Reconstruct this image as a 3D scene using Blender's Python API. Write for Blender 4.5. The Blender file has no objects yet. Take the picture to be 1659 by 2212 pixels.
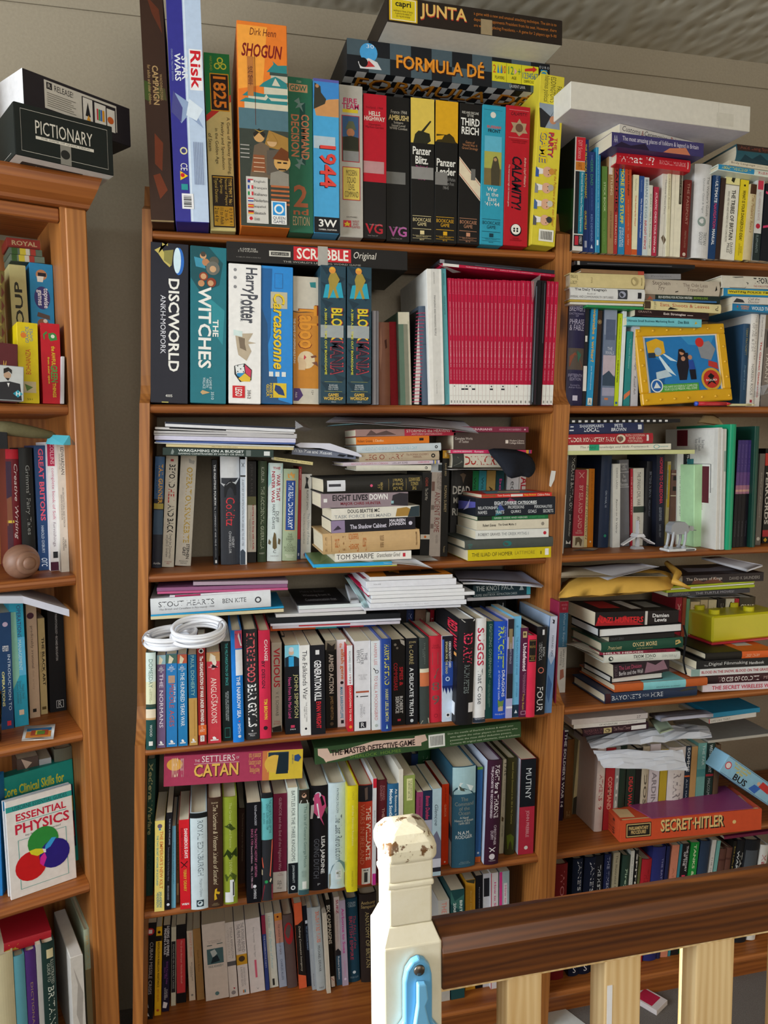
import bpy, math, random
import numpy as np
from mathutils import Vector, Matrix
random.seed(7)
SC = bpy.context.scene
COL = SC.collection
ZO = 1.33                       # height of the fitted origin above the floor

# ---------------------------------------------------------------- camera
FPX, PITCH, ROLL, YAW = 1637.19, 0.087, -0.009, 0.2323
CX, CY = 829.5, 1106.0
CAM = np.array([0.0991, -1.5121, -0.0227 + ZO])
cyw, syw, cp, sp = math.cos(YAW), math.sin(YAW), math.cos(PITCH), math.sin(PITCH)
FW = np.array([syw * cp, cyw * cp, -sp]); RT = np.array([cyw, -syw, 0.0]); UP = np.cross(RT, FW)
RT, UP = math.cos(ROLL) * RT + math.sin(ROLL) * UP, math.cos(ROLL) * UP - math.sin(ROLL) * RT
cd = bpy.data.cameras.new('camera'); co = bpy.data.objects.new('camera', cd); COL.objects.link(co)
cd.sensor_fit = 'HORIZONTAL'; cd.sensor_width = 36; cd.lens = FPX / 1659 * 36; cd.clip_start = .02
co.matrix_world = Matrix(((RT[0], UP[0], -FW[0], CAM[0]), (RT[1], UP[1], -FW[1], CAM[1]), (RT[2], UP[2], -FW[2], CAM[2]), (0, 0, 0, 1)))
SC.camera = co

# ---------------------------------------------------------------- light
WALL_Y, CEIL_Z = 0.25, 0.95 + ZO
LEFT_X = -1.75
w = bpy.data.worlds.new('world'); SC.world = w; w.use_nodes = True
bg = w.node_tree.nodes['Background']; bg.inputs[0].default_value = (1.0, .97, .92, 1); bg.inputs[1].default_value = .5
def area(name, loc, target, sx, sy, power, col):
    l = bpy.data.lights.new(name, 'AREA'); l.shape = 'RECTANGLE'; l.size = sx; l.size_y = sy; l.energy = power; l.color = col
    o = bpy.data.objects.new(name, l); COL.objects.link(o); o.location = loc
    o.rotation_euler = (Vector(target) - Vector(loc)).to_track_quat('-Z', 'Y').to_euler(); return o
WY0, WY1, WZ0, WZ1 = -1.9, -.37, .80, 2.12          # the window opening in the left wall
area('window_daylight', (LEFT_X - .06, (WY0 + WY1) / 2, (WZ0 + WZ1) / 2), (LEFT_X + 1, (WY0 + WY1) / 2 + .1, (WZ0 + WZ1) / 2), WY1 - WY0, WZ1 - WZ0, 70, (.88, .95, 1.0))
sn = bpy.data.lights.new('sun', 'SUN'); sn.energy = 14; sn.angle = .012; sn.color = (1, .97, .9)
area('added_rear_fill', (.35, -2.98, 1.62), (.35, 0, 1.5), 1.7, 1.0, 22, (1.0, .95, .88))  # added fill light behind the camera, no window is known there
so_ = bpy.data.objects.new('sun', sn); COL.objects.link(so_); so_.rotation_euler = Vector((1, -.1, -.19)).to_track_quat('-Z', 'Y').to_euler()
SC.view_settings.view_transform = 'Standard'; SC.view_settings.look = 'None'; SC.view_settings.gamma = 1
SC.view_settings.use_curve_mapping = False
SC.view_settings.exposure = 0.12
SC.cycles.max_bounces = 4; SC.cycles.diffuse_bounces = 3; SC.cycles.glossy_bounces = 2; SC.cycles.transmission_bounces = 4; SC.cycles.transparent_max_bounces = 6

# ---------------------------------------------------------------- colours and materials
def lin(v): return v / 12.92 if v <= .04045 else ((v + .055) / 1.055) ** 2.4
NAMED = dict(w='e9e7e0', k='17161a', y='e8cf2c', r='c3202c', o='e07a20', g='2f8a4a', b='2a6fb8', n='1f2f57', gold='b99a4a', gr='8d8d90', c='e2d8b4', pk='d5568c', t='2f8f8f', br='5a3a28')
def hx(s):
    s = NAMED.get(s, s)
    return tuple(lin(int(s[i:i + 2], 16) / 255) for i in (0, 2, 4)) + (1.0,)
def rgb(s):
    s = NAMED.get(s, s); return tuple(int(s[i:i + 2], 16) for i in (0, 2, 4))
def newmat(name):
    m = bpy.data.materials.new(name); m.use_nodes = True
    return m, m.node_tree.nodes, m.node_tree.links, m.node_tree.nodes['Principled BSDF']
def attr_mat(name, rough, spec=.4, noise=.10, scale=60, bump=0, trans=0, alpha=1):
    m, N, L, p = newmat(name)
    a = N.new('ShaderNodeVertexColor'); a.layer_name = 'Col'
    tc = N.new('ShaderNodeTexCoord'); nz = N.new('ShaderNodeTexNoise'); nz.inputs['Scale'].default_value = scale; nz.inputs['Detail'].default_value = 4
    L.new(tc.outputs['Object'], nz.inputs['Vector'])
    mr = N.new('ShaderNodeMapRange'); mr.inputs['To Min'].default_value = 1 - noise; mr.inputs['To Max'].default_value = 1 + noise
    L.new(nz.outputs['Fac'], mr.inputs['Value'])
    mx = N.new('ShaderNodeMix'); mx.data_type = 'RGBA'; mx.blend_type = 'MULTIPLY'; mx.inputs['Factor'].default_value = 1
    L.new(a.outputs['Color'], mx.inputs['A']); L.new(mr.outputs['Result'], mx.inputs['B']); L.new(mx.outputs['Result'], p.inputs['Base Color'])
    p.inputs['Roughness'].default_value = rough; p.inputs['Specular IOR Level'].default_value = spec
    if bump:
        b = N.new('ShaderNodeBump'); b.inputs['Strength'].default_value = bump; b.inputs['Distance'].default_value = .002
        L.new(nz.outputs['Fac'], b.inputs['Height']); L.new(b.outputs['Normal'], p.inputs['Normal'])
    if trans: p.inputs['Transmission Weight'].default_value = trans
    if alpha < 1: p.inputs['Alpha'].default_value = alpha
    return m
M = {}
M['card'] = attr_mat('printed_card', .45, .2)
M['matt'] = attr_mat('matt_cloth_cover', .8, .12, .16, 220, .15)
M['gloss'] = attr_mat('glossy_cover', .28, .3, .07)
M['print'] = attr_mat('printed_ink', .45, .2, .12, 90)
M['paper'] = attr_mat('paper', .85, .2, .06, 40)
M['plastic'] = attr_mat('plastic', .3, .5, .05)
M['film'] = attr_mat('clear_film', .12, .5, .1, 30, .2, 0, .35)
M['lucent'] = attr_mat('translucent_plastic', .35, .5, .05, 30, 0, .25)
def pages_mat():
    m, N, L, p = newmat('page_edges')
    tc = N.new('ShaderNodeTexCoord'); mp = N.new('ShaderNodeMapping'); mp.inputs['Scale'].default_value = (1500, 5, 5)
    nz = N.new('ShaderNodeTexNoise'); nz.inputs['Scale'].default_value = 1; nz.inputs['Detail'].default_value = 2
    a = N.new('ShaderNodeVertexColor'); a.layer_name = 'Col'
    L.new(tc.outputs['Object'], mp.inputs['Vector']); L.new(mp.outputs['Vector'], nz.inputs['Vector'])
    mr = N.new('ShaderNodeMapRange'); mr.inputs['To Min'].default_value = .78; mr.inputs['To Max'].default_value = 1.12; L.new(nz.outputs['Fac'], mr.inputs['Value'])
    mx = N.new('ShaderNodeMix'); mx.data_type = 'RGBA'; mx.blend_type = 'MULTIPLY'; mx.inputs['Factor'].default_value = 1
    L.new(a.outputs['Color'], mx.inputs['A']); L.new(mr.outputs['Result'], mx.inputs['B']); L.new(mx.outputs['Result'], p.inputs['Base Color'])
    p.inputs['Roughness'].default_value = .9; return m
M['pages'] = pages_mat()
def wood(name, dark, light, axis, rough=.45, ring=1.0, knots=True):
    m, N, L, p = newmat(name)
    tc = N.new('ShaderNodeTexCoord'); oi = N.new('ShaderNodeObjectInfo'); ad = N.new('ShaderNodeVectorMath'); ad.operation = 'ADD'
    sc = N.new('ShaderNodeVectorMath'); sc.operation = 'SCALE'; cb = N.new('ShaderNodeCombineXYZ')
    L.new(oi.outputs['Random'], cb.inputs[0]); L.new(oi.outputs['Random'], cb.inputs[1]); L.new(oi.outputs['Random'], cb.inputs[2])
    L.new(cb.outputs[0], sc.inputs[0]); sc.inputs['Scale'].default_value = 7.3
    L.new(tc.outputs['Object'], ad.inputs[0]); L.new(sc.outputs[0], ad.inputs[1])
    mp = N.new('ShaderNodeMapping'); s = [55 * ring, 55 * ring, 55 * ring]; s[axis] = 2.2; mp.inputs['Scale'].default_value = s
    L.new(ad.outputs[0], mp.inputs['Vector'])
    n1 = N.new('ShaderNodeTexNoise'); n1.inputs['Scale'].default_value = 1; n1.inputs['Detail'].default_value = 5; n1.inputs['Distortion'].default_value = .4
    L.new(mp.outputs[0], n1.inputs['Vector'])
    mp2 = N.new('ShaderNodeMapping'); s2 = [16, 16, 16]; s2[axis] = 1.6; mp2.inputs['Scale'].default_value = s2; L.new(ad.outputs[0], mp2.inputs['Vector'])
    n2 = N.new('ShaderNodeTexNoise'); n2.inputs['Scale'].default_value = 1; n2.inputs['Detail'].default_value = 2; L.new(mp2.outputs[0], n2.inputs['Vector'])
    wv = N.new('ShaderNodeTexWave'); wv.wave_type = 'RINGS'; wv.rings_direction = 'XYZ'[axis]; wv.inputs['Scale'].default_value = 2.4; wv.inputs['Distortion'].default_value = 5; wv.inputs['Detail'].default_value = 3
    L.new(mp2.outputs[0], wv.inputs['Vector'])
    m1 = N.new('ShaderNodeMath'); m1.operation = 'MULTIPLY_ADD'; m1.inputs[1].default_value = .55; L.new(n1.outputs['Fac'], m1.inputs[0])
    m2 = N.new('ShaderNodeMath'); m2.operation = 'MULTIPLY'; m2.inputs[1].default_value = .16; L.new(wv.outputs['Fac'], m2.inputs[0]); L.new(m2.outputs[0], m1.inputs[2])
    m3 = N.new('ShaderNodeMath'); m3.operation = 'MULTIPLY_ADD'; m3.inputs[1].default_value = .35; L.new(n2.outputs['Fac'], m3.inputs[0]); L.new(m1.outputs[0], m3.inputs[2])
    cr = N.new('ShaderNodeValToRGB'); cr.color_ramp.elements[0].position = .25; cr.color_ramp.elements[0].color = hx(dark); cr.color_ramp.elements[1].position = .75; cr.color_ramp.elements[1].color = hx(light)
    L.new(m3.outputs[0], cr.inputs[0]); out = cr.outputs['Color']
    if knots:
        mp3 = N.new('ShaderNodeMapping'); s3 = [7, 7, 7]; s3[axis] = 2.6; mp3.inputs['Scale'].default_value = s3; L.new(ad.outputs[0], mp3.inputs['Vector'])
        vo = N.new('ShaderNodeTexVoronoi'); vo.inputs['Scale'].default_value = 1; L.new(mp3.outputs[0], vo.inputs['Vector'])
        r2 = N.new('ShaderNodeValToRGB'); r2.color_ramp.elements[0].position = .04; r2.color_ramp.elements[0].color = (.10, .04, .02, 1); r2.color_ramp.elements[1].position = .13; r2.color_ramp.elements[1].color = (1, 1, 1, 1)
        L.new(vo.outputs['Distance'], r2.inputs[0])
        mx = N.new('ShaderNodeMix'); mx.data_type = 'RGBA'; mx.blend_type = 'MULTIPLY'; mx.inputs['Factor'].default_value = .85
        L.new(out, mx.inputs['A']); L.new(r2.outputs[0], mx.inputs['B']); out = mx.outputs['Result']
    L.new(out, p.inputs['Base Color']); p.inputs['Roughness'].default_value = rough
    b = N.new('ShaderNodeBump'); b.inputs['Strength'].default_value = .12; b.inputs['Distance'].default_value = .001; L.new(n1.outputs['Fac'], b.inputs['Height']); L.new(b.outputs['Normal'], p.inputs['Normal'])
    return m
M['pine_z'] = wood('honey_pine_upright', '7a4219', 'bd7c3c', 2)
M['pine_x'] = wood('honey_pine_shelf', '6a3212', 'ab662c', 0)
M['pine_pale'] = wood('bare_pine', 'c59a5c', 'ecd2a0', 2, .6)
M['oak_rail'] = wood('stained_handrail', '35190b', '7a4518', 0, .4, 1.0, False)
M['beech'] = wood('turned_beech', '7a5846', '8a6652', 0, .5, .3, False)
def plain(name, col, rough=.8, bump=0, scale=30, noise=.08, spec=.3):
    m, N, L, p = newmat(name)
    tc = N.new('ShaderNodeTexCoord'); nz = N.new('ShaderNodeTexNoise'); nz.inputs['Scale'].default_value = scale; nz.inputs['Detail'].default_value = 6
    L.new(tc.outputs['Object'], nz.inputs['Vector'])
    cr = N.new('ShaderNodeValToRGB'); c = hx(col); cr.color_ramp.elements[0].position = .3; cr.color_ramp.elements[1].position = .7
    cr.color_ramp.elements[0].color = tuple(v * (1 - noise) for v in c[:3]) + (1,); cr.color_ramp.elements[1].color = tuple(min(1, v * (1 + noise)) for v in c[:3]) + (1,)
    L.new(nz.outputs['Fac'], cr.inputs[0]); L.new(cr.outputs[0], p.inputs['Base Color']); p.inputs['Roughness'].default_value = rough; p.inputs['Specular IOR Level'].default_value = spec
    if bump:
        b = N.new('ShaderNodeBump'); b.inputs['Strength'].default_value = bump; b.inputs['Distance'].default_value = .004; L.new(nz.outputs['Fac'], b.inputs['Height']); L.new(b.outputs['Normal'], p.inputs['Normal'])
    return m
M['wallpaint'] = plain('wall_paint', 'a59a86', .9, .15, 180, .05)
M['carpet'] = plain('carpet', '76706c', .95, .8, 500, .25)
def ceil_mat():
    m, N, L, p = newmat('embossed_ceiling'); p.inputs['Base Color'].default_value = hx('b8b2a2'); p.inputs['Roughness'].default_value = .8
    tc = N.new('ShaderNodeTexCoord'); vo = N.new('ShaderNodeTexVoronoi'); vo.inputs['Scale'].default_value = 34; vo.feature = 'SMOOTH_F1'
    mp = N.new('ShaderNodeMapping'); mp.inputs['Scale'].default_value = (1, .55, 1); mp.inputs['Rotation'].default_value = (0, 0, .5)
    L.new(tc.outputs['Object'], mp.inputs[0]); L.new(mp.outputs[0], vo.inputs['Vector'])
    b = N.new('ShaderNodeBump'); b.inputs['Strength'].default_value = .9; b.inputs['Distance'].default_value = .01; L.new(vo.outputs['Distance'], b.inputs['Height']); L.new(b.outputs['Normal'], p.inputs['Normal']); return m
M['ceiling'] = ceil_mat()
def paint_mat(name='cream_paint', t0=.27):
    m, N, L, p = newmat(name)
    tc = N.new('ShaderNodeTexCoord'); nz = N.new('ShaderNodeTexNoise'); nz.inputs['Scale'].default_value = 26; nz.inputs['Detail'].default_value = 8; nz.inputs['Roughness'].default_value = .7
    L.new(tc.outputs['Object'], nz.inputs['Vector'])
    cr = N.new('ShaderNodeValToRGB'); e = cr.color_ramp.elements; e[0].position = t0; e[0].color = hx('6a4a2a'); e[1].position = t0 + .025; e[1].color = hx('d9d0b4')
    e2 = cr.color_ramp.elements.new(.7); e2.color = hx('e3dcc6')
    L.new(nz.outputs['Fac'], cr.inputs[0]); L.new(cr.outputs[0], p.inputs['Base Color']); p.inputs['Roughness'].default_value = .4
    b = N.new('ShaderNodeBump'); b.inputs['Strength'].default_value = .25; b.inputs['Distance'].default_value = .002; L.new(nz.outputs['Fac'], b.inputs['Height']); L.new(b.outputs['Normal'], p.inputs['Normal']); return m
M['cream_paint'] = paint_mat(); M['chipped_paint'] = paint_mat('chipped_cream_paint', .415)
M['steel'] = plain('screw_steel', '6a625a', .35); M['steel'].node_tree.nodes['Principled BSDF'].inputs['Metallic'].default_value = .9
def glass_mat():
    m, N, L, p = newmat('clear_glass'); p.inputs['Base Color'].default_value = (1, 1, 1, 1); p.inputs['Roughness'].default_value = .02; p.inputs['Transmission Weight'].default_value = 1; p.inputs['IOR'].default_value = 1.45; return m
M['glass'] = glass_mat()

# ---------------------------------------------------------------- frames: photo pixel -> place on a bookcase
class Frame:
    def __init__(s, ox, oy, ang, lean=0):
        s.o = np.array([ox, oy, 0.0]); s.a = ang; s.lean = lean
        s.x = np.array([math.cos(ang), math.sin(ang), 0]); s.y = np.array([-math.sin(ang), math.cos(ang), 0])
    def W(s, u, Y, z): return s.o + s.x * u + s.y * Y + np.array([0, 0, z])
def ray(px, py): return FW + RT * (px - CX) / FPX - UP * (py - CY) / FPX
def hitY(fr, px, py, Y, ang=0):
    """where the sight line of a pixel meets the upright plane at depth Y of a frame (turned by ang): (u, z)"""
    d = ray(px, py); n = fr.y; t = (Y - (CAM - fr.o) @ n) / (d @ n); p = CAM + d * t
    return (p - fr.o) @ fr.x, p[2]
def hitZ(fr, px, py, z):
    d = ray(px, py); t = (z - CAM[2]) / d[2]; p = CAM + d * t - fr.o
    return p @ fr.x, p @ fr.y
SH = .0428
MID = Frame(0, 0, 0, SH)
LEFT = Frame(-.1347, -.0417, .3453, 0.0)
ZS = {k: v + ZO for k, v in dict(A=.3903, B=.0603, C=-.2662, D=-.5915, E=-.9259, F=-1.2535).items()}
SY = dict(A=.0256, B=-.001, C=0.0, D=-.05, E=-.036, F=-.036)
ZL = {k: v + ZO for k, v in dict(T=.452, A=.39, B=.0575, C=-.2555, D=-.5525, E=-.851, F=-1.16).items()}

# ---------------------------------------------------------------- mesh building
class MB:
    def __init__(s): s.v = []; s.f = []; s.c = []
    def face(s, pts, col=None):
        i = len(s.v); s.v += [tuple(p) for p in pts]; s.f.append(tuple(range(i, i + len(pts)))); s.c.append(col); return s
    def add(s, verts, faces, col=None):
        i = len(s.v); s.v += [tuple(p) for p in verts]; s.f += [tuple(a + i for a in f) for f in faces]; s.c += [col] * len(faces); return s
    def box(s, x0, x1, y0, y1, z0, z1, col=None, ch=0):
        if ch <= 0:
            P = [(x, y, z) for z in (z0, z1) for y in (y0, y1) for x in (x0, x1)]
            return s.add(P, [(0, 2, 3, 1), (4, 5, 7, 6), (0, 1, 5, 4), (2, 6, 7, 3), (0, 4, 6, 2), (1, 3, 7, 5)], col)
        ch = min(ch, (x1 - x0) * .45, (y1 - y0) * .45, (z1 - z0) * .45)
        P = []; idx = {}
        for i, x in enumerate((x0, x1)):
            for j, y in enumerate((y0, y1)):
                for k, z in enumerate((z0, z1)):
                    sx, sy, sz = (1, -1)[i], (1, -1)[j], (1, -1)[k]
                    for a in range(3):
                        q = [x + sx * ch, y + sy * ch, z + sz * ch]; q[a] = (x, y, z)[a]
                        idx[i, j, k, a] = len(P); P.append(tuple(q))
        F = []
        for a in range(3):
            b, c = [(1, 2), (0, 2), (0, 1)][a]
            for e in (0, 1):
                q = []
                for bb, cc in ((0, 0), (1, 0), (1, 1), (0, 1)):
                    t = [0, 0, 0]; t[a] = e; t[b] = bb; t[c] = cc; q.append(idx[t[0], t[1], t[2], a])
                F.append(tuple(q))
        for a in range(3):
            b, c = [(1, 2), (0, 2), (0, 1)][a]
            for bb in (0, 1):
                for cc in (0, 1):
                    t0 = [0, 0, 0]; t0[b] = bb; t0[c] = cc; t1 = list(t0); t1[a] = 1
                    F.append((idx[(*t0, b)], idx[(*t1, b)], idx[(*t1, c)], idx[(*t0, c)]))
        for i in (0, 1):
            for j in (0, 1):
                for k in (0, 1): F.append(tuple(idx[i, j, k, a] for a in range(3)))
        return s.add(P, F, col)
    def prism(s, prof, f0, f1, col=None):
        """profile points mapped by f0 and f1 to the two ends"""
        n = len(prof); P = [f0(*p) for p in prof] + [f1(*p) for p in prof]
        return s.add(P, [tuple(range(n))[::-1], tuple(range(n, 2 * n))] + [(i, (i + 1) % n, (i + 1) % n + n, i + n) for i in range(n)], col)
    def tube(s, pts, r, n=8, closed=False, col=None):
        pts = [np.array(p, float) for p in pts]; m = len(pts); V = []
        up = np.array([0.13, .21, 1.0])
        for i in range(m):
            a = pts[(i - 1) % m] if (closed or i > 0) else pts[i]; b = pts[(i + 1) % m] if (closed or i < m - 1) else pts[i]
            t = b - a; t /= np.linalg.norm(t) + 1e-12; x = np.cross(t, up); x /= np.linalg.norm(x) + 1e-9; y = np.cross(t, x)
            rr = r[i] if hasattr(r, '__len__') else r
            V += [tuple(pts[i] + rr * (math.cos(q) * x + math.sin(q) * y)) for q in np.arange(n) * 2 * math.pi / n]
        Fc = []
        for i in range(m if closed else m - 1):
            for j in range(n): Fc.append((i * n + j, i * n + (j + 1) % n, ((i + 1) % m) * n + (j + 1) % n, ((i + 1) % m) * n + j))
        if not closed: Fc += [tuple(range(n))[::-1], tuple(range((m - 1) * n, m * n))]
        return s.add(V, Fc, col)
    def lathe(s, prof, n=24, col=None, O=(0, 0, 0), ax=2):
        V = []
        for r, z in prof:
            for j in range(n):
                a = 2 * math.pi * j / n; q = [r * math.cos(a), r * math.sin(a), z]
                if ax == 1: q = [q[0], z, q[1]]
                V.append(tuple(np.array(q) + O))
        m = len(prof)
        return s.add(V, [(i * n + j, i * n + (j + 1) % n, (i + 1) * n + (j + 1) % n, (i + 1) * n + j) for i in range(m - 1) for j in range(n)] + [tuple(range(n))[::-1], tuple(range((m - 1) * n, m * n))], col)
    def build(s, name, mat, parent=None, smooth=False, col='w'):
        me = bpy.data.meshes.new(name); me.from_pydata(s.v, [], s.f)
        ca = me.color_attributes.new('Col', 'FLOAT_COLOR', 'CORNER'); buf = []
        for f, c in zip(s.f, s.c): buf += list(hx(c if c else col)) * len(f)
        ca.data.foreach_set('color', buf)
        if smooth: me.polygons.foreach_set('use_smooth', [True] * len(me.polygons))
        me.materials.append(M[mat]); me.update()
        o = bpy.data.objects.new(name, me); COL.objects.link(o)
        if parent is not None: o.parent = parent
        return o
LABELS = {}
def tag(o, label=None, cat=None, group=None, kind=None):
    if label:
        n = len(label.split())
        if n > 16: print('LONG LABEL', n, label)
        if label in LABELS and LABELS[label] != group: print('DUP LABEL', label)
        LABELS[label] = group; o['label'] = label
    if cat: o['category'] = cat
    if group: o['group'] = group
    if kind: o['kind'] = kind
    return o
def empty(name, loc=(0, 0, 0), rot=None):
    o = bpy.data.objects.new(name, None); COL.objects.link(o); o.empty_display_size = .02
    if rot is not None: o.matrix_world = Matrix.Translation(loc) @ rot.to_4x4()
    else: o.location = loc
    return o
def struct(name, mb, mat, smooth=False): return tag(mb.build(name, mat, None, smooth), kind='structure')

# ================================================================ the room
RX = 2.6; RY = -3.1
m = MB(); m.box(LEFT_X, RX, WALL_Y, WALL_Y + .1, 0, .888 + ZO - .004)
wb = struct('wall_back', m, 'wallpaint')
m = MB(); m.box(LEFT_X, RX, WALL_Y + .004, WALL_Y + .1, .888 + ZO - .004, .888 + ZO + .001); m.build('wall_groove', 'wallpaint', wb)
m = MB(); m.box(LEFT_X, RX, WALL_Y, WALL_Y + .1, .888 + ZO + .001, CEIL_Z); m.build('wall_upper_strip', 'wallpaint', wb)
m = MB(); m.box(LEFT_X, RX, RY, WALL_Y + .1, CEIL_Z, CEIL_Z + .05); struct('ceiling', m, 'ceiling')
m = MB(); m.box(LEFT_X, RX, RY, WALL_Y + .1, -.05, 0); struct('floor', m, 'carpet')
m = MB()
m.box(LEFT_X - .1, LEFT_X, RY, WY0, 0, CEIL_Z); m.box(LEFT_X - .1, LEFT_X, WY1, WALL_Y + .1, 0, CEIL_Z)
m.box(LEFT_X - .1, LEFT_X, WY0, WY1, 0, WZ0); m.box(LEFT_X - .1, LEFT_X, WY0, WY1, WZ1, CEIL_Z)
struct('wall_left', m, 'wallpaint')
m = MB()
for y in (WY0, (WY0 + WY1) / 2 - .02, WY1 - .04): m.box(LEFT_X - .05, LEFT_X + .01, y, y + .04, WZ0, WZ1, 'e9e7e0')
for z in (WZ0, WZ1 - .04): m.box(LEFT_X - .05, LEFT_X + .01, WY0, WY1, z, z + .04, 'e9e7e0')
struct('window_1', m, 'card')
m = MB(); m.box(RX, RX + .1, RY, WALL_Y + .1, 0, CEIL_Z); struct('wall_right', m, 'wallpaint')
m = MB(); a0, a1, b0, b1 = -.5, 1.2, 1.12, 2.12  # opening in the unseen rear wall, made up for the fill light
for q in ((LEFT_X, a0, 0, CEIL_Z), (a1, RX, 0, CEIL_Z), (a0, a1, 0, b0), (a0, a1, b1, CEIL_Z)): m.box(q[0], q[1], RY, RY + .1, q[2], q[3])
struct('wall_rear', m, 'wallpaint')
m = MB()
for x in (a0, .33, a1 - .04): m.box(x, x + .04, RY + .06, RY + .11, b0, b1, 'e9e7e0')
for z in (b0, b1 - .04): m.box(a0, a1, RY + .06, RY + .11, z, z + .04, 'e9e7e0')
struct('added_rear_window', m, 'card')  # frame of the added rear opening, not a known window

# ================================================================ bookcases
def side_panel(name, par, u0, u1, sh, prof):
    m = MB(); m.prism(prof, lambda Y, z: (u0 + sh * (z - ZO), Y, z), lambda Y, z: (u1 + sh * (z - ZO), Y, z)); return m.build(name, 'pine_z', par)
def shelf_board(par, u0, u1, z, Yf, Yb, t, sh):
    r = t / 2; pr = [(Yb, z - t), (Yf + r, z - t)] + [(Yf + r - r * math.sin(a), z - r - r * math.cos(a)) for a in (.5, 1.05, 1.57, 2.09, 2.64)] + [(Yf + r, z), (Yb, z)]
    m = MB(); m.prism(pr, lambda Y, zz: (u0 + sh * (zz - ZO), Y, zz), lambda Y, zz: (u1 + sh * (zz - ZO), Y, zz)); return m.build('shelf', 'pine_x', par)
def up_profile(top=True):
    yb = WALL_Y - .022; zl, zm, zt = -.585 + ZO, .062 + ZO, .427 + ZO
    P = [(yb, 0), (-.047, 0), (-.047, zl)]
    for i in range(1, 6): a = i / 5 * math.pi / 2; P.append((-.047 + .047 * math.sin(a) ** 1.2, zl + .075 * (1 - math.cos(a)) + .012 * i / 5))
    P += [(-.002, zm)]
    for i in range(1, 5): a = i / 4 * math.pi / 2; P.append((-.002 + .028 * math.sin(a), zm + .05 * (1 - math.cos(a)) + .004))
    P += [(.026, zt), (.034, zt + .004), (.075, zt + .02), (.085, zt + .06), (yb, zt + .06)]
    return P
PROF = up_profile()
def bookcase(name, label, uL, uR, th=.0187):
    e = empty(name); tag(e, label, 'bookcase')
    side_panel('side_panel', e, uL - th, uL, SH, PROF); side_panel('side_panel', e, uR, uR + th, SH, PROF)
    for k in 'ABCDEF': shelf_board(e, uL + .0005, uR - .0005, ZS[k], SY[k], WALL_Y - .03, .0165, SH)
    m = MB(); m.box(uL - .055, uR - .055, .0, .014, 0, ZS['F'] - .02); m.build('plinth', 'pine_x', e)
    return e
bookcase('bookcase', 'honey pine bookcase in the middle with board games along its top shelf', 0, .83)
bookcase('bookcase', 'honey pine bookcase behind the stair handrail with a yellow picture frame', .868, 1.70, .0187)
# the angled bookcase
e = empty('bookcase', (LEFT.o[0], LEFT.o[1], 0), Matrix.Rotation(LEFT.a, 3, 'Z')); tag(e, 'angled pine bookcase with a wooden knob and a physics guide on it', 'bookcase')
LCASE = e; LW, LD = .80, .24
for u in (0.0, -LW - .02):
    m = MB(); m.box(u, u + .02, .0, LD, 0, ZL['A'] + .02); m.build('side_panel', 'pine_z', e)
m = MB(); m.box(.0075, .043, -.005, -.0005, 0, ZL['A'] + .012, ch=.003); m.build('face_stile', 'pine_z', e)
m = MB(); m.box(-LW - .043, -LW - .0075, -.005, -.0005, 0, ZL['A'] + .012, ch=.003); m.build('face_stile', 'pine_z', e)
for k in 'BCDEF':
    t = .019; shelf_board(e, -LW, -.0005, ZL[k], .004, LD, t, 0)
m = MB(); m.box(-LW - .02, .02, LD, LD + .006, 0, ZL['A']); m.build('back_panel', 'pine_z', e)
m = MB(); m.box(-LW, -.0005, .006, .024, ZL['A'] - .012, ZL['A'] + .011, ch=.002); m.build('top_rail', 'pine_x', e)
m = MB(); z0 = ZL['A'] + .0125; z1 = ZL['T']
pr = [(LD + .01, z0), (-.012, z0), (-.014, z0 + .006), (-.026, z0 + .014), (-.036, z0 + .028), (-.038, z1 - .008), (-.034, z1), (LD + .01, z1)]
m.prism(pr, lambda Y, z: (-LW - .09, Y, z), lambda Y, z: (.066 - max(0, (z1 - z)) * .4, Y, z)); m.build('cornice', 'pine_x', e)

# ================================================================ books and boxes
def cname(hexs):
    r, g, b = [v / 255 for v in rgb(hexs)]; mx, mn = max(r, g, b), min(r, g, b); d = mx - mn; v = mx; s = d / mx if mx else 0
    if v < .17: return 'black'
    if s < .13: return 'white' if v > .78 else 'pale grey' if v > .6 else 'grey' if v > .32 else 'charcoal'
    hh = (60 * (((g - b) / d) % 6) if mx == r else 60 * ((b - r) / d + 2) if mx == g else 60 * ((r - g) / d + 4))
    if s < .32 and v > .7: return 'cream' if 20 < hh < 75 else 'pale green' if hh < 170 and hh >= 75 else 'pale blue' if 170 <= hh < 260 else 'pale pink'
    if hh < 14 or hh > 340: return 'red' if v > .6 else 'maroon'
    if hh < 45: return ('orange' if s > .65 else 'tan') if v > .6 else 'brown'
    if hh < 70: return 'yellow' if v > .6 else 'olive'
    if hh < 160: return 'green' if v > .4 else 'dark green'
    if hh < 200: return 'teal' if v < .7 else 'aqua'
    if hh < 250: return 'blue' if v > .45 else 'navy'
    return 'purple' if v > .3 and hh < 310 else 'plum'
ORD = dict(A='top', B='second', C='third', D='fourth', E='fifth', F='bottom', T='very top')
CASE = dict(M="the middle bookcase's", R="the handrail bookcase's", L="the angled bookcase's")
KW = dict(hb='hardback', pb='paperback', mag='magazine', box='box', jn='journal', pam='booklet')
NM = dict(hb='hardback_book', pb='paperback_book', mag='magazine', box='game_box', jn='journal', pam='booklet')
CT = dict(hb='book', pb='book', mag='magazine', box='box', jn='journal', pam='booklet')
USED = {}
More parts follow.
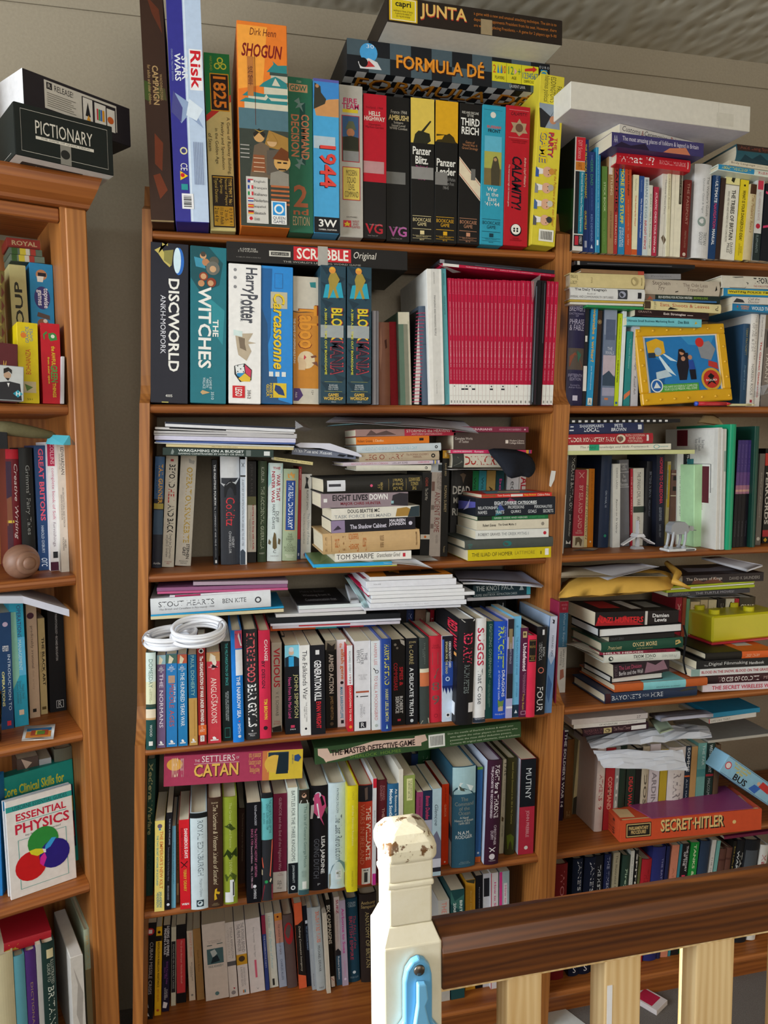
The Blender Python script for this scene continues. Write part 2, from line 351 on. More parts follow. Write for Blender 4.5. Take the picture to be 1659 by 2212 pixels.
def mklabel(col, kind, lw, place):
    if lw.startswith('~'): t = lw[1:] + ', ' + place if not lw.startswith('~~') else lw[2:]
    else: t = f'{cname(col)} {KW[kind]} lettered {lw.lower()}, {place}'
    if len(t.split()) > 16 and lw.startswith('~'):
        sh = place.split()[-2] + ' shelf'; t = lw.strip('~') + ', ' + sh
        if len(t.split()) > 16: t = lw.strip('~')
    return t
def place_of(case, shelf, verb='on'): return f'{verb} {CASE[case]} {ORD[shelf]} shelf'
# ---- decals: print on a face of a book; s runs from head (0) to tail (1), c across the spine (0..1, glyph feet to glyph heads)
def T(t, col, s0, s1, c0, c1, fl=''): return ('t', t, col, s0, s1, c0, c1, fl)
def R(col, s0, s1, c0=0, c1=1, f='S'): return ('r', col, s0, s1, c0, c1, f)
def O(col, s, c, rs, rc=None, f='S'): return ('o', col, s, c, rs, rc, f)
def P(col, pts, f='S'): return ('p', col, pts, f)
LJOBS = []
def fmap(face, w, h, d, b):
    if face == 'S': return lambda s, c, e: (c * w, -b * (1 - (2 * c - 1) ** 2) - e, h * (1 - s))
    if face == 'L': return lambda s, c, e: (-e + 0 * c, d * (1 - c), h * (1 - s))
    if face == 'R': return lambda s, c, e: (w + e + 0 * c, d * c, h * (1 - s))
    if face == 'T': return lambda s, c, e: (c * w, d * (1 - s), h + e + 0 * c)
    if face == 'K': return lambda s, c, e: (c * w, d * s, -e + 0 * c)
def volume(mat4, w, h, d, kind, col, decals, name, label, cat, group=None, pages='ddd2b8', mat=None, cover2=None):
    b = 0.0; m = MB()
    if kind == 'box':
        m.box(0, w, 0, d, 0, h, col, .0012)
    elif kind in ('mag', 'pam', 'jn'):
        m.box(0, w, 0, d, 0, h, col, .0006 if w > .003 else 0)
    else:
        hb = kind == 'hb'; t = .0024 if hb else .0007; t = min(t, w * .2)
        if hb: b = min(.0045, w * .11)
        n = 8 if hb else 1
        outer = [(w * i / n, -b * (1 - (2 * i / n - 1) ** 2)) for i in range(n + 1)]
        inner = [(t + (w - 2 * t) * i / n, t - b * .8 * (1 - (2 * i / n - 1) ** 2)) for i in range(n + 1)]
        prof = [(0, d)] + outer + [(w, d), (w - t, d)] + inner[::-1] + [(t, d)]
        N_ = len(prof); V = [(x, y, 0) for x, y in prof] + [(x, y, h) for x, y in prof]
        F = [(i, (i + 1) % N_, (i + 1) % N_ + N_, i + N_) for i in range(N_)]
        # end caps as quads between outer and inner rim
        lo = [0] + list(range(1, n + 2)) + [n + 2]; li = [N_ - 1] + list(range(N_ - 2, N_ - 2 - (n + 1), -1)) + [n + 3]
        for k in range(len(lo) - 1):
            F.append((lo[k], li[k], li[k + 1], lo[k + 1])); F.append((lo[k] + N_, lo[k + 1] + N_, li[k + 1] + N_, li[k] + N_))
        m.add(V, F, col)
    o = m.build(name, mat or {'hb': 'gloss', 'pb': 'card', 'box': 'card', 'mag': 'gloss', 'jn': 'card', 'pam': 'card'}[kind])
    o.matrix_world = mat4; tag(o, label, cat, group)
    if kind in ('hb', 'pb'):
        t = min(.0024 if kind == 'hb' else .0007, w * .2); e = .0035 if kind == 'hb' else .0003
        p = MB(); p.box(t + .0001, w - t - .0001, t + .0004, d - e, e, h - e, pages); p.build('page_block', 'pages', o)
    if decals: LJOBS.append((o, w, h, d, b, decals, col))
    return o
def finish_lettering():
    need = {}
    for job in LJOBS:
        for q in job[5]:
            if q[0] == 't': need[(q[1], 'b' in q[7], 'i' in q[7])] = None
    obs = []
    for key in need:
        cu = bpy.data.curves.new('lettering_curve', 'FONT'); cu.body = key[0]; cu.resolution_u = 2; cu.fill_mode = 'FRONT'
        if key[1]: cu.offset = .022
        if key[2]: cu.shear = .25
        if '\n' in key[0]: cu.align_x = 'CENTER'; cu.space_line = .85
        ob = bpy.data.objects.new('lettering_curve', cu); COL.objects.link(ob); obs.append((key, ob))
    dg = bpy.context.evaluated_depsgraph_get(); dg.update()
    for key, ob in obs:
        me = bpy.data.meshes.new_from_object(ob.evaluated_get(dg)); n = len(me.vertices)
        v = np.zeros(n * 3); me.vertices.foreach_get('co', v); v = v.reshape(-1, 3)[:, :2]
        F = [tuple(p.vertices) for p in me.polygons]
        if n: v = (v - v.min(0)) / np.maximum(v.max(0) - v.min(0), 1e-6)
        need[key] = (v, F); bpy.data.meshes.remove(me)
    for key, ob in obs:
        cu = ob.data; bpy.data.objects.remove(ob); bpy.data.curves.remove(cu)
    for o, w, h, d, b, decals, col in LJOBS:
        by = {}
        for q in decals:
            f = next((k for k in 'LRTK' if k in q[7]), 'S') if q[0] == 't' else q[-1]
            by.setdefault(f, []).append(q)
        for f, qs in by.items():
            m = MB(); g = fmap(f, w, h, d, b); eps = .00025; k = 8 if (b and f == 'S') else 1
            def rect(c, s0, s1, c0, c1):
                for i in range(k):
                    a0 = c0 + (c1 - c0) * i / k; a1 = c0 + (c1 - c0) * (i + 1) / k
                    m.face([g(s0, a0, eps), g(s1, a0, eps), g(s1, a1, eps), g(s0, a1, eps)], c)
            rect(col, .003, .997, .01, .99)                      # the printed sheet itself
            for q in qs:
                eps += .00005
                if q[0] == 'r': rect(q[1], *[min(.998, max(.002, t)) for t in q[2:6]])
                elif q[0] == 'g':
                    _, c1_, c2_, s0, s1, c0, c1, ns, nc, _ = q
                    for i in range(ns):
                        for j in range(nc): rect((c1_, c2_)[(i + j) % 2], s0 + (s1 - s0) * i / ns, s0 + (s1 - s0) * (i + 1) / ns, c0 + (c1 - c0) * j / nc, c0 + (c1 - c0) * (j + 1) / nc)
                elif q[0] == 'o':
                    _, c, s, cc, rs, rc, _ = q
                    if rc is None: rc = rs; rs = rs * (w if f in 'ST' else d) / h          # a true circle, radius in widths
                    e2 = eps + (b * (2 * rc) ** 2 * .3 if b and f == 'S' else 0)
                    m.face([g(s + rs * math.cos(a), cc + rc * math.sin(a), e2) for a in np.arange(20) * math.pi / 10], c)
                elif q[0] == 'p': m.face([g(min(.998, max(.002, s)), min(.99, max(.01, c)), eps + b * .12) for s, c in q[2]], q[1])
                else:
                    _, t, c_, s0, s1, c0, c1, fl = q; v, F = need[(t, 'b' in fl, 'i' in fl)]
                    if not len(v): continue
                    a, u = v[:, 0], v[:, 1]
                    if 'H' in fl: s = s1 + (s0 - s1) * u; c = c0 + (c1 - c0) * a
                    elif 'U' in fl: s = s1 + (s0 - s1) * a; c = c1 + (c0 - c1) * u
                    elif 'X' in fl: s = s0 + (s1 - s0) * u; c = c1 + (c0 - c1) * a
                    else: s = s0 + (s1 - s0) * a; c = c0 + (c1 - c0) * u
                    x, y, z = g(s, c, eps + .00002); m.add(list(zip(*[np.broadcast_to(q_, s.shape).tolist() for q_ in (x, y, z)])), F, c_)
            m.build({'S': 'spine_print', 'L': 'side_print', 'R': 'side_print', 'T': 'head_print', 'K': 'tail_print'}[f], 'print', o)
def upm(fr, u, Y, z, lean, yaw=0, pitch=0):
    p = fr.W(u, Y, z)
    return Matrix.Translation(p) @ Matrix.Rotation(fr.a + yaw, 4, 'Z') @ Matrix.Rotation(lean, 4, 'Y') @ Matrix.Rotation(pitch, 4, 'X')
ALL = []
def row(fr, case, shelf, crop, items, Y=None, dy=0, zs=None):
    ox, oy, k = crop; z = zs or (ZS if case != 'L' else ZL)[shelf]
    for it in items:
        xl, xr, yt, yb, xt, col, kind, lw = it[:8]; dec = it[8] if len(it) > 8 else []; op = it[9] if len(it) > 9 else {}
        x1, x2, y2 = ox + xl / k, ox + xr / k, oy + yt / k
        yo = op.get('Y', Y)
        if yo is None:
            u, yo = hitZ(fr, x1, oy + yb / k, z); yo = min(.15, max(-.085, yo))
        y1 = oy + (yb if yb is not None else yt + 900) / k
        u1, _ = hitY(fr, x1, y1, yo); u2, _ = hitY(fr, x2, y1, yo)
        if xt is None: ut, zt = hitY(fr, x1 + .0, y2, yo); lean = fr.lean; 
        else: ut, zt = hitY(fr, ox + xt / k, y2, yo); _, zb = hitY(fr, x1, y1, yo); lean = math.atan2(ut - u1, zt - zb)
        if yb is None and xt is None:      # foot hidden: step back along the lean
            u1 = ut - (zt - z) * math.tan(lean); uu, _ = hitY(fr, x2, y2, yo); u2 = u1 + (uu - ut)
        lean = max(-.13, min(.13, lean)); w = max(.0025, (u2 - u1) * math.cos(lean)); h = (zt - z) / math.cos(lean)
        d = op.get('d', {'hb': .155, 'pb': .128, 'mag': .2, 'jn': .2, 'pam': .19, 'box': .22}[kind]); d = min(d, .222 - yo) if fr is MID else min(d, .225 - yo)
        lift = w * math.sin(lean) if lean > 0 else 0.0
        lab = op.get('label') or mklabel(col, kind, lw, place_of(case, shelf))
        o = volume(upm(fr, u1, yo, z + max(lift, 0) + .0002, lean), w, h, d, kind, col, dec, op.get('name', NM[kind]), lab, op.get('cat', CT[kind]), op.get('group', f"{'boxes' if kind == 'box' else 'books'} {place_of(case, shelf)}"), op.get('pages', 'ddd2b8'), op.get('mat'))
        ALL.append(o)
def stack(fr, case, shelf, crop, items, Y=.0, z0=None, gap=.0006):
    """items from the bottom up: foot-left x,y, foot-right x,y, top-left y"""
    ox, oy, k = crop; top = z0
    for it in items:
        x1, y1, x2, y2, yt, col, kind, lw = it[:8]; dec = it[8] if len(it) > 8 else []; op = it[9] if len(it) > 9 else {}
        yo = op.get('Y', Y); ang = op.get('ang', 0)
        u1, z1 = hitY(fr, ox + x1 / k, oy + y1 / k, yo); _, zt = hitY(fr, ox + x1 / k, oy + yt / k, yo)
        if op.get('yaw'):            # lies level but turned: find the turn that keeps the far end at the same height
            best = min((abs(hitY(Frame(*fr.W(u1, yo, 0)[:2], fr.a + t), ox + x2 / k, oy + y2 / k, 0)[1] - z1), t) for t in np.arange(-.6, .61, .02)); ang = best[1]
        f2 = Frame(*fr.W(u1, yo, 0)[:2], fr.a + ang)
        l, z2 = hitY(f2, ox + x2 / k, oy + y2 / k, 0)
        tilt = math.atan2(z2 - z1, l); tilt = max(-.09, min(.09, tilt)) * op.get('tk', .6); L_ = l / math.cos(tilt); w = max(.002, zt - z1)
        zm = (z1 + z2) / 2 if (top is None or op.get('free')) else top + gap
        if 'z' in op: zm = op['z']
        top = zm + w
        zr = zm + L_ / 2 * math.sin(tilt)
        d = op.get('d', {'hb': .15, 'pb': .125, 'mag': .2, 'jn': .19, 'pam': .19, 'box': .2}[kind])
        # axes: book thickness -> up, head -> frame -u (or +u when flipped), depth stays
        B = Matrix(((0, 0, -1), (0, 1, 0), (1, 0, 0)))
        base = f2.W(L_ * math.cos(tilt), 0, zr)
        if op.get('flip'):
            B = Matrix(((0, 0, 1), (0, 1, 0), (-1, 0, 0))); base = f2.W(0, 0, zm - L_ / 2 * math.sin(tilt) + w)
        m4 = Matrix.Translation(base) @ Matrix.Rotation(f2.a, 4, 'Z') @ Matrix.Rotation(-tilt, 4, 'Y') @ B.to_4x4()
        lab = op.get('label') or mklabel(col, kind, lw, 'lying ' + place_of(case, shelf))
        o = volume(m4, w, L_, d, kind, col, dec, op.get('name', NM[kind]), lab, op.get('cat', CT[kind]), op.get('group', f"books {place_of(case, shelf, 'lying on')}"), op.get('pages', 'ddd2b8'), op.get('mat'))
        ALL.append(o)
    return top

# ---- middle bookcase, top shelf: upright game boxes

K1,K2,K3=(290,0,4.097),(610,0,4.097),(930,0,4.097)
BG=dict(name='game_box',cat='board game',group="board games standing on the middle bookcase's top shelf")
def bg(**k):q=dict(BG);q.update(k);return q
def AHfoot(col,n):return[R(col,.815,.818,.06,.86),T('BOOKCASE\nGAME',col,.83,.885,.08,.85,'H'),R(col,.905,.908,.06,.86),R(col,.918,.945,.38,.56),T('The Avalon Hill Game Company\nBaltimore, Maryland',col,.95,.966,.06,.86,'H'),R(col,.972,.974,.06,.86),T(n,col,.978,.986,.36,.56,'H')]
TAPE='b9b6ae'
row(MID,'M','A',K1,[
 (150,352,-150,1965,38,'38241a','box','~~worn dark brown game box, tallest of the top shelf, beside the wall gap',[
 P('5a2c1a',[(.05,.3),(.12,.5),(.2,.9),(.1,.8)]),P('6a3018',[(.62,.35),(.75,.3),(.78,.6),(.66,.7)]),P('6a3018',[(.8,.2),(.9,.45),(.86,.8),(.79,.5)]),P('3a4a1e',[(.40,.02),(.48,.0),(.49,.25),(.41,.28)]),P('4a4526',[(.42,.6),(.47,.5),(.48,.95),(.43,.9)]),
 T('CAMPAIGN','a98a5c',.336,.5,.38,.64,'b'),T('for adults and older children','a98a5c',.335,.5,.18,.31),T('WADDINGTONS','a98a5c',.37,.48,.69,.8),R('8a7550',.9915,1,0,1)],bg(d=.2)),
 (365,663,-180,1960,272,'35348a','box','~~tall indigo and pale blue game box with a red one-word title',[
 R('b9cbe2',0,1,.46,1),R('d5e2f0',0,1,.49,.53),P('8fa3c4',[(.46,.15),(.5,.6),(.6,.95),(.55,.5),(.585,.3),(.53,.1)]),P('d8e4ee',[(.48,.55),(.52,.95),(.57,.75),(.55,.45)]),P('4a4a86',[(.45,.1),(.52,.35),(.58,.3),(.54,.02)]),
 R('e9e9ea',.273,.443,.60,.97),T('Risk','c8202c',.279,.437,.63,.94,'b'),T('STAR\nWARS','e0e4ea',.295,.41,.17,.55,'b'),T('ORIGINAL TRILOGY EDITION','8f9ac0',.28,.41,.08,.13),
 O('d8d2a0',.70,.33,.11),O('3a3a7a',.70,.33,.07),T('CE','w',.752,.783,.22,.42),P('e8c01e',[(.785,.2),(.825,.2),(.805,.43)]),O('c3202c',.803,.27,.06),R('2a9090',.84,.865,.22,.41),R('e9e9ea',.88,.945,.22,.56)]+[R('1a1a1a',.89+i*.0062,.8925+i*.0062+.001*(i%3),.27,.5)for i in range(8)]+[R('7a88a8',.66+.0,.84,.62+i*.05,.64+i*.05)for i in range(6)],bg(d=.2)),
 (675,900,460,2040,612,'d2c582','box','~~cream railway game box with green head and a black number plate',[
 P('1f7a40',[(0,0),(0,1),(.225,1),(.35,0)]),P('c8342c',[(.225,1),(.265,1),(.385,0),(.35,0)]),O('c8d040',.04,.62,.12),O('1f7a40',.04,.62,.075),O('c8d040',.072,.5,.12),O('1f7a40',.072,.5,.075),O('c8d040',.072,.74,.12),O('1f7a40',.072,.74,.075),
 T('HARTLAND','9ab040',.02,.1,.22,.31),R('d8a020',.113,.322,.2,.93),R('2a1a14',.119,.316,.23,.90),T('1825','e88a28',.13,.305,.32,.82,'b'),
 T('A Game of Railway Building,','4a4028',.354,.677,.76,.92),T('Rivalry and Speculation','4a4028',.385,.65,.53,.68),T('in the Golden Age','4a4028',.42,.62,.29,.45),T('of Steam','4a4028',.45,.55,.06,.2),
 R('2a2016',.685,.98,.13,.97),R('d0a428',.692,.698,.17,.93),R('d0a428',.86,.972,.17,.93),T('TYPE TMM T  No :','d8c060',.702,.85,.77,.9,'b'),T('Number of Players:','d8c060',.702,.855,.6,.73),T('Age Group:','d8c060',.702,.79,.41,.55),T('Typical Duration:','d8c060',.702,.84,.2,.36),T('0 2 9 8 4 1','2a2016',.87,.965,.77,.89),T('2 to 5','2a2016',.88,.94,.6,.72),T('11 to Adult','2a2016',.87,.965,.41,.55),T('2 to 4 hr','2a2016',.87,.95,.2,.36)],bg(d=.19)),
 (945,1378,175,2000,905,'e37a2c','box','~~orange game box printed with a teal roofed castle and armoured warriors',[
 P('f0a040',[(.02,.0),(.02,.6),(.3,.5),(.33,0)]),T('Dirk Henn','5a2018',.03,.065,.25,.78,'Hi'),T('SHOGUN','7a1c1c',.105,.17,.08,.90,'Hib'),
 R('b9b4a2',.235,.28,.66,1),P('2f7f80',[(.235,.58),(.195,.72),(.18,.7),(.2,.8),(.195,1),(.235,1)]),R('3a4a44',.235,.25,.64,1),R('c9c4ae',.30,.345,.52,1),P('2f7f80',[(.31,.42),(.29,.5),(.265,.66),(.255,.75),(.265,.85),(.285,1),(.31,1)]),P('c9c4ae',[(.30,.68),(.262,.75),(.30,.85)]),R('c9c4ae',.355,.375,.2,1),P('2f7f80',[(.36,.08),(.335,.2),(.345,.5),(.34,1),(.36,1)]),P('c9c4ae',[(.37,.5),(.345,.56),(.37,.64)]),R('c9c4ae',.385,.42,.12,1),P('2f7f80',[(.39,.02),(.37,.15),(.375,.55),(.36,.6),(.375,.66),(.372,1),(.39,1)]),
 R('50707a',.42,.52,0,1),R('3a4038',.52,1,0,1),P('a07838',[(.52,.6),(.55,1),(.62,1),(.6,.5)]),
 R('5a2a1a',.16,.50,.335,.345),R('b8743a',.17,.36,.19,.31),T('将\n軍','5a3020',.215,.31,.20,.30,'H'),
 P('6a5a48',[(.60,.3),(.58,.45),(.6,.6),(.76,.62),(.76,.2)]),P('8a5030',[(.645,.28),(.645,.5),(.73,.53),(.73,.24)]),O('c89a60',.555,.40,.11),P('2a2620',[(.54,.28),(.515,.40),(.54,.53),(.56,.5),(.535,.40),(.56,.3)]),P('c8a040',[(.52,.3),(.535,.42),(.52,.52),(.53,.42)]),
 O('c8a070',.575,.66,.10),P('a07838',[(.575,.55),(.53,.66),(.575,.78)]),P('5a5248',[(.62,.55),(.61,.8),(.74,.9),(.74,.55)]),
 O('c89a58',.675,.86,.17),P('6a3818',[(.66,.66),(.60,.84),(.62,1),(.665,1)]),R('2a2018',.705,.713,.78,.94),R('2a2018',.672,.68,.76,.84),R('2a2018',.672,.68,.88,.96),P('8a8478',[(.73,.62),(.715,.8),(.73,1),(.79,1),(.79,.6)])]+
 [R('b0643a',.79+i*.022,.8+i*.022,.62,1)for i in range(5)]+[R('d0b090',.66+i*.022,.664+i*.022,.28,.5)for i in range(4)]+[R('a8a49c',.60+i*.02,.605+i*.02,.02,.2)for i in range(4)]+
 [R('c9c5bc',.755,.985,.12,.56)]+sum([[R('w',.768+i*.031,.786+i*.031,.15,.26),T(t,'3a3a40',.772+i*.031,.786+i*.031,.28,.28+.032*len(t),'H')]for i,t in enumerate(['English','français','italiano','Nederlands','español','deutsch','日本語'])],[])+
 [R('c03040',.768,.774,.15,.26),R('2a3a8a',.774,.786,.15,.2),R('2a4a9a',.799,.817,.15,.187),R('c8303a',.799,.817,.223,.26),R('2a8a4a',.83,.848,.15,.187),R('c8303a',.83,.848,.223,.26),R('c8303a',.861,.867,.15,.26),R('2a4a9a',.873,.879,.15,.26),R('c8303a',.892,.898,.15,.26),R('e0b020',.898,.904,.15,.26),R('c8303a',.904,.91,.15,.26),R('1a1a1a',.923,.929,.15,.26),R('c8303a',.929,.935,.15,.26),R('e0b020',.935,.941,.15,.26),O('c8202c',.963,.205,.035),
 R('w',.87,.985,.62,.93),R('2a8fd0',.875,.94,.65,.9),O('w',.909,.775,.10),O('2a8fd0',.909,.775,.065),T('QUEEN\nGAMES','2a3a5a',.946,.98,.65,.9,'H')],bg(d=.21)),
])
row(MID,'M','A',K2,[
 (60,275,675,2055,45,'2b6a50','box','~~green game box with crossed swords, copper lettering and a large 2',[
 T('7300','b0c0a0',.022,.036,.36,.55,'H'),R('c0926a',.045,.095,.05,.8),T('GDW','2b6a50',.052,.088,.09,.76,'Hb'),R('1f4a42',.16,.56,.48,.70),P('6f8a84',[(.13,.45),(.165,.5),(.16,.68),(.18,.55),(.22,.62),(.19,.47),(.2,.3),(.17,.42),(.155,.25)]),P('6f8a84',[(.59,.45),(.555,.5),(.56,.68),(.54,.55),(.50,.62),(.53,.47),(.52,.3),(.55,.42),(.565,.25)]),T('COMMAND','c07a56',.235,.525,.53,.86,'b'),T('DECISION','c07a56',.24,.51,.12,.45,'b'),T('2','a8603e',.69,.835,.2,.78,'Hb'),T('nd','a8603e',.845,.885,.18,.8,'Hb'),T('EDITION','b9a078',.895,.955,.16,.84,'H')],bg()),
 (282,505,690,2060,272,'4aa2d2','box','~~sky blue game box with red year numerals and a soldier picture',[
 R('5a5aa0',0,.02),R('3f86c8',.02,.13),P('c8905a',[(.13,.6),(.12,1),(.24,1),(.24,.1),(.17,.0)]),P('3a382e',[(.03,.05),(.05,.28),(.09,.3),(.13,.5),(.16,.45),(.2,0)]),O('b08058',.05,.15,.07),R('b0c0c8',.37,.45,0,.85),T('1944','14141c',.432,.705,.20,.86,'b'),T('1944','d8443c',.428,.70,.235,.88,'b'),R('17181c',.895,1),T('3W','w',.91,.96,.18,.9,'Hb'),T('CAMBRIA, CALIFORNIA','w',.972,.984,.18,.9,'H')],bg()),
 (510,715,745,2095,500,'b3aea4','box','~~grey game box with a helmeted soldier portrait and yellow plaque',[
 T('FIRE','b82a5a',.085,.118,.18,.76,'Hb'),T('TEAM','b82a5a',.12,.157,.12,.84,'Hb'),R('d8c030',.158,.18,.14,.8),R('b03038',.198,.502,.1,.86),R('3a5a80',.203,.34,.13,.83),R('3a3c2c',.34,.497,.13,.83),P('5a6048',[(.29,.25),(.235,.4),(.235,.6),(.29,.72)]),O('a8704e',.31,.48,.17),P('2e3024',[(.34,.2),(.33,.5),(.34,.8),(.42,.83),(.42,.15)]),R('8a8a88',.43,.497,.16,.83),R('b03038',.535,.755,.12,.88),R('d8c05c',.54,.75,.15,.85),T('MODERN\nSQUAD\nLEVEL\nCOMMAND','2a2420',.555,.735,.22,.8,'H'),T('SOUTHARD','4a4640',.862,.872,.28,.74,'H'),R('c03040',.89,.935,.14,.48),P('e0c030',[(.895,.31),(.908,.36),(.91,.45),(.92,.38),(.932,.42),(.924,.31),(.932,.2),(.92,.24),(.91,.17),(.908,.26)]),T('WEST\nEND\nGAMES','a03a40',.888,.94,.5,.86,'H')],bg()),
 (717,918,825,2110,716,'1b1817','box','~~red over black game box with pale slab lettering and a tape patch',[
 R('b61a2a',0,.605),T('Holland, 1944','5a1018',.085,.105,.12,.85,'H'),T('HELLS\nHIGHWAY','d8cfc0',.118,.185,.04,.94,'Hb'),T('Operation\nMarket-Garden','5a1018',.2,.235,.1,.88,'H'),R('b88a8a',.462,.545,0,.9),T('VG','b02430',.895,.965,.08,.85,'Hb'),T('Victory Games Inc','a8a0a0',.898,.908,.26,.82,'H'),T('New York, NY','9a9090',.975,.985,.2,.64,'H')],bg()),
 (920,1125,848,2135,918,'1a1917','box','~~black game box with gold exclamation title and a grey tape patch',[
 T('France 1944','b8b0a0',.092,.117,.2,.88,'H'),T('AMBUSH!','d2b978',.125,.162,.1,.96,'Hb'),T('Solitaire\nSquad Level\nWWII Combat','b8b0a0',.168,.225,.14,.9,'H'),R('6f6e6a',.517,.6,0,.82),T('VG','b05a98',.895,.965,.1,.88,'Hb'),T('Victory Games Inc','9a94a0',.898,.908,.28,.86,'H'),T('New York, NY','9a9090',.975,.985,.22,.68,'H')],bg()),
 (1140,1345,860,2140,1135,'191816','box','~~black game box with yellow head and a long-gunned tank silhouette',[
 R('d9bd52',0,.31),P('2a2a1c',[(.31,.1),(.25,.18),(.225,.32),(.225,.45),(.15,.82),(.155,.88),(.23,.55),(.24,.8),(.29,.85),(.31,.7)]),T('Panzer\nBlitz.','e4e2da',.335,.455,.08,.86,'Hb'),T('The Game of\nArmored Warfare\non the\nEastern Front\n1941-45','c0508a',.465,.565,.1,.8,'H'),R('8a8884',.475,.56,.02,.96)]+AHfoot('d9c894','807'),bg()),
])
row(MID,'M','A',K3,[
 (35,232,885,2150,45,'1a1917','box','~~black game box with amber head and a small tank on a skyline',[
 R('d9a41f',0,.29),P('3a3010',[(.29,0),(.275,.1),(.27,.3),(.24,.4),(.25,.05),(.236,.05),(.236,.5),(.225,.62),(.25,.82),(.28,.9),(.29,1)]),T('Panzer\nLeader','e4e2da',.405,.52,.06,.92,'Hb'),T('Game of Tactical Warfare\non the Western Front\n1944-45','8a8884',.535,.62,.06,.9,'H'),R('7a7874',.5,.59,0,.55)]+AHfoot('d9a41f','812'),bg()),
 (240,432,910,2160,262,'1a1816','box','~~black game box crossed by a slanted cream banner',[
 T('RISE AND DECLINE\nOF THE','d8d4c8',.058,.095,.1,.85,'H'),T('THIRD\nREICH','eae8e0',.105,.22,.05,.9,'Hb'),T('Game of\nWorld War II\nGrand Strategy','b07850',.265,.33,.12,.84,'H'),P('dccdb0',[(.38,0),(.51,0),(.685,1),(.56,1)]),P('b03a3c',[(.39,0),(.395,0),(.577,1),(.572,1)]),P('b03a3c',[(.495,0),(.5,0),(.675,1),(.67,1)]),R('6a6864',.46,.54,.55,.75)]+AHfoot('c08868','813'),bg()),
 (440,640,925,2165,465,'2f97b0','box','~~teal game box with a round price sticker and a rifleman picture',[
 R('1a4a58',.035,.037,.06,.85),O('d8d4c8',.07,.45,.12),T('RUSSIAN','d04a3c',.145,.165,.2,.8,'Hb'),T('FRONT','16202a',.17,.195,.24,.78,'Hb'),R('5fb0c8',.22,.36,.1,.85),R('a8a850',.33,.45,.1,.85),R('7a6a40',.45,.57,.1,.85),P('4a4432',[(.37,.5),(.36,.62),(.38,.7),(.46,.8),(.57,.78),(.57,.42),(.46,.4)]),O('b08a60',.385,.58,.07),T('War\nin the\nEast\n\u201941-\u201944','e8e4da',.585,.72,.16,.8,'H')]+AHfoot('153a48','865'),bg()),
 (645,855,930,2175,672,'b31c28','box','~~red game box with a black handwritten title and a white dice emblem',[
 R('d8a0a0',.03,.032,.12,.94),R('d8a0a0',.225,.227,.12,.94),T('CALAMITY!','17141a',.045,.07,.2,.86,'Hi'),P('a89070',[(.09,.55),(.12,.65),(.12,.85),(.16,.8),(.19,.9),(.19,.7),(.215,.55),(.19,.42),(.19,.2),(.15,.3),(.12,.2),(.12,.45)]),O('6a4a3a',.155,.55,.16),T('THE INTERNATIONAL\nHIGH RISK GAME','7a1018',.24,.265,.2,.9,'H'),T('CALAMITY!','14121a',.36,.74,.28,.7,'bi'),T('Andrew Lloyd Webber\u2019s','e0c8b8',.36,.57,.76,.88,'i'),T('The International high risk Insurance game','e4d0c4',.42,.72,.12,.2),O('17141a',.885,.5,.24),O('e8e4da',.88,.5,.2),O('17141a',.875,.43,.04),O('17141a',.875,.56,.04),O('17141a',.892,.43,.04),O('17141a',.892,.56,.04),T('GAMES\nWORKSHOP','7a1018',.94,.965,.25,.75,'H')],bg()),
 (890,1100,660,2165,975,'d6c63c','box','~~yellow leaning party game box with four cartoon politician heads',[
 T('PAUL\nEDDINGTON\u2019S\nhilarious political','4a4820',.01,.16,.12,.9),P('8a95a0',[(.17,.0),(.17,.82),(.31,.92),(.31,.1)]),P('26262a',[(.2,.1),(.24,.5),(.2,.65),(.31,.3),(.31,.1),(.2,.02)]),O('b88060',.26,.62,.15),T('THE','b8283a',.36,.43,.72,.84,'b'),T('PARTY','24408a',.335,.48,.47,.68,'b'),T('PARTY','c8282c',.332,.477,.49,.7,'b'),T('GAME','24408a',.335,.515,.12,.42,'b'),T('GAME','e0c020',.332,.512,.15,.45,'b'),T('Beat the Politicians at their own Game!','b8602a',.54,.88,.8,.9,'i')]+
 sum([[O('d9a888',.565+i*.095,.5,.2),O(h_,.56+i*.095,.68,.12),P('e8e4e0',[(.545+i*.095,.08),(.585+i*.095,.1),(.58+i*.095,.32),(.55+i*.095,.32)]),P(cl,[(.54+i*.095,.0),(.56+i*.095,.15),(.6+i*.095,.15),(.6+i*.095,.0)]),O('2a2020',.555+i*.095,.55,.02),O('2a2020',.58+i*.095,.55,.02)]for i,(h_,cl)in enumerate([('c88a3a','3a5aa0'),('b0a898','8a8a8a'),('c8c0b0','4a6a98'),('3a3a3c','5a5a60')])],[])+[R('e8e6da',.905,.975,.28,.9)]+[R('1a1a1a',.915,.965,.34+i*.035,.35+i*.035+.012*(i%2))for i in range(14)],bg(d=.21,Y=-.005)),
])
z_games=ZS['A']+.322
def topbox(fr,p1,p2,z,hgt,d,col,decals,label,name='game_box',cat='board game',group=None,mat=None,ang=None):
 """a flat box whose lower front edge runs between two photo points at height z"""
 a=np.array(hitZ(fr,*p1,z));b=np.array(hitZ(fr,*p2,z));L_=np.linalg.norm(b-a);an=math.atan2(*(b-a)[::-1])
 if ang is not None:an=ang
 f2=Frame(*fr.W(a[0],a[1],0)[:2],fr.a+an)
 m4=Matrix.Translation(f2.W(L_,0,z))@Matrix.Rotation(f2.a,4,'Z')@Matrix(((0,0,-1),(0,1,0),(1,0,0))).to_4x4()
 return volume(m4,hgt,L_,d,'box',col,decals,name,label,cat,group,mat=mat)
chk=[('g','1c1e22','4a5a62',0,1,0,1,10,2,'S')]
chkL=[('g','1c1e22','cfcfcf',0,1,.4,1,22,5,'L')]
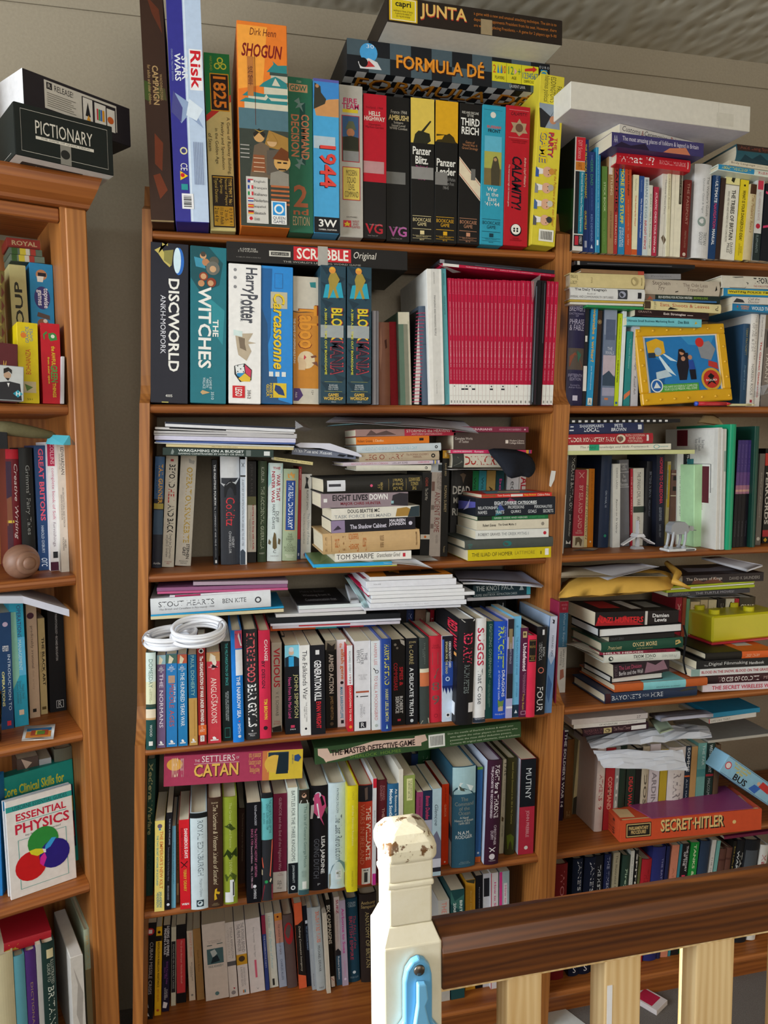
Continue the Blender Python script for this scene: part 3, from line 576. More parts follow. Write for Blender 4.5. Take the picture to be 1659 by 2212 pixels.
topbox(MID,(750,151),(1187,204),z_games,.060,.21,'20242a',chk+chkL+[
 O('4aa0d8',.1,.62,.30),P('d8d8d8',[(.06,.1),(.05,.3),(.1,.45),(.14,.35),(.16,.12)]),P('c03a3c',[(.08,.15),(.1,.38),(.13,.2)]),O('17171a',.075,.3,.15),T('30','e0e8f0',.09,.125,.76,.88),
 T('FORMULA D\u00c9','3a1c10',.236,.664,.2,.74,'b'),T('FORMULA D\u00c9','e2912c',.23,.66,.24,.78,'b'),
 R('d8cf2c',.70,.94,.22,.86),R('8a8420',.773,.775,.22,.86),R('8a8420',.85,.852,.22,.86),T('2','c83a2c',.705,.72,.5,.76),P('3a88b0',[(.726,.5),(.73,.8),(.738,.5)]),P('3a88b0',[(.742,.5),(.746,.8),(.754,.5)]),T('10','c83a2c',.752,.77,.5,.76),T('PLAYERS','3a3a20',.715,.762,.3,.4),T('12','3a8a50',.783,.81,.5,.76),P('d8a8a8',[(.815,.5),(.815,.72),(.828,.62)]),T('+','3a8a50',.832,.846,.52,.72),T('AGE','3a3a20',.8,.824,.34,.44),P('c8302c',[(.868,.66),(.91,.7),(.91,.65),(.932,.76),(.91,.86),(.91,.8),(.868,.74)]),T('1234567','3a70a0',.857,.937,.42,.62),T('DIFFICULTY','3a3a20',.865,.93,.28,.37),R('2a88b8',.951,.985,.42,.78),O('c8c040',.968,.6,.16),O('2a88b8',.968,.6,.12),T('E U R O','c8ccd0',.945,.995,.82,.9),T('G A M E S','c8ccd0',.945,.995,.28,.36),T('LAURENT LAVA','c8c8c8',.79,.87,.06,.16),
 T('FORMULA D\u00c9','6a3010',.065,.945,.66,.93,'L'),T('FORMULA D\u00c9','e09028',.06,.94,.68,.95,'L')],
 'chequered racing game box lying across the tops of the standing games',group='game boxes laid on the standing games')
topbox(MID,(836,46),(1214,98),z_games+.0605,.047,.2,'2a221c',[
 R('d8d4c8',0,1,0,1,'L'),R('d8b020',.012,.165,.07,.95),R('e8e0c8',.02,.157,.1,.92),R('d9c224',.026,.151,.13,.89),T('capri','1a1a1a',.045,.13,.56,.84,'b'),T('waddingtons House of Games\nA game by the makers of\nspy ring and campaign','5a5020',.035,.14,.2,.5),T('JUNTA','b8342a',.182,.442,.22,.84,'b'),T('JUNTA','e0b868',.18,.44,.26,.88,'b'),
 T('a game with a new and unusual attacking technique. The aim is to','b87030',.48,.965,.68,.84),T('depose your opponents President from his seat. However, there','b87030',.48,.965,.45,.61),T('are ways of replacing Presidents. \u2013 A game for 2 players age 9\u201390','b87030',.48,.965,.22,.38),R('9a8868',.52,.585,.0,.6),T('JUNTA','c09048',.1,.6,.2,.8,'K')],
 'dark brown presidents game box, topmost on the middle bookcase',group='game boxes laid on the standing games')
m4=upm(MID,.44,.155,z_games,.03)
volume(m4,.33,.125,.05,'box','9a9c98',[T('The','2a2a2c',.08,.26,.1,.2,'H')],'game_box','grey box standing behind the chequered game against the wall','board game')

# ---- middle bookcase, second shelf

K7,K8,K9=(300,510,5.184),(600,510,5.184),(880,540,4.608)
B2=dict(name='game_box',cat='board game',group="board games standing on the middle bookcase's second shelf",d=.2)
def b2(**k):q=dict(B2);q.update(k);return q
FOLK=[O('c89a70',.06,.35,.09),O('4a4038',.05,.35,.07),O('c89a70',.1,.6,.09),O('5a5a50',.09,.65,.13),P('3f8fa8',[(.07,.1),(.08,.35),(.14,.42),(.13,.15)]),O('b88058',.1,.42,.1),O('6a6a62',.135,.62,.19),O('c8a078',.14,.62,.09),O('8a3a24',.19,.36,.12),O('c89a70',.19,.36,.08),O('8a3a24',.225,.58,.13),O('c89a70',.23,.56,.08),O('c08a60',.235,.3,.09)]
row(MID,'M','B',K7,[
 (130,548,75,1862,132,'23242e','box','~~near-black game box with white serif title and a blue disc',[P('c0b060',[(.05,.1),(.07,.2),(.12,.35),(.15,.5),(.13,.55),(.08,.4),(.04,.3),(.0,.3),(.02,.45),(.0,.45)]),P('8a8448',[(.05,.35),(.04,.6),(.14,.55),(.11,.35)]),O('2a6ac0',.11,.74,.085,.14),O('cfe6f0',.105,.70,.08,.10),T('DISCWORLD','w',.22,.80,.47,.76,'b'),T('ANKH-MORPORK','d8d8e0',.325,.69,.26,.40),T('4005','w',.945,.962,.4,.58,'H'),R('b8b060',.992,.999,.3,.48)],b2(Y=-.01)),
 (575,975,115,1870,577,'20707c','box','~~deep teal game box with white serif title under a crowd of hatted heads',[P('185058',[(.0,.0),(.2,0),(.3,.3),(.24,.8),(.1,.9),(0,.5)]),P('2f8a94',[(.3,.4),(.5,.5),(.62,.9),(.4,.95)])]+FOLK+[T('WITCHES','w',.255,.775,.22,.58,'b'),T('THE','w',.46,.57,.62,.78,'b'),T('A GAME BY\nMARTIN\nWALLACE','c8dce0',.83,.91,.35,.6),P('c0a070',[(.915,.34),(.93,.55),(.945,.34),(.93,.28)]),T('3510','c8dce0',.925,.975,.58,.66)],b2(Y=-.01)),
 (1005,1365,310,1885,1005,'e9e7e3','box','~~white game box with grey lightning-style title, a castle and a dice',[T('Harry','4a4c54',.025,.21,.42,.88,'b'),T('Potter','4a4c54',.215,.42,.36,.9,'b'),T('HOGWARTS','8a8c90',.25,.41,.35,.43),O('8a8a8c',.045,.2,.05),O('8a8a8c',.1,.2,.05),O('8a8a8c',.165,.2,.05),P('b8a890',[(.5,.2),(.49,.75),(.55,.6),(.56,.85),(.57,.6),(.62,.7),(.69,.55),(.65,.3),(.59,.25)]),P('7a6a58',[(.52,.3),(.53,.5),(.57,.5),(.62,.55),(.6,.35)]),P('cfe0dc',[(.47,.15),(.48,.42),(.52,.42),(.51,.15)]),P('2a2a2c',[(.72,.3),(.71,.5),(.755,.72),(.83,.7),(.845,.35),(.79,.18),(.73,.17)]),P('e0e2e0',[(.73,.2),(.715,.46),(.775,.5),(.79,.24)]),P('c83a5a',[(.718,.5),(.758,.7),(.81,.68),(.778,.52)]),P('e0b83a',[(.78,.5),(.812,.68),(.84,.66),(.84,.4),(.82,.3)]),P('2f8ac0',[(.78,.26),(.78,.5),(.81,.36),(.8,.26)])]+[O('1a1a1a',.73+.02*i,.28+.09*j,.018)for i in range(3)for j in range(3)if(i+j)%2==0]+[R('c8242c',.872,.96,.12,.5),T('LEGO','w',.885,.948,.2,.42,'b'),T('3862','3a3a3c',.9,.965,.58,.68)],b2(Y=-.01)),
 (1368,1722,335,1890,1368,'2a86cf','box','~~blue game box with yellow flourished title and a blue knight tile',[P('1f5f9a',[(.02,0),(.02,.35),(.5,.3),(.75,0)]),P('24507a',[(.3,0),(.42,.2),(.8,.25),(.8,0)]),R('24507a',.80,1),P('2a86cf',[(.8,.5),(.8,1),(1,1),(.97,.55)]),R('2f6aa8',.05,.16,.42,.68),R('2a86cf',.055,.155,.44,.66),R('b9b49a',.185,.305,.3,.82),T('Carcassonne','3a3010',.2,.75,.37,.74,'bi'),T('Carcassonne','e0c02c',.197,.745,.385,.75,'bi')]+[R('d8dcd8',.765,.8,.25+.2*i,.38+.2*i)for i in range(3)]+[R('d8b82c',.848,.955,.38,.8),P('223a6a',[(.86,.45),(.87,.6),(.9,.7),(.94,.75),(.93,.55),(.9,.42)]),T('HANS IM\nGL\u00dcCK','d8b82c',.85,.955,.17,.36,'b')],b2(Y=-.008)),
],Y=-.01)
BM=[P('1a3340',[(i*.06,(i%2)*.5),(i*.06+.03,(i%2)*.5+.5),(i*.06+.07,(i%2)*.5+.25)])for i in range(16)]+[P('2a9fb8',[(.14,.2),(.12,.8),(.23,.9),(.235,.1)]),P('a08a3a',[(.06,.38),(.05,.6),(.1,.75),(.16,.6),(.23,.72),(.235,.62),(.17,.5),(.235,.35),(.24,.28),(.15,.35),(.1,.3)]),O('d8903a',.035,.46,.13),P('e0b030',[(.03,.36),(.01,.44),(.03,.56)]),T('BLOCK','b83040',.305,.545,.40,.88,'b'),T('BLOCK','d8c428',.307,.54,.42,.85,'b'),T('MANIA','c03a44',.545,.79,.38,.9,'b'),T('MANIA','2a2030',.55,.785,.42,.85,'b'),R('9aa0a0',.43,.52,0,.9),T('A 2000 A.D. TIME OUT BOARDGAME','c8c43a',.31,.79,.16,.25,'b'),R('a8a850',.84,.842,.15,.85),T('BOARDGAME\nFOR 2 PLAYERS\nAGE 14 - ADULT','c8d0d0',.86,.9,.3,.7,'H'),R('a8a850',.91,.912,.15,.85),T('GAMES\nWORKSHOP','e0b848',.925,.975,.12,.88,'Hb'),T('00024','c8d0d0',.985,.992,.42,.6,'H')]
row(MID,'M','B',K8,[
 (172,465,450,1890,172,'c8822a','box','~~orange and beige party game box with a winking face',[R('c9c0ae',0,.27),P('3a3430',[(.27,0),(.28,.2),(.262,.95),(.262,1),(.27,1),(.285,.2),(.28,0)]),P('2a8080',[(.045,.62),(.04,.85),(.085,.86),(.082,.66)]),T('Taboo','7a2a14',.22,.565,.18,.95,'b'),T('Taboo','e0942c',.225,.56,.22,.9,'b'),T('THE GAME OF UNSPEAKABLE FUN!','e8e0d0',.33,.68,.01,.09,'b'),O('e0c8a0',.65,.5,.33),P('7a4a38',[(.62,.66),(.61,.85),(.625,.9),(.635,.7)]),P('7a4a38',[(.67,.7),(.66,.9),(.7,.95)]),P('c83a4a',[(.61,.42),(.63,.5),(.66,.38),(.64,.4)]),P('d8b890',[(.63,.2),(.64,.4),(.68,.5),(.73,.45),(.73,.2)]),R('c9c0ae',.875,1),P('4a3068',[(.875,0),(.875,.25),(.93,.38),(.975,.2),(.975,0)]),T('12+','3a3430',.89,.925,.7,.78),T('Adult','e0d8e8',.905,.95,.08,.16)],b2(d=.16)),
 (480,762,325,1890,478,'23414f','box','~~dark blue warrior game box next to the orange party game, taped across',BM,b2(Y=-.03)),
 (775,1045,340,1890,778,'23414f','box','~~dark blue warrior game box next to the grey booklets, taped lower down',BM,b2(Y=-.03)),
 (1060,1130,835,1895,1060,'8f8d96','pam','~~thin grey booklets pressed together beside the dark blue boxes',[R('b8b6bc',0,1,.3,.45),R('6a6870',0,1,.6,.7)],dict(d=.14)),
 (1135,1260,965,1895,1125,'8a5a45','hb','~~worn brown cloth hardback between grey booklets and a red book',[P('4a2418',[(.22,.5),(.32,.6),(.3,.75),(.2,.7)]),P('a87860',[(.0,.2),(.3,.3),(.6,.15),(.4,.05)])],dict(Y=.03,mat='matt')),
 (1265,1370,962,1890,1240,'8c2229','hb','~~plain dark red cloth hardback next to a ragged notebook',[],dict(Y=.03,mat='matt')),
 (1375,1500,850,1900,1345,'5f7a68','pb','~~ragged green-spined exercise pad with bare cream pages, second shelf',[R('d8d2bc',0,.13),R('8a8a78',.13,1,.45,.8),R('c8c2ac',.1,1,.82,1)],dict(Y=.01,cat='notebook',name='exercise_pad')),
],Y=.0)
u1,z1=hitY(MID,880+80/4.608,540+1545/4.608,.0);u2,zt=hitY(MID,880+40/4.608,540+590/4.608,.0)
nb=empty('spiral_notebook',MID.W(u1-.004,.0,ZS['B']+.0015),Matrix.Rotation(.055,3,'Y'));tag(nb,'white notebook bound by a pink wire spiral, second shelf','notebook')
hN=zt-ZS['B']-.002
MB().box(0,.002,.004,.17,0,hN,'1c1c20').build('cover','card',nb);MB().box(.0026,.0125,.004,.168,.001,hN-.002,'e6e2dc').build('page_block','pages',nb);MB().box(.0131,.015,.004,.17,0,hN,'1c1c20').build('cover','card',nb)
for i in range(26):
 m=MB();zz=.006+i*(hN-.012)/25;m.tube([(.0075+.0095*math.cos(a),.003+.006*math.sin(a),zz+.001*math.cos(a))for a in np.arange(10)*math.pi/5],.0007,5,True,'c83a60');m.build('wire_ring','plastic',nb)
row(MID,'M','B',K9,[
 (150,215,560,1550,110,'4a586a','hb','~~slate blue ring folder beside the spiral notebook, second shelf',[R('3a4858',.38,.39)],dict(Y=.0,cat='folder',name='folder',d=.17)),
 (225,370,185,1550,190,'e4e2dc','box','~~white slipcase of course books lettered managing and managing people',[R('d2d0ca',0,1,.28,.82),T('B835/B782/B820','6a6a68',.025,.11,.46,.52),T('MANAGING AND MANAGING PEOPLE','3a3a3a',.195,.49,.44,.56),T('The Open University','5a5a58',.82,.92,.46,.53)],dict(Y=-.015,cat='slipcase',name='slipcase',d=.21)),
 (375,422,185,1548,335,'5aa0a8','pb','module activities',[T('B835/B782/B820','2a4a50',.035,.12,.4,.6),T('MODULE ACTIVITIES','1f3a40',.2,.335,.38,.66),T('The Open University','2a4a50',.82,.92,.4,.6)],dict(Y=-.012,d=.2)),
],Y=0)
JT=[R('e4e2dc',.835,1),T('palgrave macmillan','d8a8b4',.02,.115,.35,.62),R('d07a90',.12,.122,.2,.8),T('JOURNAL OF THE OPERATIONAL RESEARCH SOCIETY','e8ccd4',.185,.45,.36,.62),T('VOLUME 63 NUMBER 4 APRIL 2012','e8ccd4',.49,.70,.36,.62),T('PAGES 425-568','d8a8b4',.72,.80,.36,.6),R('b8b6b0',.925,.927,.1,.9),R('8a8884',.965,.985,.35,.65)]
tops=[400,440,468,497,525,563,600,637,675,708,748,785,825,862,900,945,985,1015,1045,1092,1130,1185,1228,1265]
jit=[]
JL=dict(label='thin crimson society journal with a white foot, in the long matching run',group='matching crimson journals on the second shelf',cat='journal',name='journal',Y=-.012,d=.2)
ORDW='first second third fourth fifth sixth seventh eighth ninth tenth eleventh twelfth thirteenth fourteenth fifteenth sixteenth seventeenth eighteenth nineteenth twentieth twenty-first twenty-second twenty-third'.split()
for i in range(23):
 a,b_=tops[i],tops[i+1];bot=lambda x:420+(x-400)*(1228-420)/(1265-400)
 dots=[R('1a1a2a',.868,.88,.05,.95)]if i in(4,5,7,12,15)else[]
 if i in(1,5,6,12,15,19):dots=dots+[O('1a1a2a',.851,.5,.2)]
 jit.append((bot(a),bot(b_)-1,278+i*1.3+(i*7%5),1548,a,'b6163c','jn','journal',JT+dots,dict(JL,label=f'{ORDW[i]} thin crimson journal counted from the teal booklet, in the long matching run')))
for i in range(3):jit.append((1335+i*37,1370+i*37,310+i*3,1545,1390+i*40,'b6163c','jn','journal',JT,dict(JL,label=f'{ORDW[i]} of the three crimson journals after the black wrapped ones, second shelf')))
row(MID,'M','B',K9,jit)
row(MID,'M','B',K9,[
 (1235,1284,300,1545,1282,'17171b','jn','~~black film-wrapped journal near the end of the crimson run',[R('7a8a98',.05,.98,.1,.2),R('4a2a3a',.3,1,.6,.68)],dict(Y=-.02,d=.19,mat='gloss',name='journal')),  # long pale strip is the sheen of the film, painted on
 (1286,1331,305,1545,1336,'1b1a1f','jn','~~black wrapped journal with a plum stripe touching the last crimson three',[R('5a6068',.02,.5,.7,.85)],dict(Y=-.014,d=.19,mat='gloss',name='journal')),  # grey strip is film sheen put into the print colour
])
stack(MID,'M','B',K9,[
 (350,158,1470,270,130,'b6163c','jn','~~crimson journal lying in clear film over the upright crimson run',[R('dcd8d2',0,.14),T('VOLUME 63 NUMBER 3 MARCH 2012    PAGES 289-424','e8ccd4',.2,.45,.3,.65),T('JOURNAL OF THE OPERATIONAL RESEARCH SOCIETY','e8ccd4',.5,.8,.3,.65),T('palgrave','d8a8b4',.86,.96,.3,.65)],dict(d=.19,tk=1,free=1)),
 (320,128,1465,238,92,'2a2a30','jn','~~dark film-wrapped journal lying topmost under the top shelf board',[R('8a8a90',0,.04),R('6a6a74',.3,.7,.2,.3)],dict(d=.19,mat='gloss',tk=1,gap=.001)),
],Y=-.015)
m=MB();g0=[hitY(MID,880+x/4.608,540+y/4.608,-.03)for x,y in((300,135),(470,215),(575,195),(430,150))]
m.face([MID.W(u,-.03+.012*i,z)for i,(u,z)in enumerate(g0)],'b8b8bc');tag(m.build('film_wrap','film'),'loose corner of clear film hanging over the teal booklet','film wrap')
m=MB();g0=[hitY(MID,880+x/4.608,540+y/4.608,-.024)for x,y in((1228,310),(1335,240),(1330,300),(1262,520))]
m.face([MID.W(u,-.026+.004*i,z)for i,(u,z)in enumerate(g0)],'c8c8cc');tag(m.build('film_wrap','film'),'torn flap of clear film on top of the black journals','film wrap')
stack(MID,'M','B',(300,510,5.184),[
 (985,280,3010,384,55,'1f1d1c','box','~~long black word game box lying over the white and blue games',[R('c8282f',.357,.675,.22,.92),T('SCRABBLE','ece6da',.375,.66,.3,.86,'b'),T('Original','d8d2c6',.69,.82,.36,.82,'i'),R('c9c5ba',.225,.34,.36,.64),R('1f1d1c',.235,.33,.42,.58),T("SPEAR'S GAMES",'c9c5ba',.24,.325,.45,.55),T('A GAME FOR\n2 TO 4 PLAYERS','c9c5ba',.06,.165,.5,.7),T("\u00a9 1988 J.W. SPEAR & SONS PLC",'8a8680',.05,.18,.2,.27),T("THE WORLD'S LEADING WORD GAME",'b0aca2',.3,.73,.08,.17),R('a8a49c',.49,.545,.0,1)],dict(d=.2,name='game_box',cat='board game',tk=1)),
],Y=-.012)

# ---- middle bookcase, third shelf

C1,C2,C3=(300,870,4.366),(630,870,5.027),(920,870,5.184)
row(MID,'M','C',C1,[
 (125,215,510,1560,155,'2c303c','hb','tail gunner',[R('40628c',0,.38),R('a89a4a',.42,.47),R('40566e',.48,.7),T('TAIL GUNNER','d8a43a',.07,.42,.42,.86,'b'),T('A BOMBER AT WAR','1a2438',.08,.33,.18,.3),T('Airlife','d0d0d0',.95,.97,.1,.85,'H')]),
 (218,330,505,1555,258,'d3cfc3','hb','beyond hell and back',[T('BEYOND','1e1c1c',.075,.285,.3,.82,'b'),T('HELL','b8282c',.295,.42,.3,.8,'b'),T('AND BACK','1e1c1c',.435,.69,.3,.82,'b'),T('Dwight Jon Zimmerman\nand John D. Gresham','3a3838',.7,.92,.2,.75),T("ST. MARTIN'S\nPRESS",'9a3a30',.945,.975,.2,.8,'H'),R('b03038',.03,.05,.4,.65)]),
 (342,490,500,1545,398,'d9d6cd','hb','operation snakebite in gold',[P('b0b0ae',[(.03,.5),(.07,.55),(.08,.85),(.05,.9)]),T('OPERATION','c9ab4e',.11,.46,.42,.8,'b'),T('SNAKEBITE','c9ab4e',.47,.79,.42,.8,'b'),T('STEPHEN\nGREY','2e2c2c',.80,.935,.42,.85,'b'),T('PENGUIN\nVIKING','6a6866',.95,.985,.25,.8,'H')]),
 (705,750,540,1530,690,'15181f','pb','the fighting fourth',[T('THE FIGHTING FOURTH','e2e4e6',.045,.43,.3,.72,'b'),T('No. 4 COMMANDO AT WAR 1940-45','c2c6cc',.445,.82,.32,.66),T('JAMES DUNNING','9aa0a8',.83,.93,.35,.6),R('d8d8d8',.955,.985,.35,.72)],dict(d=.15)),
 (775,955,505,1530,765,'33363d','hb','~grey and white hardback with long red one-word lettering',[R('dcdee0',0,.2),P('c4c8cc',[(.2,0),(.2,1),(.26,.8),(.24,.5),(.28,.2),(.25,0)]),P('1e2024',[(.27,.2),(.21,.55),(.24,.62),(.26,.8),(.36,.8),(.38,.2)]),T('Colditz','d23a44',.38,.64,.28,.74),T('HENRY\nCHANCELLOR','c6c8cc',.69,.895,.42,.7)]),
 (957,1005,535,1530,957,'c3ccd6','pb','history of fortification',[P('3a3f48',[(.03,.25),(.07,.75),(.075,.7),(.035,.2)]),P('3a3f48',[(.03,.75),(.07,.25),(.075,.3),(.035,.8)]),R('2a2a2a',.15,.165,0,1),T('A HISTORY OF FORTIFICATION FROM 3000 BC TO AD 1700','3f4a5a',.19,.82,.3,.7),P('3a4450',[(.87,0),(.85,.5),(.88,1),(1,1),(1,0)])]),
 (1006,1020,510,1530,1006,'e2e2e0','pam','~thin white stapled booklet between fortification and soup books',[]),
 (1024,1105,555,1510,1024,'1f1e1d','pb','learning to eat soup',[R('6a6a48',.345,.43),R('cfcac0',.43,.895),T('J O H N  A.  N A G L','4e4a48',.03,.33,.3,.62),T('Learning to Eat Soup with a Knife','b02a34',.43,.87,.52,.78,'b'),T('Counterinsurgency Lessons from\nMalaya and Vietnam','7a7670',.5,.85,.16,.45)]),
 (1118,1200,552,1505,1125,'3b4b36','hb','the accidental guerrilla',[T('KILCULLEN','d2d6c6',.06,.21,.38,.68),T('THE ACCIDENTAL GUERRILLA','b9c2aa',.25,.87,.34,.72),T('HURST','d2d6c6',.905,.92,.2,.8,'H')]),
 (1208,1345,572,1500,1222,'d9e6e6','hb','the war that never was',[P('9fd0d0',[(0,0),(0,1),(.1,.9),(.2,.2),(.25,0)]),T('THE','a8243a',.04,.065,.3,.82,'Hb'),T('WAR THAT','a8243a',.11,.385,.56,.82,'b'),T('NEVER WAS','a8243a',.085,.4,.24,.46,'b'),T('DUFF','2e3a3c',.49,.6,.54,.76),T('HART-DAVIS','2e3a3c',.42,.67,.3,.5),P('6a5a3a',[(.7,.45),(.72,.56),(.77,.6),(.86,.65),(.88,.5),(.86,.36),(.77,.36)]),P('6a6048',[(.77,.1),(.8,.25),(.83,.2),(.82,.05)]),P('6a6048',[(.76,.75),(.78,.9),(.83,.85),(.82,.72)]),T('C','3a3a3a',.885,.915,.4,.6,'H'),T('CENTURY','6a6a6a',.94,.95,.22,.8,'H')]),
 (1350,1490,628,1495,1366,'9ba98b','hb','~sage hardback with a gold crown over a blue title plate',[P('c8924a',[(.03,.5),(.06,.6),(.05,.75),(.1,.7),(.1,.3),(.05,.25),(.06,.4)]),R('d0a85a',.118,.672,.15,.83),R('24468c',.125,.665,.18,.8),T("THE REAL 'DAD'S ARMY'",'dfe6ee',.145,.645,.34,.66,'b'),T('THE\nWAR\nDIARIES\nOF','4e5a44',.7,.8,.25,.75,'H'),T('COL\nRODNEY\nFOSTER','5e6a50',.81,.9,.12,.9,'H'),T('PENGUIN\nVIKING','d8dcc8',.93,.965,.2,.8,'H')]),
 (1491,1518,605,1480,1510,'a91f29','pb','~slim red paperback with a navy foot',[T('JEREMY HARDY','e0c0b8',.02,.25,.25,.75),R('2a3a68',.78,1),R('c8c8d0',.93,.96,.3,.7)]),
 (1525,1620,675,1475,1535,'d8d6d0','pb','the utility of force',[P('2a2a2c',[(.03,.4),(.05,.7),(.1,.6),(.17,.75),(.17,.3),(.1,.45)]),T('RUPERT SMITH','3a3a3e',.19,.42,.5,.7),T('The Utility of Force','7a8a8c',.46,.83,.55,.85),T('The Art of War in the Modern World','8a8a8a',.46,.82,.22,.38),O('b83040',.95,.5,.2)]),
])
row(MID,'M','C',C2,[
 (1390,1490,760,1635,1420,'1b1b1c','pb','~black paperback with a white stripe and orange oval near its foot',[T('CAESAR','b04a3a',.06,.16,.34,.62),T('The Civil War','c8c4bc',.18,.32,.34,.64),R('d8d4ca',.71,.765),O('d8702a',.737,.5,.13)],dict(Y=.03)),
 (1485,1615,655,1675,1515,'cabfb6','pb','ancient rome on pinkish stone',[R('c9d2d8',0,.1),R('3a444a',.02,.085,.6,.92),T('THE HISTORY AND\nCONQUESTS OF','6a5a54',.1,.29,.5,.9),T('ANCIENT ROME','8a3a34',.31,.74,.38,.82),T('NIGEL RODGERS','8a7a74',.77,.86,.55,.72),R('8a6a60',.2,.3,.1,.35),R('8f8078',.45,.5,.1,.35),R('8f8078',.65,.7,.1,.35)],dict(d=.2)),
])
row(MID,'M','C',C3,[
 (165,240,535,1725,190,'232220','pb','roman surrey under a yellow head',[R('d9a22a',0,.075),R('f0d080',.02,.06,.3,.6),T('DAVID BIRD','b9a880',.12,.24,.34,.6),T('ROMAN SURREY','c0ae82',.33,.58,.32,.7),T('Tempus','c0ae82',.9,.96,.3,.6)],dict(d=.15)),
 (265,500,765,None,290,'1f1d1b','hb','~wide black hardback with heavy white capitals behind the front stack',[P('6a5a48',[(.03,.5),(.05,.65),(.08,.6),(.16,.52),(.08,.45),(.05,.35)]),T('DEAD','d8d4ca',.19,.29,.06,.86,'Hb'),T('MEN','d8d4ca',.33,.4,.1,.6,'Hb'),T('RISEN','d8d4ca',.46,.55,.06,.9,'Hb')],dict(Y=.12,d=.1)),
 (512,595,765,None,None,'1f8a50','pb','~green slim volume, first of the small row under the dunkirk book',[T('WILLIAM','17301e',.08,.45,.35,.65)],dict(Y=.125,d=.09)),
 (598,680,765,None,None,'3f9fae','pb','~turquoise slim volume, second of the small row under the dunkirk book',[T('WILLIAM','16404a',.08,.45,.35,.65)],dict(Y=.125,d=.09)),
 (685,785,762,None,None,'c0a05c','pb','~gold slim volume in the small row under the dunkirk book',[T('AN EVIL','2a2418',.2,.55,.3,.7,'b')],dict(Y=.125,d=.09)),
 (790,880,765,None,None,'205058','pb','~dark teal slim volume with pink letters under the dunkirk book',[T('boiling','d04a9a',.1,.5,.3,.75,'b')],dict(Y=.125,d=.09)),
 (915,1045,800,None,None,'d6d8da','pb','~white thick paperback lettered of under the black cloth',[T('eofdr','3a3a40',.1,.4,.3,.7)],dict(Y=.125,d=.09)),
 (1050,1160,795,None,None,'d8d2cc','pb','~white paperback with big red capitals against the side panel',[T('ALA','b8283a',.05,.3,.15,.85,'b')],dict(Y=.125,d=.09)),
])
zC=ZS['C']
stack(MID,'M','C',C1,[
 (225,492,1270,515,422,'2a3a35','pb','wargaming on a budget',[P('7a8480',[(.07,.15),(.075,.5),(.085,.9),(.1,.5),(.09,.1)]),T('WARGAMING ON A BUDGET','d6dad8',.135,.725,.5,.86,'b'),T('GAMING CONSTRAINED BY MONEY OR SPACE','b6bcba',.135,.725,.14,.38,'b'),R('6a7470',.745,.79,.1,.9),R('cfd4d2',.91,.965,.2,.8)],dict(d=.17,tk=1)),
 (255,388,1460,420,362,'c8b98a','mag','~tan magazine spine lowest of the left magazine pile',[T('MILITARY MODELLING','5a4a2a',.35,.55,.3,.7)],dict(d=.2,tk=1)),
 (145,345,1465,385,330,'c2c6c4','mag','~pale green-grey magazine second from the bottom of the pile',[],dict(d=.2,tk=1)),
 (155,335,1475,352,315,'2f4f94','mag','~bright blue magazine in the middle of the pile',[],dict(d=.2,tk=1)),
 (145,318,1480,348,278,'cdcbe0','mag','~thick lilac-white squared pad in the magazine pile',[R('a8a8c8',.1+i*.06,.102+i*.06)for i in range(0)]or[R('b4b2cc',0,1,.48,.5)],dict(d=.19,tk=1)),
 (140,268,1490,300,225,'b8b6b8','mag','~grey-white magazine with wavy edges above the squared pad',[R('4a4648',0,.5,.35,.5)],dict(d=.2,tk=1)),
 (150,222,1465,275,200,'c6c4c4','mag','~thin white magazine with a dark cover near the pile top',[R('2a2a30',.1,.5,.5,1)],dict(d=.2,tk=1)),
 (245,185,1475,240,140,'d9dade','mag','~white-edged magazine topmost of the left pile, dark cover',[R('222838',.0,1,.6,1)],dict(d=.2,tk=1)),
],Y=.012)
m=MB();P_=[hitY(MID,300+x/4.366,870+y/4.366,.0)for x,y in((1475,170),(1560,190),(1635,250),(1580,275),(1475,250))]
c0=np.mean([MID.W(u,.0,z)for u,z in P_],0)+np.array([0,-.012,0]);q_=[MID.W(u,.0+.014*(i%2),z)for i,(u,z)in enumerate(P_)]
for i in range(5):m.face([q_[i],q_[(i+1)%5],c0],'6a6264')
tag(m.build('plastic_wrapper','film'),'crumpled clear wrapper end sticking out of the magazine pile','wrapper')
stack(MID,'M','C',C2,[
 (0,560,695,615,485,'787e8e','hb','with pike and musket',[T('With Pike and Musket','dfe2e6',.02,.62,.38,.86,'b'),P('1f222a',[(.7,.3),(.74,.6),(.85,.5),(.8,.2)]),R('1f222a',.86,.96,.25,.8)],dict(d=.16,tk=1)),
],Y=.05)
stack(MID,'M','C',C1,[(1272,520,1640,610,490,'cdbf86','pb',"whizzkid's handbook",[T("Whizzkid's Handbook",'2a2a20',.05,.6,.3,.75,'i'),T('Peter Eldin','8a7a4a',.68,.95,.3,.7,'i')],dict(tk=1.6,d=.11))],Y=.04)
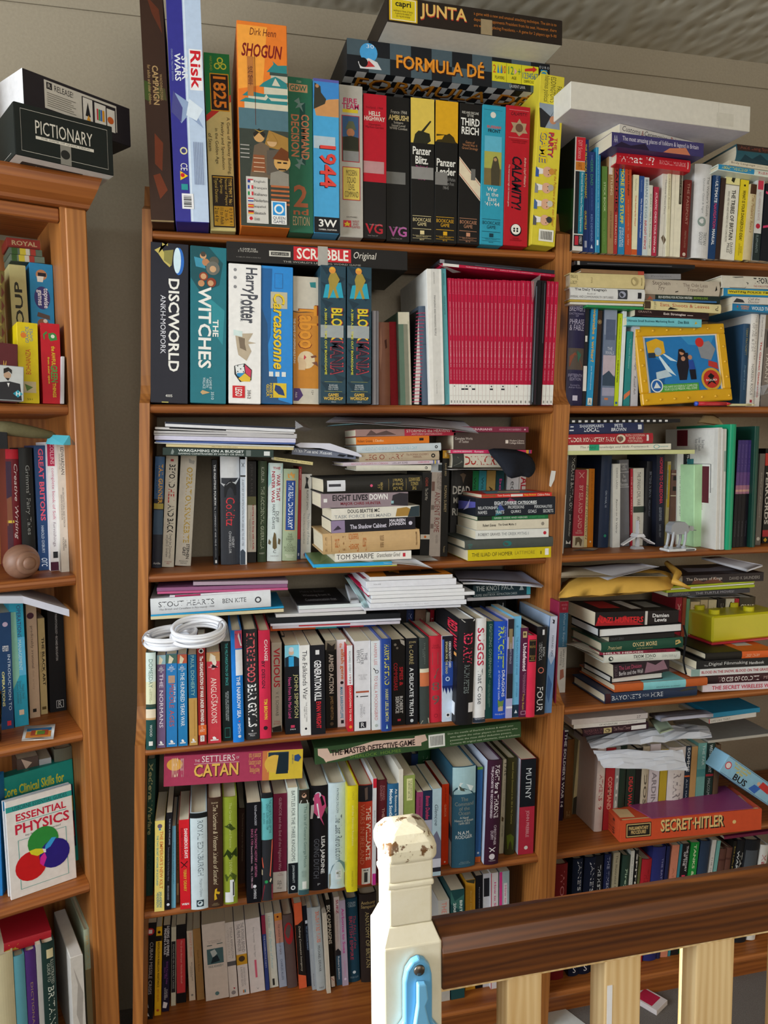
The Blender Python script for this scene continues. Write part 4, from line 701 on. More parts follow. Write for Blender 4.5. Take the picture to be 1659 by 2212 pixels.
zt=stack(MID,'M','C',C2,[
 (700,740,1515,735,680,'d8d4c4','hb','~cream hardback with a round black emblem, lowest of the roman pile',[O('2a2a2a',.93,.5,.26),O('d8d4c4',.93,.5,.12)],dict(d=.13,tk=1)),
 (560,668,1607,640,628,'cbbcc4','hb',"roman soldier's handbook",[T("ROMAN SOLDIER'S HANDBOOK",'b04a68',.08,.46,.28,.76),T('LESLEY SIMS','4a4450',.5,.66,.3,.76),T('USBORNE','c05a78',.77,.89,.35,.8),R('3a5a9a',.93,.94),R('c8b04a',.945,.96),R('3a5a9a',.965,.975)],dict(d=.14,tk=1)),
 (735,597,1602,570,500,'b6a58c','hb','legionary',[T('LEGIONARY','8a3a2c',.07,.55,.22,.8),T("The ROMAN SOLDIER'S\nMANUAL",'7a4a3a',.58,.86,.3,.8),O('1f1d1c',.92,.5,.24),O('b6a58c',.92,.5,.1)],dict(d=.14,tk=1)),
 (705,487,1622,457,402,'c6d0d5','hb','ancient athens',[T('ANCIENT ATHENS ON FIVE DRACHMAS A DAY','7ab0c0',.06,.71,.32,.68),O('1f1d1c',.94,.5,.2),O('c6d0d5',.94,.5,.09)],dict(d=.14,tk=1)),
 (700,388,1495,368,305,'d9751c','pb','~bright orange paperback in the roman pile',[T('Robert Graves','3a2010',.02,.22,.3,.65),T('I, Claudius','f0d8b0',.23,.37,.3,.65),R('2a1a10',.86,.92,.35,.7)],dict(tk=1)),
 (695,303,1782,290,225,'b02a40','pb','storming the heavens',[R('9a7a74',0,.48),P('5a4440',[(.1,.1),(.15,.9),(.2,.4),(.3,.8),(.4,.2)]),T('STORMING the HEAVENS','e2cfc6',.5,.94,.5,.9),T('ANTONIO SANTOSUOSSO','d8b8b0',.55,.86,.12,.38)],dict(tk=1)),
],Y=.035)
def pile(crop,items,Y,z0,case='M',shelf='C',**k):return stack(MID,case,shelf,crop,items,Y,z0,**k)
zz=pile(C2,[
 (270,1806,1145,1808,1782,'d8d232','pam','~slim yellow-edged booklet at the very bottom of the front pile',[R('e8e6da',0,1,.4,.95)],dict(d=.16,tk=.3)),
 (232,1775,1092,1745,1738,'2a9fd4','pam','~slim cyan-edged picture booklet under the front pile',[R('6f8a5a',0,1,0,1,'R'),P('8aa070',[(.1,.1),(.3,.6),(.6,.3),(.8,.8),(.5,.9),(.2,.7)],'R'),R('2a9fd4',0,.015,0,1,'R')],dict(d=.17,tk=.3,Y=-.05,ang=-.03)),
 (472,1700,1300,1665,1608,'e2ded6','pb','~white paperback with wide black capitals second of the front pile',[T('TOM SHARPE','2a2624',.02,.5,.25,.85),T('Grantchester Grind','3a3634',.54,.85,.35,.85,'i'),R('b8283a',.885,.92,.3,.75)],dict(tk=.6,d=.115)),
 (340,1615,1390,1545,1390,'c2a173','hb','~tan jacketed thick hardback with orange cross lettering',[T('DAVID OGG','6a4a2a',.025,.045,.1,.85,'U'),R('6a4a2a',.085,.088,.12,.9),T('Europe','b8622a',.12,.165,.08,.95,'U'),T('IN THE','7a4a28',.2,.235,.15,.85,'U'),T('Seven-\nteenth','b8622a',.26,.36,.05,.95,'U'),T('Century','b8622a',.4,.44,.05,.95,'U'),T('EIGHTH\nEDITION','7a5a3a',.58,.62,.2,.8,'U'),T('A. & C. BLACK','7a5a3a',.955,.97,.2,.9,'U')],dict(tk=.6,d=.16,mat='card')),
 (430,1387,1345,1325,1252,'1d1b23','pb','the shadow cabinet',[R('8a7a98',0,.16),P('3a3040',[(.02,.2),(.08,.6),(.12,.3)]),T('The Shadow Cabinet','c6c2d2',.22,.65,.25,.62,'b'),T('MAUREEN\nJOHNSON','dcd8e4',.68,.88,.3,.9,'b'),O('c6c2d2',.94,.5,.16)],dict(tk=.6)),
 (435,1240,1390,1190,1115,'d9d5c9','pb','task force helmand',[T('DOUG BEATTIE MC','22242a',.18,.54,.55,.88,'b'),T('TASK FORCE HELMAND','9a9c9c',.03,.67,.12,.42,'b'),P('a07c3a',[(.72,.1),(.74,.8),(.85,.9),(.92,.6),(.9,.1)]),P('2c3a40',[(.86,.0),(.9,.9),(1,1),(1,0)])],dict(tk=.6)),
 (318,1110,1265,1085,955,'8f7f86','pb','eight lives down',[R('d8d6d4',.03,.07,.4,.65),T('EIGHT LIVES','17161a',.13,.53,.48,.9,'b'),T('DOWN','e6e4e2',.55,.76,.5,.92,'b'),T('MAJOR CHRIS HUNTER','7a2434',.22,.68,.12,.38,'b'),P('2e2a30',[(.8,.1),(.82,.8),(.9,.95),(1,.9),(1,0)]),R('8ab0b8',.8,.83,.2,.4)],dict(tk=.6)),
 (345,945,1415,905,775,'252421','hb','~thick black library hardback with a barcode sticker topmost of the front pile',[R('d4d6dc',.035,.215,.15,.85),R('3a3a40',.05,.17,.45,.62),O('d8567a',.475,.45,.09),T('G. E.\nAYLMER','b9a35e',.54,.59,.15,.65,'H'),R('b9a35e',.65,.652,.1,.85),T('The Civil\nService of\nCharles I','b9a35e',.69,.8,.1,.85,'U'),R('b9a35e',.83,.832,.1,.85),T("THE\nKING'S\nSERVANTS",'b9a35e',.86,.975,.1,.9,'U')],dict(tk=.6,d=.155,mat='matt',ang=.03)),
],-.035,zC+.001)
stack(MID,'M','C',C3,[
 (290,722,1010,725,568,'cfc8b6','hb','dunkirk in red capitals',[R('3a3c38',0,.18),P('6a6a60',[(.02,.1),(.08,.8),(.16,.4)]),T('DUNKIRK','a8342e',.19,.75,.18,.82,'b')],dict(d=.14,tk=.5)),
 (275,548,1185,562,508,'cf3463','pb','~thin crimson-pink beginners book over the dunkirk book',[T('USBORNE BEGINNERS','eac8d4',.03,.26,.3,.75,'b'),T('Romans','eac8d4',.29,.4,.25,.8,'b'),R('d8a83a',.93,.96),R('3a5a9a',.965,.98)],dict(d=.15,tk=.5)),
 (308,497,1116,502,303,'4c3c38','pb','complete works of tacitus',[T('Complete Works\nof Tacitus','d8ccc2',.02,.26,.4,.72),T('Modern Library\nCollege Editions','d8ccc2',.77,.98,.3,.58),R('d8ccc2',.715,.755,.36,.56)],dict(d=.125,tk=.5)),
 (290,295,1150,306,232,'7c2b42','pb','~plum paperback lettered barbarians topmost beside the side panel',[T('THE BARBARIANS','d8b8c0',.06,.52,.32,.72,'b'),T('ALESSANDRO BARBERO','c898a8',.61,.9,.32,.66),O('e0c8d0',.95,.5,.15)],dict(tk=.5)),
],Y=.035)
pile(C3,[
 (470,1795,1400,1752,1672,'cbb91d','pb','the iliad of homer',[T('THE ILIAD OF HOMER','3a3410',.045,.53,.35,.7),T('LATTIMORE','8a7a20',.56,.8,.4,.72),R('2a2a10',.87,.88,.35,.65),R('e4e2de',.925,.97,.25,.85)],dict(tk=.6,d=.135)),
 (436,1670,1420,1622,1562,'4b504c','hb','~worn dark grey cloth hardback over the yellow book',[T('LYRA\nGRAECA\nI','2f7f78',.03,.08,.12,.9,'U'),O('2a6a68',.47,.5,.05,.3)],dict(tk=.6,d=.15,mat='matt')),
 (556,1520,1374,1495,1422,'d9dbd6','pb','~white paperback of myths volume one with a red oval',[T('ROBERT GRAVES','3a3a40',.035,.33,.35,.68),T('THE GREEK MYTHS: I','6a7478',.35,.72,.35,.68),O('b8283a',.945,.5,.022,.2)],dict(tk=.6)),
 (572,1412,1374,1386,1306,'d3ccb8','pb','~cream paperback of myths volume two',[T('Robert Graves','2a2622',.08,.26,.35,.65,'b'),T('The Greek Myths: 2','2a2622',.29,.54,.35,.65,'b'),O('8a8478',.915,.5,.022,.2)],dict(tk=.6)),
 (577,1293,1370,1270,1250,'1f6a3c','pb','greek gods and heroes',[R('1c2420',0,.2),T('GREEK GODS AND HEROES','c8d8c8',.23,.7,.3,.75),T('ROBERT GRAVES','4a9a68',.73,.95,.3,.75)],dict(tk=.6)),
 (556,1252,1450,1228,1048,'1d222c','box','~navy card-deck box listing eight diverse categories',[P('3a4a8a',[(.25,.2),(.3,.7),(.36,.3)]),P('7a2a4a',[(.38,.75),(.42,1),(.5,.8)]),P('2a6a7a',[(.24,.0),(.27,.5),(.33,.1)]),T('EIGHT DIVERSE CATEGORIES','dce0e4',.23,.76,.62,.8,'b'),R('dce0e4',.23,.76,.585,.595),T('RELATIONSHIPS','dce0e4',.03,.27,.38,.54),T('PROFESSIONS','dce0e4',.4,.6,.38,.54),T('PERSONALITIES','dce0e4',.73,.955,.38,.54),T('NAMES','dce0e4',.03,.14,.12,.3),T('TRAITS','dce0e4',.24,.35,.12,.3),T('QUIRKS','dce0e4',.435,.56,.12,.3),T('GOALS','dce0e4',.65,.755,.12,.3),T('SECRETS','dce0e4',.84,.97,.12,.3),P('5a5aa8',[(0,.2),(1,.5),(1,.8),(0,.7)],'T'),P('b0a8d0',[(.3,.2),(.5,.5),(.7,.9),(.6,.4)],'T')],dict(tk=.4,d=.11,name='card_box')),
 (625,1042,1410,1012,1000,'c8342c','pb','~red comic paperback with a blue picture cover on the navy box',[T('FORGOTTEN','2a6a3a',.01,.2,.2,.8,'b'),T('Tom Goosity','e8e0d0',.22,.4,.2,.8),R('d8d4cc',.41,.58,.2,.8),T('Fizzy Bottom','e8b83a',.6,.77,.2,.8,'b'),T('Children Police','e8dcc8',.79,.97,.2,.8),P('5a9ab0',[(.1,.1),(.2,.7),(.5,.9),(.8,.7),(.9,.2),(.5,.05)],'R'),P('d8c890',[(.3,.3),(.45,.7),(.7,.5),(.6,.2)],'R')],dict(tk=.4,d=.12)),
],-.022,zC+.001)
def sheet(name,label,cat,pts,col='d8d8dc',n=6,bow=.004,fr=None,group=None,mat='paper',thick=.0006):
 """a slightly curved sheet through four corner points (near-left, near-right, far-right, far-left)"""
 a,b_,c,d_=[np.array(p,float)for p in pts];m=MB();V=[]
 for i in range(n+1):
  for j in range(n+1):
   s,t=i/n,j/n;p=(a*(1-s)+b_*s)*(1-t)+(d_*(1-s)+c*s)*t
   V.append(p+np.array([0,0,bow*(math.sin(math.pi*s)*.7+.5*math.sin(3*math.pi*s+2*t)*.4)]))
 k=(n+1)**2;F=[]
 for i in range(n):
  for j in range(n):
   q=i*(n+1)+j;F.append((q,q+n+1,q+n+2,q+1));F.append((q+k,q+k+1,q+k+n+2,q+k+n+1))
 for i in range(n):
  for q0,q1 in((i,i+1),(n*(n+1)+i,n*(n+1)+i+1),(i*(n+1),(i+1)*(n+1)),(i*(n+1)+n,(i+1)*(n+1)+n)):F.append((q0,q1,q1+k,q0+k))
 m.add(V+[v-np.array([0,0,thick])for v in V],F,col);return tag(m.build(name,mat,None,True),label,cat,group)
def pt(crop,x,y,Y,fr=MID):u,z=hitY(fr,crop[0]+x/crop[2],crop[1]+y/crop[2],Y);return fr.W(u,Y,z)
def quad(crop,l,r,Y0,Y1,rise=0,fr=MID):
 """sheet corners: near edge between two photo points at depth Y0, running back level to Y1"""
 a,b_=pt(crop,*l,Y0,fr),pt(crop,*r,Y0,fr);dv=fr.y*(Y1-Y0)+np.array([0,0,rise]);return a,b_,b_+dv,a+dv
sheet('paper_sheet','grey-white sheet drooping over the roman pile and plum paperback','paper',(pt(C2,370,212,.03),pt(C3,590,340,-.02),pt(C3,420,200,.1),pt(C2,480,150,.16)),'a8a4a8',bow=.006)
sheet('paper_sheet','pale cyan sheet under the drooping grey one','paper',quad(C2,(470,238),(1190,212),.03,.15),'8fc0cc',bow=.001)
sheet('paper_sheet','white sheet hanging forward under the white paperback of the front pile','paper',(pt(C2,505,1715,-.035),pt(C2,1530,1795,-.075),pt(C2,1290,1660,-.01),pt(C2,560,1690,.05)),'c4c6cc',bow=.006)
sheet('paper_sheet','grey-white sheet lying flat between the front pile and pinkish stone book','paper',(pt(C2,1000,1715,-.03),pt(C2,1590,1712,-.03),pt(C2,1490,1655,.03),pt(C2,1000,1660,.03)),'b8b6b4',bow=.001)
sheet('paper_sheet','white leaflet folded under the dunkirk book','paper',quad(C3,(290,752),(900,752),.02,.1),'c6c2c0',bow=.003)
m=MB();u0,z0_=hitY(MID,630+45/5.027,870+455/5.027,.03);u1_,z1_=hitY(MID,630+760/5.027,870+570/5.027,.03)
prof=[(u0+.01,z0_+.004),(u0,z0_),(u0+.008,z0_-.006),(u0+.05,z0_-.0075),(u1_,z1_-.004),(u1_,z1_),(u1_-.01,z1_+.006),(u0+.07,z0_+.002)]
m.prism(prof,lambda u,z:tuple(MID.W(u,.03,z)),lambda u,z:tuple(MID.W(u,.17,z)));tag(m.build('booklet','paper',None,False,'d4d4e0'),'folded white booklet curling over the pike and musket book','booklet')
m=MB();CP=[(635,510),(860,515),(1150,540),(1238,710),(1215,790),(1150,860),(1080,800),(940,870),(885,790),(800,655)]
dep=[.02,.0,-.005,-.012,-.03,-.04,-.03,-.05,-.045,-.01]
V=[pt(C3,x,y,d_)for(x,y),d_ in zip(CP,dep)];ctr=[pt(C3,960,640,-.045),pt(C3,1080,660,-.02),pt(C3,1000,740,-.055)]
m.add(V+ctr,[(0,1,10,9),(1,2,11,10),(2,3,11),(3,4,11),(4,5,6,11),(6,12,10,11),(6,7,12),(7,8,12),(8,9,10,12)],'1f222a')
o=m.build('cloth','matt',None,True);sm=o.modifiers.new('sub','SUBSURF');sm.levels=sm.render_levels=1;so=o.modifiers.new('sol','SOLIDIFY');so.thickness=.0015
tag(o,'crumpled black cloth hanging over the dunkirk book','cloth')
m=MB();V=[pt(C3,x,y,-.0035)for x,y in((1405,760),(1455,765),(1440,860),(1400,945),(1380,930),(1390,830))];m.face(V,'d6d6d2')
tag(m.build('masking_tape','paper'),'torn white tape stuck to the bookcase upright beside the navy box','tape')

# ---- middle bookcase, fourth shelf

D1,D2,D3=(290,1230,5.027),(580,1230,5.027),(870,1230,4.608)
BIRD=[P('e8e8e8',[(.93,.35),(.925,.5),(.94,.62),(.955,.65),(.955,.4)]),R('d8d8d8',.958,.97,.2,.8)]
def brief(t,pic,c,s0=.2,extra=[]):return[R(pic,0,.1),P('d8cdb0',[(.01,.3),(.05,.7),(.1,.5),(.1,.2)]),T('A\nBRIEF\nHISTORY\nOF','e8e8ea',.115,.19,.15,.85,'H'),T(t,c,s0,.78,.3,.72)]+extra+BIRD
row(MID,'M','D',D1,[
 (128,235,905,1965,125,'1f4a48','hb','domesday',[R('d3e4e0',0,.3),R('dde0c0',.3,.53),R('3a4a40',.53,.56),R('e6d8c0',.58,.67),R('c9a070',.67,.69),T('DOMESDAY','6a8a80',.07,.36,.3,.7),T('A Search for\nthe Roots of England','8a8a58',.37,.52,.35,.65,'i'),T('WOOD','d8e0dc',.74,.86,.4,.65),R('e0e0dc',.91,.955,.3,.7)]),
 (245,340,935,1945,245,'6d577a','pb','the normans',brief('THE NORMANS','8fb0b8','e4dce8')),
 (350,468,925,1935,345,'2b7ab9','pb','life in the middle ages',brief('MIDDLE AGES','4a6a60','c0503a',.32,[R('b0907a',.23,.31,.2,.8),T('LIFE IN THE','e6ecf0',.33,.52,.7,.85)])),
 (478,580,925,1925,468,'2579b2','pb','the hundred years war',brief('THE HUNDRED YEARS WAR','b85a40','e6ecf0')),
 (600,690,925,1915,583,'bb9250','pb','~teal over gold paperback beside the red war book',[R('1d6088',0,.48),T('PAUL DOHERTY','8fb8b0',.015,.455,.3,.72),R('a88040',.5,.9,.6,.7)]+BIRD),
 (700,788,825,1910,680,'8c1f20','pb','organization of war under',[O('d8d4cc',.06,.5,.3),O('1a1414',.06,.5,.2),T('The ORGANIZATION OF WAR UNDER EDWARD III','eae6e0',.11,.8,.3,.72,'b'),R('d0602a',.8,.9),T('H.J.\nHEWITT','e8d8c0',.81,.87,.2,.8,'H'),R('e4e2de',.905,.965,.22,.72),T('PEN','2a2a2a',.915,.955,.35,.6)]),
 (800,945,905,1895,782,'c13a45','pb','the anglo-saxons',brief('ANGLO-SAXONS','b89060','efd8d0',.28,[T('THE','efd8d0',.49,.56,.7,.8),P('e0d8c8',[(.02,.4),(.09,.35),(.17,.6),(.12,.75),(.05,.65)]),P('1a1416',[(.13,.45),(.17,.85),(.17,.35)])])),
 (962,1065,785,1870,942,'15211f','pb','the militarisation of space',[T('THE MILITARISATION OF SPACE','4ab0a8',.02,.44,.4,.68),T('EDITED BY STEPHEN KIRBY\nAND GORDON ROBSON','b8c0bc',.5,.8,.35,.7),R('3a8a80',.865,.965,.25,.8),R('15211f',.87,.96,.28,.77)]),
 (1075,1195,665,1880,1045,'1f7ad2','hb','hold the narrow sea',[R('c8506a',.0,.16,.35,1),P('24408a',[(.03,.4),(.03,.9),(.12,.9)]),P('e6e6ea',[(.02,.7),(.14,.98),(.14,.85),(.05,.62)]),R('e2e4e8',.17,.4,.38,1),T('HOLD THE NARROW SEA','e0e8f4',.28,.78,.42,.76,'b'),O('d04a5a',.81,.6,.07),T('SMITH','e0e8f4',.83,.92,.45,.7),O('d0d8e4',.945,.6,.14)]),
 (1210,1360,655,1855,1180,'2b2d31','hb','extreme food',[T('EXTREME FOOD','e0646c',.03,.475,.22,.82,'b'),T('BEAR GRYLLS','e8e8ea',.49,.88,.22,.85,'b'),T('BANTAM\nPRESS','c8c8ca',.935,.965,.22,.78,'H'),O('d8d8da',.915,.5,.06)]),
 (1365,1490,665,1840,1345,'ca2a4a','hb','change by design',[T('CHANGE','efe6e6',.085,.28,.5,.78,'b'),T('BY DESIGN','3a1a2a',.28,.53,.24,.52,'b'),T('TIM BROWN','e0c03a',.63,.82,.4,.7,'b'),O('2a1a22',.9,.5,.18)]),
 (1495,1605,800,1770,1490,'bdb5a4','pb','vicious in red',[T('VICIOUS','c22e38',.06,.5,.2,.82,'b'),T('V. E. SCHWAB','5a5650',.55,.82,.4,.68),T('TITAN\nBOOKS','b04a4a',.875,.92,.2,.85,'H'),P('2a2624',[(.95,.0),(.94,.4),(.93,.9),(1,1),(1,.1)])]),
])
row(MID,'M','D',D2,[
 (185,352,828,1795,175,'13151b','pb','~black paperback with a man in a cyan jumper printed at its head',[R('7fc4d8',0,.24),O('d0b098',.085,.42,.17),O('c8ccd0',.05,.42,.16),P('1c2c38',[(.14,.0),(.12,.3),(.13,.7),(.16,1),(.24,1),(.24,0)]),R('2f9ad0',.13,.24,.25,.58),T('JOHN SIMPSON','b8b078',.33,.82,.52,.85),T("News From No Man's Land",'d0508a',.36,.82,.2,.42),R('c03a5a',.9,.93,.35,.6),T('PAN','d8d8d8',.94,.955,.32,.66,'H')]),
 (355,462,828,1808,338,'e4e4e2','pb','the falklands war',[T('The Falklands War','22222a',.06,.6,.25,.72),T('THE SUNDAY TIMES\nInsight Team','5a5a60',.63,.85,.3,.65),O('2a2a30',.925,.5,.12)]),
 (468,620,828,1800,455,'191a20','pb','generation kill',[R('dcdcde',.055,.105,.35,.62),T('GENERATION KILL','e6e6ea',.17,.62,.24,.74,'b'),T('EVAN WRIGHT','d02a38',.63,.93,.36,.7,'b')]),
 (628,748,780,1730,615,'191816','pb','armed action',[R('8a8474',.0,.1),P('2a2824',[(.02,.2),(.06,.6),(.03,.9),(.12,.8),(.12,.1)]),T('ARMED ACTION','d4d0c4',.15,.6,.3,.72,'b'),T('JAMES NEWTON','a88a58',.63,.9,.32,.66),O('5a4a3a',.95,.5,.16)]),
 (752,855,768,1715,738,'e6e6ea','pb','the elfish gene',[T('the','d8782a',.04,.09,.3,.6,'b'),T('elfish gene','d8782a',.105,.455,.32,.78,'b'),O('2a2228',.49,.5,.17),T('MARK BARROWCLIFFE','3a9ac0',.54,.9,.3,.6,'b'),R('2a2a30',.92,.96,.35,.65)]),
 (862,922,825,1765,850,'c42430','pb','1939 countdown to war',[R('dfe3e8',0,.46),T('RICHARD OVERY','4a4a5a',.07,.32,.34,.66),T('1939','b02a34',.34,.445,.32,.7),T('COUNTDOWN TO WAR','ecc8c0',.47,.88,.3,.7,'b'),O('e08a3a',.945,.5,.28)]),
 (935,1108,785,1760,932,'d9d9de','pb','the lucifer effect',[T('THE\nLUCIFER\nEFFECT','4a4a52',.09,.26,.16,.8),T('HOW GOOD\nPEOPLE\nTURN EVIL','9a9aa2',.37,.43,.25,.8,'H'),R('a8543a',.555,.575,.08,.9),R('2a2a2e',.605,.62,.12,.22),R('2a2a2e',.612,.622,.35,.85),T('PHILIP\nZIMBARDO','9a9aa2',.7,.85,.35,.65),R('26262c',.9,.97,.28,.72),T('R','e0e0e4',.91,.96,.4,.62,'H')]),
 (1125,1220,780,1748,1115,'e0e4e4','pb','~white paperback with pink capitals and a hanging loop drawing',[T('HARPER LEE','c87a7a',.03,.27,.3,.64),O('2a2a2c',.345,.6,.2),O('e0e4e4',.345,.6,.13),P('2a2a2c',[(.3,.25),(.33,.5),(.34,.5),(.31,.2)]),T('TO KILL A MOCKINGBIRD','c87a7a',.39,.89,.3,.66),O('b8c0b8',.95,.5,.18)]),
 (1230,1338,755,1760,1222,'24418c','hb',"harry's last stand",[T("HARRY'S LAST STAND",'d9d03c',.06,.495,.3,.78,'b'),T('HARRY LESLIE SMITH','c9c87a',.54,.89,.36,.66,'b'),P('9fd0e0',[(.92,.5),(.97,.4),(.97,.6)])]),
 (1345,1485,765,1700,1340,'191718','pb','spies and commissars',[P('b8b4ae',[(.0,.6),(.02,.95),(.08,.98),(.05,.7)]),O('8a847c',.06,.25,.1),O('7a746c',.1,.4,.09),T('SPIES &','c42a34',.32,.54,.56,.84,'b'),T('COMMISSARS','a8242e',.27,.59,.12,.42,'b'),T('ROBERT\nSERVICE','d6d6d8',.66,.86,.25,.82,'b'),R('c03a4a',.925,.95,.4,.65)]),
 (1492,1620,752,1690,1492,'16181e','pb','a delicate truth',[T('JOHN','b8a878',.035,.065,.25,.82,'H'),T('le CARR\u00c9','b8a878',.08,.3,.28,.7),T('A DELICATE TRUTH','e0e4e8',.34,.9,.3,.64,'b'),O('c8d0d8',.955,.5,.14)]),
])
row(MID,'M','D',D3,[
 (175,265,685,1540,165,'3d4543','hb','~worn grey-green cloth hardback with an orange spine label',[R('c8724a',.4,.56),R('d8d0b8',.355,.4),T('THE GREEN\nHAT','6a7470',.05,.3,.3,.6),P('b8b4a0',[(.96,.2),(.93,.9),(1,1),(1,0)])],dict(mat='matt')),
 (262,388,665,1525,258,'c2293b','hb','~red hardback with four big patterned year numerals',[T('DAVID\nANDRESS','7a1424',.1,.145,.2,.88,'H'),T('1','6a5a54',.19,.33,.25,.7,'H'),T('7','6a5a54',.37,.49,.3,.8,'H'),T('8','6a5a54',.53,.63,.2,.8,'H'),T('9','6a5a54',.68,.79,.2,.8,'H'),O('8a1a2a',.92,.5,.14),O('c2293b',.92,.5,.11)]),
 (393,500,665,1520,392,'c9d8ea','pb','speaker for the dead',[R('1c1c26',0,.3),R('2a4a9a',.3,.6),R('3a60b8',.04,.45,.0,.18),P('1c2c6a',[(.58,0),(.66,.1),(.6,.2),(.68,.4),(.6,.5),(.67,.7),(.6,.8),(.66,.95),(.58,1)]),O('c8d8f0',.5,.5,.2),O('26407a',.5,.5,.12),T('ORSON SCOTT CARD','e0e4ec',.065,.37,.6,.82,'b'),T('SPEAKER FOR THE DEAD','c8c490',.065,.44,.3,.5,'b'),R('e8e8ec',.9,.95,.35,.7),O('2a2a30',.922,.52,.12)]),
 (525,690,500,1555,560,'19191d','hb','~tattered black hardback lettered red army',[T('RED ARMY','d83a5a',.13,.42,.3,.82,'b'),T('RALPH PETERS','6a7474',.43,.7,.38,.7,'b'),R('d8d8da',.79,.88,.7,1),P('c8c8c4',[(0,.1),(.03,.3),(.02,.9),(0,.95)]),T('RED ARMY','d8304a',.05,.3,.55,.95,'Lb'),R('e0a05a',.33,.36,.85,.95,'L'),R('dce4ec',.8,.92,.75,.95,'L')],dict(pages='d8d4cc')),
 (695,820,490,1530,705,'e3e5e8','hb','that close',[T('SUGGS','c02848',.09,.45,.28,.82,'b'),T('That Close','3a3e48',.48,.82,.34,.72),P('2a3444',[(.88,1),(.95,.0),(1,0),(1,1)]),R('2a3444',.95,1),T('Quercus','c8ccd4',.95,.97,.15,.9,'H')]),
 (820,890,520,1490,840,'1f5250','pb','digitizing government',[T('DIGITIZING GOVERNMENT','a8c8bc',.03,.58,.34,.72),T('ALAN BROWN, JERRY FISHENDEN\nAND MARK THOMPSON','7fa89c',.6,.88,.3,.62)]),
 (895,1025,520,1490,910,'2050c2','hb','dragons at crumbling castle',[T('PRATCHETT','b8d04a',.05,.48,.3,.74,'b'),T('TERRY','8aa0d8',.055,.2,.78,.9,'b'),T('DRAGONS','d8e0f0',.5,.775,.6,.84,'b'),T('at Crumbling Castle','d8e0f0',.5,.8,.3,.48,'i'),P('6a8a4a',[(.8,.3),(.82,.5),(.81,.8),(.87,.7),(.88,.35)]),R('b8a890',.87,.92,.35,.72),T('DOUBLEDAY','c8d0e8',.945,.958,.15,.88,'H')]),
 (1025,1085,495,1485,1050,'a8a6cc','pb','~dark to lilac shaded paperback beside the pale blue war book',[R('26242c',0,.18),R('8a7a58',.1,.3,.2,.8),R('3a3850',.3,.55),R('26242c',.55,.8),T("HERBERT'S PEACE",'b8b4c8',.24,.45,.4,.66),R('e0e0ec',.88,.9)]),
 (1085,1160,470,1475,1105,'6cb2da','pb','the human face of war',[T('THE HUMAN FACE OF WAR','3a7098',.2,.58,.4,.66),T('JIM STORR','3a7098',.65,.8,.4,.66),R('1f3448',.875,1),P('d0dce6',[(.96,.3),(.925,.5),(.96,.7)]),O('4a90b8',.1,.5,.14)]),
 (1158,1230,585,1475,1180,'52203f','pb','undefeated',[R('b8a878',.04,.11,.25,.8),O('5a4a30',.07,.5,.18),T('Undefeated','e4dce4',.17,.48,.3,.8,'b'),T('The Extraordinary Life and Death of\nLt. Col. Jack Sherwood Kelly','b890a8',.5,.75,.35,.75),T('Philip Bujak','b8a04a',.74,.92,.3,.62),R('c8a8b8',.93,.97,.2,.85),R('52203f',.934,.966,.25,.8)]),
 (1230,1310,660,1475,1255,'d22c4b','hb','~bright red cloth hardback with a black label panel',[R('1f1a18',.05,.32,.08,.92),R('a8884a',.06,.066,.12,.88),R('a8884a',.3,.306,.12,.88),T('I\nBELIEVED','a8884a',.09,.15,.15,.85,'H'),T('DOUGLAS\nHYDE','a8884a',.24,.29,.15,.85,'H')],dict(mat='matt')),
 (1315,1410,575,1450,1340,'19191d','hb','four in silver capitals',[T('VERONICA','c8ccd0',.17,.38,.2,.5),T('ROTH','c8ccd0',.23,.33,.55,.8),O('d07a68',.49,.45,.3),O('19191d',.49,.45,.22),T('FOUR','e4e6e8',.68,.96,.12,.72),R('d8d8dc',.03,.09,.5,.72)]),
 (1410,1480,470,1435,1470,'5a7ca6','pb','~grey-white to blue mottled paperback against the side panel',[R('b8bed0',0,.42),P('9aa8c0',[(.42,0),(.36,.4),(.42,1),(.5,.5)]),P('3a5a88',[(.6,.2),(.7,.8),(.9,.5),(.8,.1)]),T('NGLND XPX','4a4a5a',.2,.42,.4,.66),P('3a3a44',[(.03,.3),(.08,.6),(.07,.3),(.04,.65)]),P('a0b4d0',[(.0,.0),(.3,.2),(.5,.9),(.0,1)],'L')],dict(d=.16)),
])
row(MID,'M','D',(870,1230,4.608),[
 (40,110,400,None,None,'23305a','hb','making',[T('MAKING','a8b0d0',.05,.4,.3,.7)],dict(Y=.135,d=.08)),
 (125,230,405,None,None,'8a6a58','hb','~brown hardback in the back row under the bright paper pile',[T('THE','c8b8a0',.1,.25,.35,.65)],dict(Y=.135,d=.08)),
 (235,272,430,None,None,'d0c8b4','pb','~cream slim paperback in the back row under the bright paper pile',[],dict(Y=.135,d=.08)),
 (278,316,405,None,None,'c42a3a','pb','~red slim paperback in the back row under the bright paper pile',[T('LO','e8d8d8',.1,.25,.3,.7)],dict(Y=.135,d=.08)),
 (320,362,410,None,None,'1c1a22','pb','~black slim paperback in the back row under the bright paper pile',[T('ZALM','c8c4bc',.05,.3,.3,.7)],dict(Y=.135,d=.08)),
 (690,820,300,None,None,'16181a','pb','~black paperback with white capitals behind the white hardback',[T('SU','d0d0d0',.1,.3,.3,.75,'b')],dict(Y=.14,d=.08)),
 (930,1030,295,None,None,'1a1c1e','pb','~black paperback at the back lettered the, behind the pale blue spine',[T('THE','d0d4d4',.05,.3,.3,.75,'b')],dict(Y=.14,d=.08)),
 (1130,1240,290,None,None,'14161a','pb','~black back-row paperback with white capitals near the side panel',[T('TIM','d8d8d8',.05,.35,.2,.8,'b')],dict(Y=.14,d=.08)),
])
